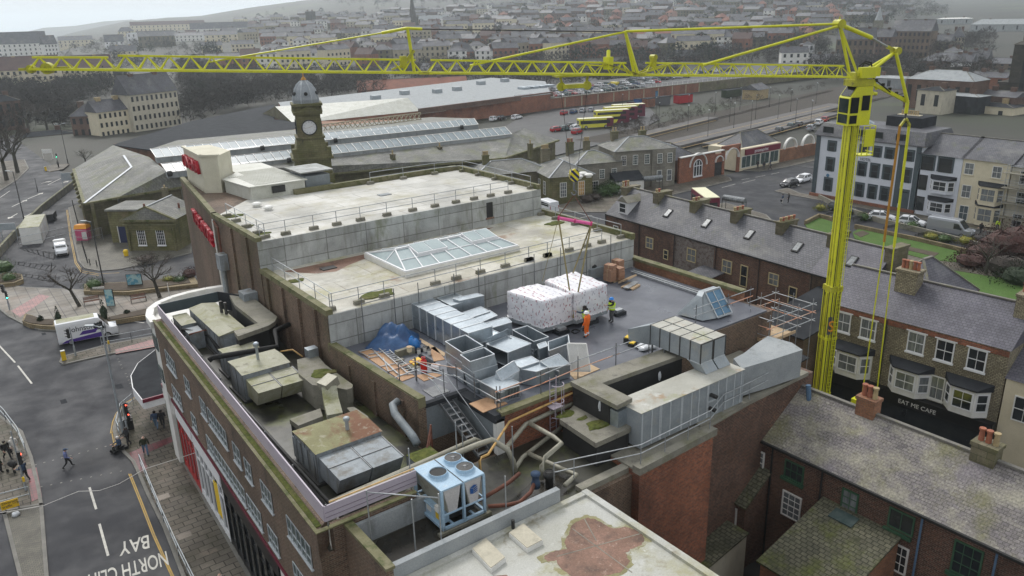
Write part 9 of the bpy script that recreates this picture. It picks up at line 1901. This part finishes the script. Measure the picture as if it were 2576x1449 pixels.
for r in[('white crescent hotel with tall grey mansard at left edge',-40,116,90,113,152,'white','slate',4,14,0,1,'hotel'),('white return wing of the crescent hotel',118,152,96,113,150,'white','slate',4,4,.5,1,'hotel'),('long cream hotel with red brown roof and rows of windows',20,150,152,178,236,'cream','roof_brown',4,10,-.15,1,'hotel'),('cream hotel wing with broad dark windows',140,282,150,176,222,'cream','roof_brown',4,12,-.05,1,'hotel'),('cream terrace beyond the crescent hotel',155,232,94,102,118,'cream','slate',2,8,0,1),('white twin gabled villa on the cliff top',268,312,92,106,120,'white_clean','slate',2,4,0,1),('tall white flat roofed block beside twin gabled villa',325,357,84,86,118,'white_clean','conc_grey',3,3,0,0),('cream mansard house above the tall white block',300,338,72,80,92,'cream','slate',2,5,0,0),('long cream terrace with brown roof high on the cliff',338,512,56,63,78,'cream','roof_brown',2,18,0,1),('grey slate terrace in the middle of cliff town',355,440,82,92,118,'stone','slate',2,8,0,1),('white dormered terrace below the long cream terrace',435,520,84,90,104,'white','slate',2,9,0,1),('white terrace with dark slate attic right of the white dormers',485,640,60,72,82,'white','slate',1,12,0,1),('cream terrace with attic dormers above the jib',520,640,80,88,105,'cream','slate',2,9,0,1),('cream bay fronted terrace in the trees',285,345,118,130,147,'cream','slate',2,5,0,1),('red gabled villas just above the jib',525,640,138,150,172,'brick_red','slate',2,6,0,1),('pale stone house with dormers left of dark trees',510,560,108,116,134,'cream','slate',2,5,0,1),('cream terrace right of dark trees',585,640,104,112,130,'cream','slate',2,6,0,1),('white painted corner villa above the jib',666,716,113,119,145,'white_clean','slate',2,5,.2,0),('dark square church tower in the haze',775,797,30,31,70,'stone_dark','slate',1,1,.3,0,'tower'),('brick house with balconies left of white block',700,790,72,82,114,'brick_dark','slate',3,6,0,1),('tall white house with three window storeys',794,816,72,76,106,'white','slate',4,3,0,1),('pale pair of gabled houses right of tall white house',862,910,75,84,105,'cream_dull','slate',3,4,0,1),('buff stone villa with corner turret above the dome',770,810,122,132,164,'stone_pale','slate',3,4,0,0),('brick hotel with white bays right of buff villa',822,866,124,134,158,'brick_dark','slate',2,5,0,0),('long white dormered villa in the trees',856,922,104,116,134,'cream','slate',2,7,0,1),('mid town slate terrace in haze above jib strut',960,1030,80,90,110,'stone','slate',2,6,0,1),('grey stone church nave beside the spire',990,1080,72,86,100,'stone','slate',1,5,0,1,'church'),('pale villa with gables right of the spire',1085,1118,66,76,98,'cream_dull','slate',3,4,0,0),('cream house with bay windows far right of the spire',1127,1198,82,92,108,'cream','slate',2,6,0,0),('red brick hall with pale roof behind the spire',1055,1130,42,52,64,'roof_red','conc_grey',2,8,0,1),('slate roofed brick church hall above the jib',993,1062,102,120,148,'brick_dark','slate',1,4,0,1,'church'),('pale stone terrace with bays near the jib strut',1058,1134,108,118,158,'stone_pale','slate',3,6,0,1),('dark red square house with hipped roof',1128,1194,114,132,160,'brick_red','slate',2,4,0,0),('white rendered house behind red square house',1192,1250,120,126,148,'white','slate',2,4,0,0),('tall stone house at the edge of trees',1228,1262,94,100,140,'stone','slate',3,3,0,0),('terrace of red gabled houses with white bays under the jib',1060,1160,164,178,205,'brick_red','slate',2,8,0,1),('terracotta roofed low building behind the white hall',905,1180,205,222,238,'brick_red','roof_red',1,10,.1,1),('tall stone terrace under the jib hinge',1288,1372,84,96,136,'stone_pale','slate',4,9,0,1),('brick terrace with white framed bays near the first strut',1485,1545,106,112,138,'brick_red','slate',3,8,.15,1),('long pale terrace in hazy middle distance',1548,1620,62,70,80,'cream_dull','slate',2,10,0,1),('red roofed gabled houses behind the strut',1590,1690,82,92,106,'brick_red','roof_red',2,6,0,1),('white semi detached house on the hill',1625,1665,92,100,112,'white','roof_red',2,4,0,1),('grey slate terrace with dormers in the trees',1700,1760,130,142,156,'brick_dark','slate',2,6,0,1),('white villa with square tower near the crane head',1965,2030,122,134,166,'white','slate',2,4,.2,1),('white villa lookout tower',2015,2046,108,114,150,'white_clean','slate',2,2,.2,0,'tower'),('white low wing of towered villa',2046,2110,140,150,172,'white','slate',2,5,.2,1),('brown stone terrace left of gabled school',2100,2185,84,102,162,'brick','slate',3,7,-.2,1),('brown gabled school with round topped windows',2128,2190,80,102,164,'brick','slate',3,5,-.1,1),('long dark brick terrace with white dormers',2178,2236,80,96,150,'brick_dark','slate',4,6,-.35,1),('tall stone terrace with big chimney stacks',2234,2330,60,82,145,'brick','slate',4,9,-.35,1),('pale gothic house at right beyond the trees',2390,2420,76,96,130,'stone_pale','slate',3,4,0,0),('slate roofed station lodge with white lookout turret',2310,2440,140,156,188,'brick_dark','slate',1,5,-.3,0),('white gable walled house beside the lookout turret',2390,2437,142,160,190,'white_clean','slate',1,2,-.3,1),('white lookout turret on the slate lodge roof',2372,2406,122,130,158,'white_clean','slate',1,3,-.3,0,'tower'),('red brick gabled house behind lookout turret',2430,2476,132,152,182,'brick_red','slate',2,3,-.3,1),('large distant warehouse with pale roof',2358,2440,46,48,62,'conc_grey','white',1,3,0,0,'warehouse'),('second distant warehouse at right edge',2445,2600,52,62,80,'conc_grey','conc_grey',1,5,-.3,0,'warehouse'),('low brick range with pale flat roof right of the crane cab',2268,2434,186,204,280,'brick_dark','conc_grey',1,7,-.45,0),('rendered cream block with small windows above the terraces',2355,2520,264,268,412,'cream','felt_dark',3,3,-.5,0),('grey flat roofed block behind cream block',2330,2440,240,244,375,'felt_dark','conc_grey',1,3,-.5,0),('long pale platform canopy behind the crane cab',2178,2290,194,198,226,'conc_grey','conc_grey',1,1,-.4,0),('cream chimneyed block behind the hotel attic',2285,2352,226,232,390,'cream_dull','felt_dark',3,2,-.5,0),('white parapet house right of cream block',2452,2600,328,334,440,'white','felt_dark',2,3,-.5,0),('dark slate block between cream block and church tower',2440,2530,236,246,380,'brick_dark','slate',2,3,-.5,1),('row of slate roofed workshops below the lookout lodge',2290,2420,190,198,236,'brick_dark','slate',1,6,-.4,1),('red brick annexe left of the dark church tower',2440,2520,186,196,236,'brick_red','slate',2,3,-.3,1),('grey workshop with pale roof right of platform canopy',2285,2360,212,216,262,'conc_grey','conc_grey',1,2,-.4,0),('buff gabled house right of the brown terraces',2335,2385,92,106,138,'brick_buff','slate',3,3,-.3,1),('brown slate roofed terrace right of retaining wall',2420,2560,150,160,176,'brick','slate',2,8,-.3,1),('dark stone church tower base at right edge',2498,2600,205,212,330,'stone_dark','stone_dark',1,2,-.3,0,'church'),('dark stone bell stage with arched opening at right edge',2518,2580,108,122,330,'stone_dark','stone_dark',1,1,-.3,0,'church'),('red brown corner house with roof turret by the road',192,262,272,294,375,'brick_dark','slate',3,4,-.5,0),('buff terrace with white windows stepping up the hill',255,345,258,280,345,'cream','slate',3,7,.5,1),('tall buff terrace with pale dormers and gabled end',335,468,200,236,326,'cream_dull','slate',4,10,.6,1),('brown brick building at left edge behind bare trees',-30,60,246,258,330,'brick_dark','felt_dark',2,5,.2,0),('low shop range behind bare trees at far road',50,190,335,342,372,'brick_dark','felt_dark',1,6,.1,0)]:faraway(*r,name='church_tower' if r[12:13]in(('church',),('tower',))else 'town_house')
P=GT(1040,70);s=(P-CAM).dot(fw)/FOC;t=thing('church_spire','dark pointed stone church spire rising into the haze','church spire',P);MB().prism([(P.x+a*10*s,P.y+b*10*s)for a,b in((-1,-1),(1,-1),(1,1),(-1,1))],P.z-5,P.z+26*s).build('tower',m['stone_dark'],t);MB().lathe((P.x,P.y,P.z+26*s),[(9.5*s,0),(5*s,28*s),(.2*s,72*s)],8).build('spire',m['stone_dark'],t)
P=GT(2208,72);s=(P-CAM).dot(fw)/FOC;t=thing('church_spire','pale hazy church spire right of the crane head','church spire',P);MB().prism([(P.x+a*9*s,P.y+b*9*s)for a,b in((-1,-1),(1,-1),(1,1),(-1,1))],P.z-5,P.z+20*s).build('tower',m['stone'],t);MB().lathe((P.x,P.y,P.z+20*s),[(10*s,0),(.2*s,32*s)],8).build('spire',m['conc_grey'],t)
def proto(wm,rm,W,H_,rh,cols,gable):
 t=thing('hill_house','x','house',(0,0,0));F=Fr((-W/2,0,0),0);MB().prism(F.xy((0,0),(W,0),(W,9),(0,9)),-6,H_).build('wall',m[wm],t);hipped(F,0,W,0,9,H_+.02,rh,t,rm,.3,gable)
 if gable:b=MB();b.idx([F(0,0,H_),F(0,9,H_),F(0,4.5,H_+rh*.9),F(W,0,H_),F(W,9,H_),F(W,4.5,H_+rh*.9)],[(0,2,1),(3,4,5)]);b.build('gable',m[wm],t)
 for c in range(cols):
  for z in(1.2,4.2,7.2)[:2+(H_>8.9)]:x=-W/2+W*(c+.5)/cols;MB().face([(x-.7,-.06,z),(x+.7,-.06,z),(x+.7,-.06,z+1.6),(x-.7,-.06,z+1.6)]).build('window',m['glass'],t)
 chimney(t,(W*.25,4.5,H_+rh*.8),1.5,.8,1.4,'brick_dark',0);return t
KN=[('red brick house with slate roof','brick_red','slate',10,6,3,2,True),('red roofed brick house','brick_red','roof_red',11,6,3.6,2,False),('white house with slate roof','white','slate',10,6,3,2,True),('stone terrace with slate roof','stone','slate',20,7.5,3,5,True),('cream terrace','cream_dull','slate',18,7,3,4,True),('dark brick terrace','brick_dark','slate',22,7.5,3.2,5,True),('pink rendered house with red roof','render_pink','roof_red',10,6,3.6,2,False)]
PR=[];rnd=random.Random(5)
rowsY=[(14,1300,2150,40),(22,1150,2200,36),(31,980,2250,36),(40,760,2290,34),(50,640,2300,36),(60,640,2230,38),(72,800,2110,42),(86,1130,2100,46),(102,1220,2080,52),(122,1260,1960,58),(146,1380,1940,64)]
RN=['topmost','second','third','fourth','fifth','sixth','seventh','eighth','ninth','tenth','lowest'];cnt={}
for ri,(y,x0,x1,st)in enumerate(rowsY):
 x=x0+rnd.uniform(0,st)
 while x<x1:
  k=rnd.choice([0,0,1,1,2,3,3,4,5,5,6]if x>1250 else[0,3,3,4,5,5,2]);yy=y+rnd.uniform(-4,4)+(1300-x)*.012*(y<60)
  if rnd.random()<.86:
   cnt[(ri,k)]=cnt.get((ri,k),0)+1;n=cnt[(ri,k)];lab='%s, %s from left in %s hillside street'%(KN[k][0],(E9+['nineteenth','twentieth'])[min(n-1,19)],RN[ri]);P=GT(x,yy);a=math.atan2(P.y,P.x)-math.pi/2+rnd.choice([0,.25,-.3,.6,-.6])
   ex=[q for q in PR if q[0]==k]
   if ex:c=dup(ex[0][1])
   else:c=proto(*KN[k][1:]);PR.append((k,c))
   c.location=P;c.rotation_euler=(0,0,a);tag(c,lab,'house','small houses in the hillside streets')
  x+=st*rnd.uniform(.7,1.25)
KB=[('tall stone terrace with slate roof','stone_pale','slate',18,11,3.5,5,True),('tall brick terrace with slate roof','brick_red','slate',16,10.5,3.5,5,True),('tall cream terrace with slate roof','cream','slate',20,11,3,6,True),('white house with hipped slate roof','white','slate',12,9,3,3,False),('dark stone house with hipped slate roof','stone','slate',12,9.5,3.5,3,False),('red brick house with tiled roof','brick_red','roof_brown',12,8.5,4,3,True)]
PB={};N0=len(KN);cnt={}
for ri,(y,x0,x1,st)in enumerate(((66,520,1240,44),(78,600,1300,42),(92,640,1460,40),(106,380,1500,44),(120,660,1480,46),(134,680,1580,50),(150,690,1760,54),(168,620,1320,60),(126,1560,2000,50),(110,1400,1600,44))):
 x=x0+rnd.uniform(0,st)
 while x<x1:
  k=rnd.randrange(6);P=GT(x,y+rnd.uniform(-5,5));cnt[(ri,k)]=n=cnt.get((ri,k),0)+1
  if rnd.random()<.8:
   c=dup(PB[k])if k in PB else PB.setdefault(k,proto(*KB[k][1:]));c.location=P;c.rotation_euler=(0,0,math.atan2(P.y,P.x)-math.pi/2+rnd.choice([0,.2,-.2,.7,-.6]));tag(c,'%s, %s from left in %s town street'%(KB[k][0],E9[min(n-1,17)],RN[ri]),'house','larger houses in the middle town streets');c.name='town_terrace'
  x+=st*rnd.uniform(.75,1.2)
def woods(name,spots,mt,h=(7,11),n=84,kd=.42,ke=.07):
 b=MB()
 for P,k in spots:
  R_=rnd.uniform(*h)*.45*k;Hh=rnd.uniform(*h)*k
  for i in range(n):
   a,c=rnd.uniform(0,6.283),rnd.uniform(-.3,1);q=P+V(R_*math.cos(a)*math.sqrt(max(0,1-c*c))*rnd.uniform(.5,1.1),R_*math.sin(a)*math.sqrt(max(0,1-c*c))*rnd.uniform(.5,1.1),Hh*(.5+.5*c));d=V(rnd.gauss(0,1),rnd.gauss(0,1),rnd.gauss(0,1)).normalized()*R_*kd;e=V(rnd.gauss(0,1),rnd.gauss(0,1),rnd.gauss(0,1)).normalized()*R_*ke
   b.face([q-d,q+e,q+d])
 return b.build(name,m[mt],None,kind='stuff')
def inreg(poly,n,fn):
 xs=[p[0]for p in poly];ys=[p[1]for p in poly];out=[]
 while len(out)<n:
  x,y=rnd.uniform(min(xs),max(xs)),rnd.uniform(min(ys),max(ys));ins=False
  for i in range(len(poly)):
   (a,b_),(c,d)=poly[i],poly[i-1]
   if(b_>y)!=(d>y)and x<(c-a)*(y-b_)/(d-b_)+a:ins=not ins
  if ins:out.append((fn(x,y),1))
 return out
g0=lambda x,y:G(x,y,-1)if y>160 else GT(x,y)
WS=[]
for poly,n in(([(470,185),(760,200),(1000,205),(960,250),(690,270),(500,300)],260),([(60,225),(330,200),(330,245),(180,275),(0,330),(-40,250)],200),([(1000,170),(1340,180),(1420,225),(1300,235),(1000,215)],150),([(1380,200),(1700,190),(1700,212),(1420,228)],70),([(150,108),(420,100),(520,135),(640,165),(300,190),(150,160)],90),([(1130,118),(1420,110),(1560,140),(1560,175),(1260,180)],60),([(1560,130),(2080,100),(2080,165),(1560,180)],210),([(860,110),(1000,100),(1000,165),(870,165)],60),([(2000,190),(2260,165),(2300,190),(2060,225)],60),([(2330,110),(2500,100),(2500,145),(2330,150)],60),([(640,24),(1300,4),(2300,0),(2300,110),(640,110)],230),([(-40,170),(60,160),(30,330),(-60,330)],60),([(430,170),(560,160),(560,300),(480,330)],90),([(150,215),(330,205),(250,240),(120,280)],60),([(-20,285),(185,285),(200,335),(-20,345)],45),([(2230,200),(2330,180),(2500,190),(2480,250),(2330,240)],40)):WS+=inreg(poly,n,g0)
woods('woodland',WS,'wood_far')
woods('hilltop_woods',inreg([(1600,-14),(2200,-10),(2330,12),(2400,42),(2280,58),(2180,30),(1600,10)],420,GT)+inreg([(820,2),(1700,-10),(1700,10),(820,14)],200,GT),'wood_far',(9,14),70)
woods('evergreens',inreg([(1240,90),(1300,85),(1310,104),(1240,106)],5,GT)+inreg([(1120,138),(1420,130),(1800,120),(1800,165),(1300,170),(1120,160)],26,GT)+inreg([(200,120),(640,110),(560,180),(240,230)],16,g0)+inreg([(640,30),(2250,20),(2250,100),(640,100)],60,GT),'ever_far',(8,13),90,.25,.22)
woods('trackside_scrub',inreg([(1590,322),(1800,262),(2100,216),(2090,226),(1830,280),(1620,345)],90,G)+inreg([(1530,330),(1620,318),(1620,345),(1530,345)],24,G),'twig',(1.8,3.2),60,.5,.06)
def wipe(o):
 for c in list(o.children):wipe(c)
 bpy.data.objects.remove(o)
for t in CARS.values():
 if t.location.z<-50:wipe(t)
 # ---- sea air
hz_=MB();hz_.box(-12500,-12500,-48,12500,12500,150);hb=hz_.build('haze',m['sea'],kind='stuff')
k=bpy.data.materials.new('haze');k.use_nodes=True;k.node_tree.nodes.clear();o_=k.node_tree.nodes.new('ShaderNodeOutputMaterial');pv=k.node_tree.nodes.new('ShaderNodeVolumePrincipled');pv.inputs['Density'].default_value=.0002;pv.inputs['Density Attribute'].default_value='';pv.inputs['Color'].default_value=(.88,.95,1,1);pv.inputs['Anisotropy'].default_value=.5
k.node_tree.links.new(pv.outputs[0],o_.inputs['Volume']);hb.data.materials.clear();hb.data.materials.append(k)
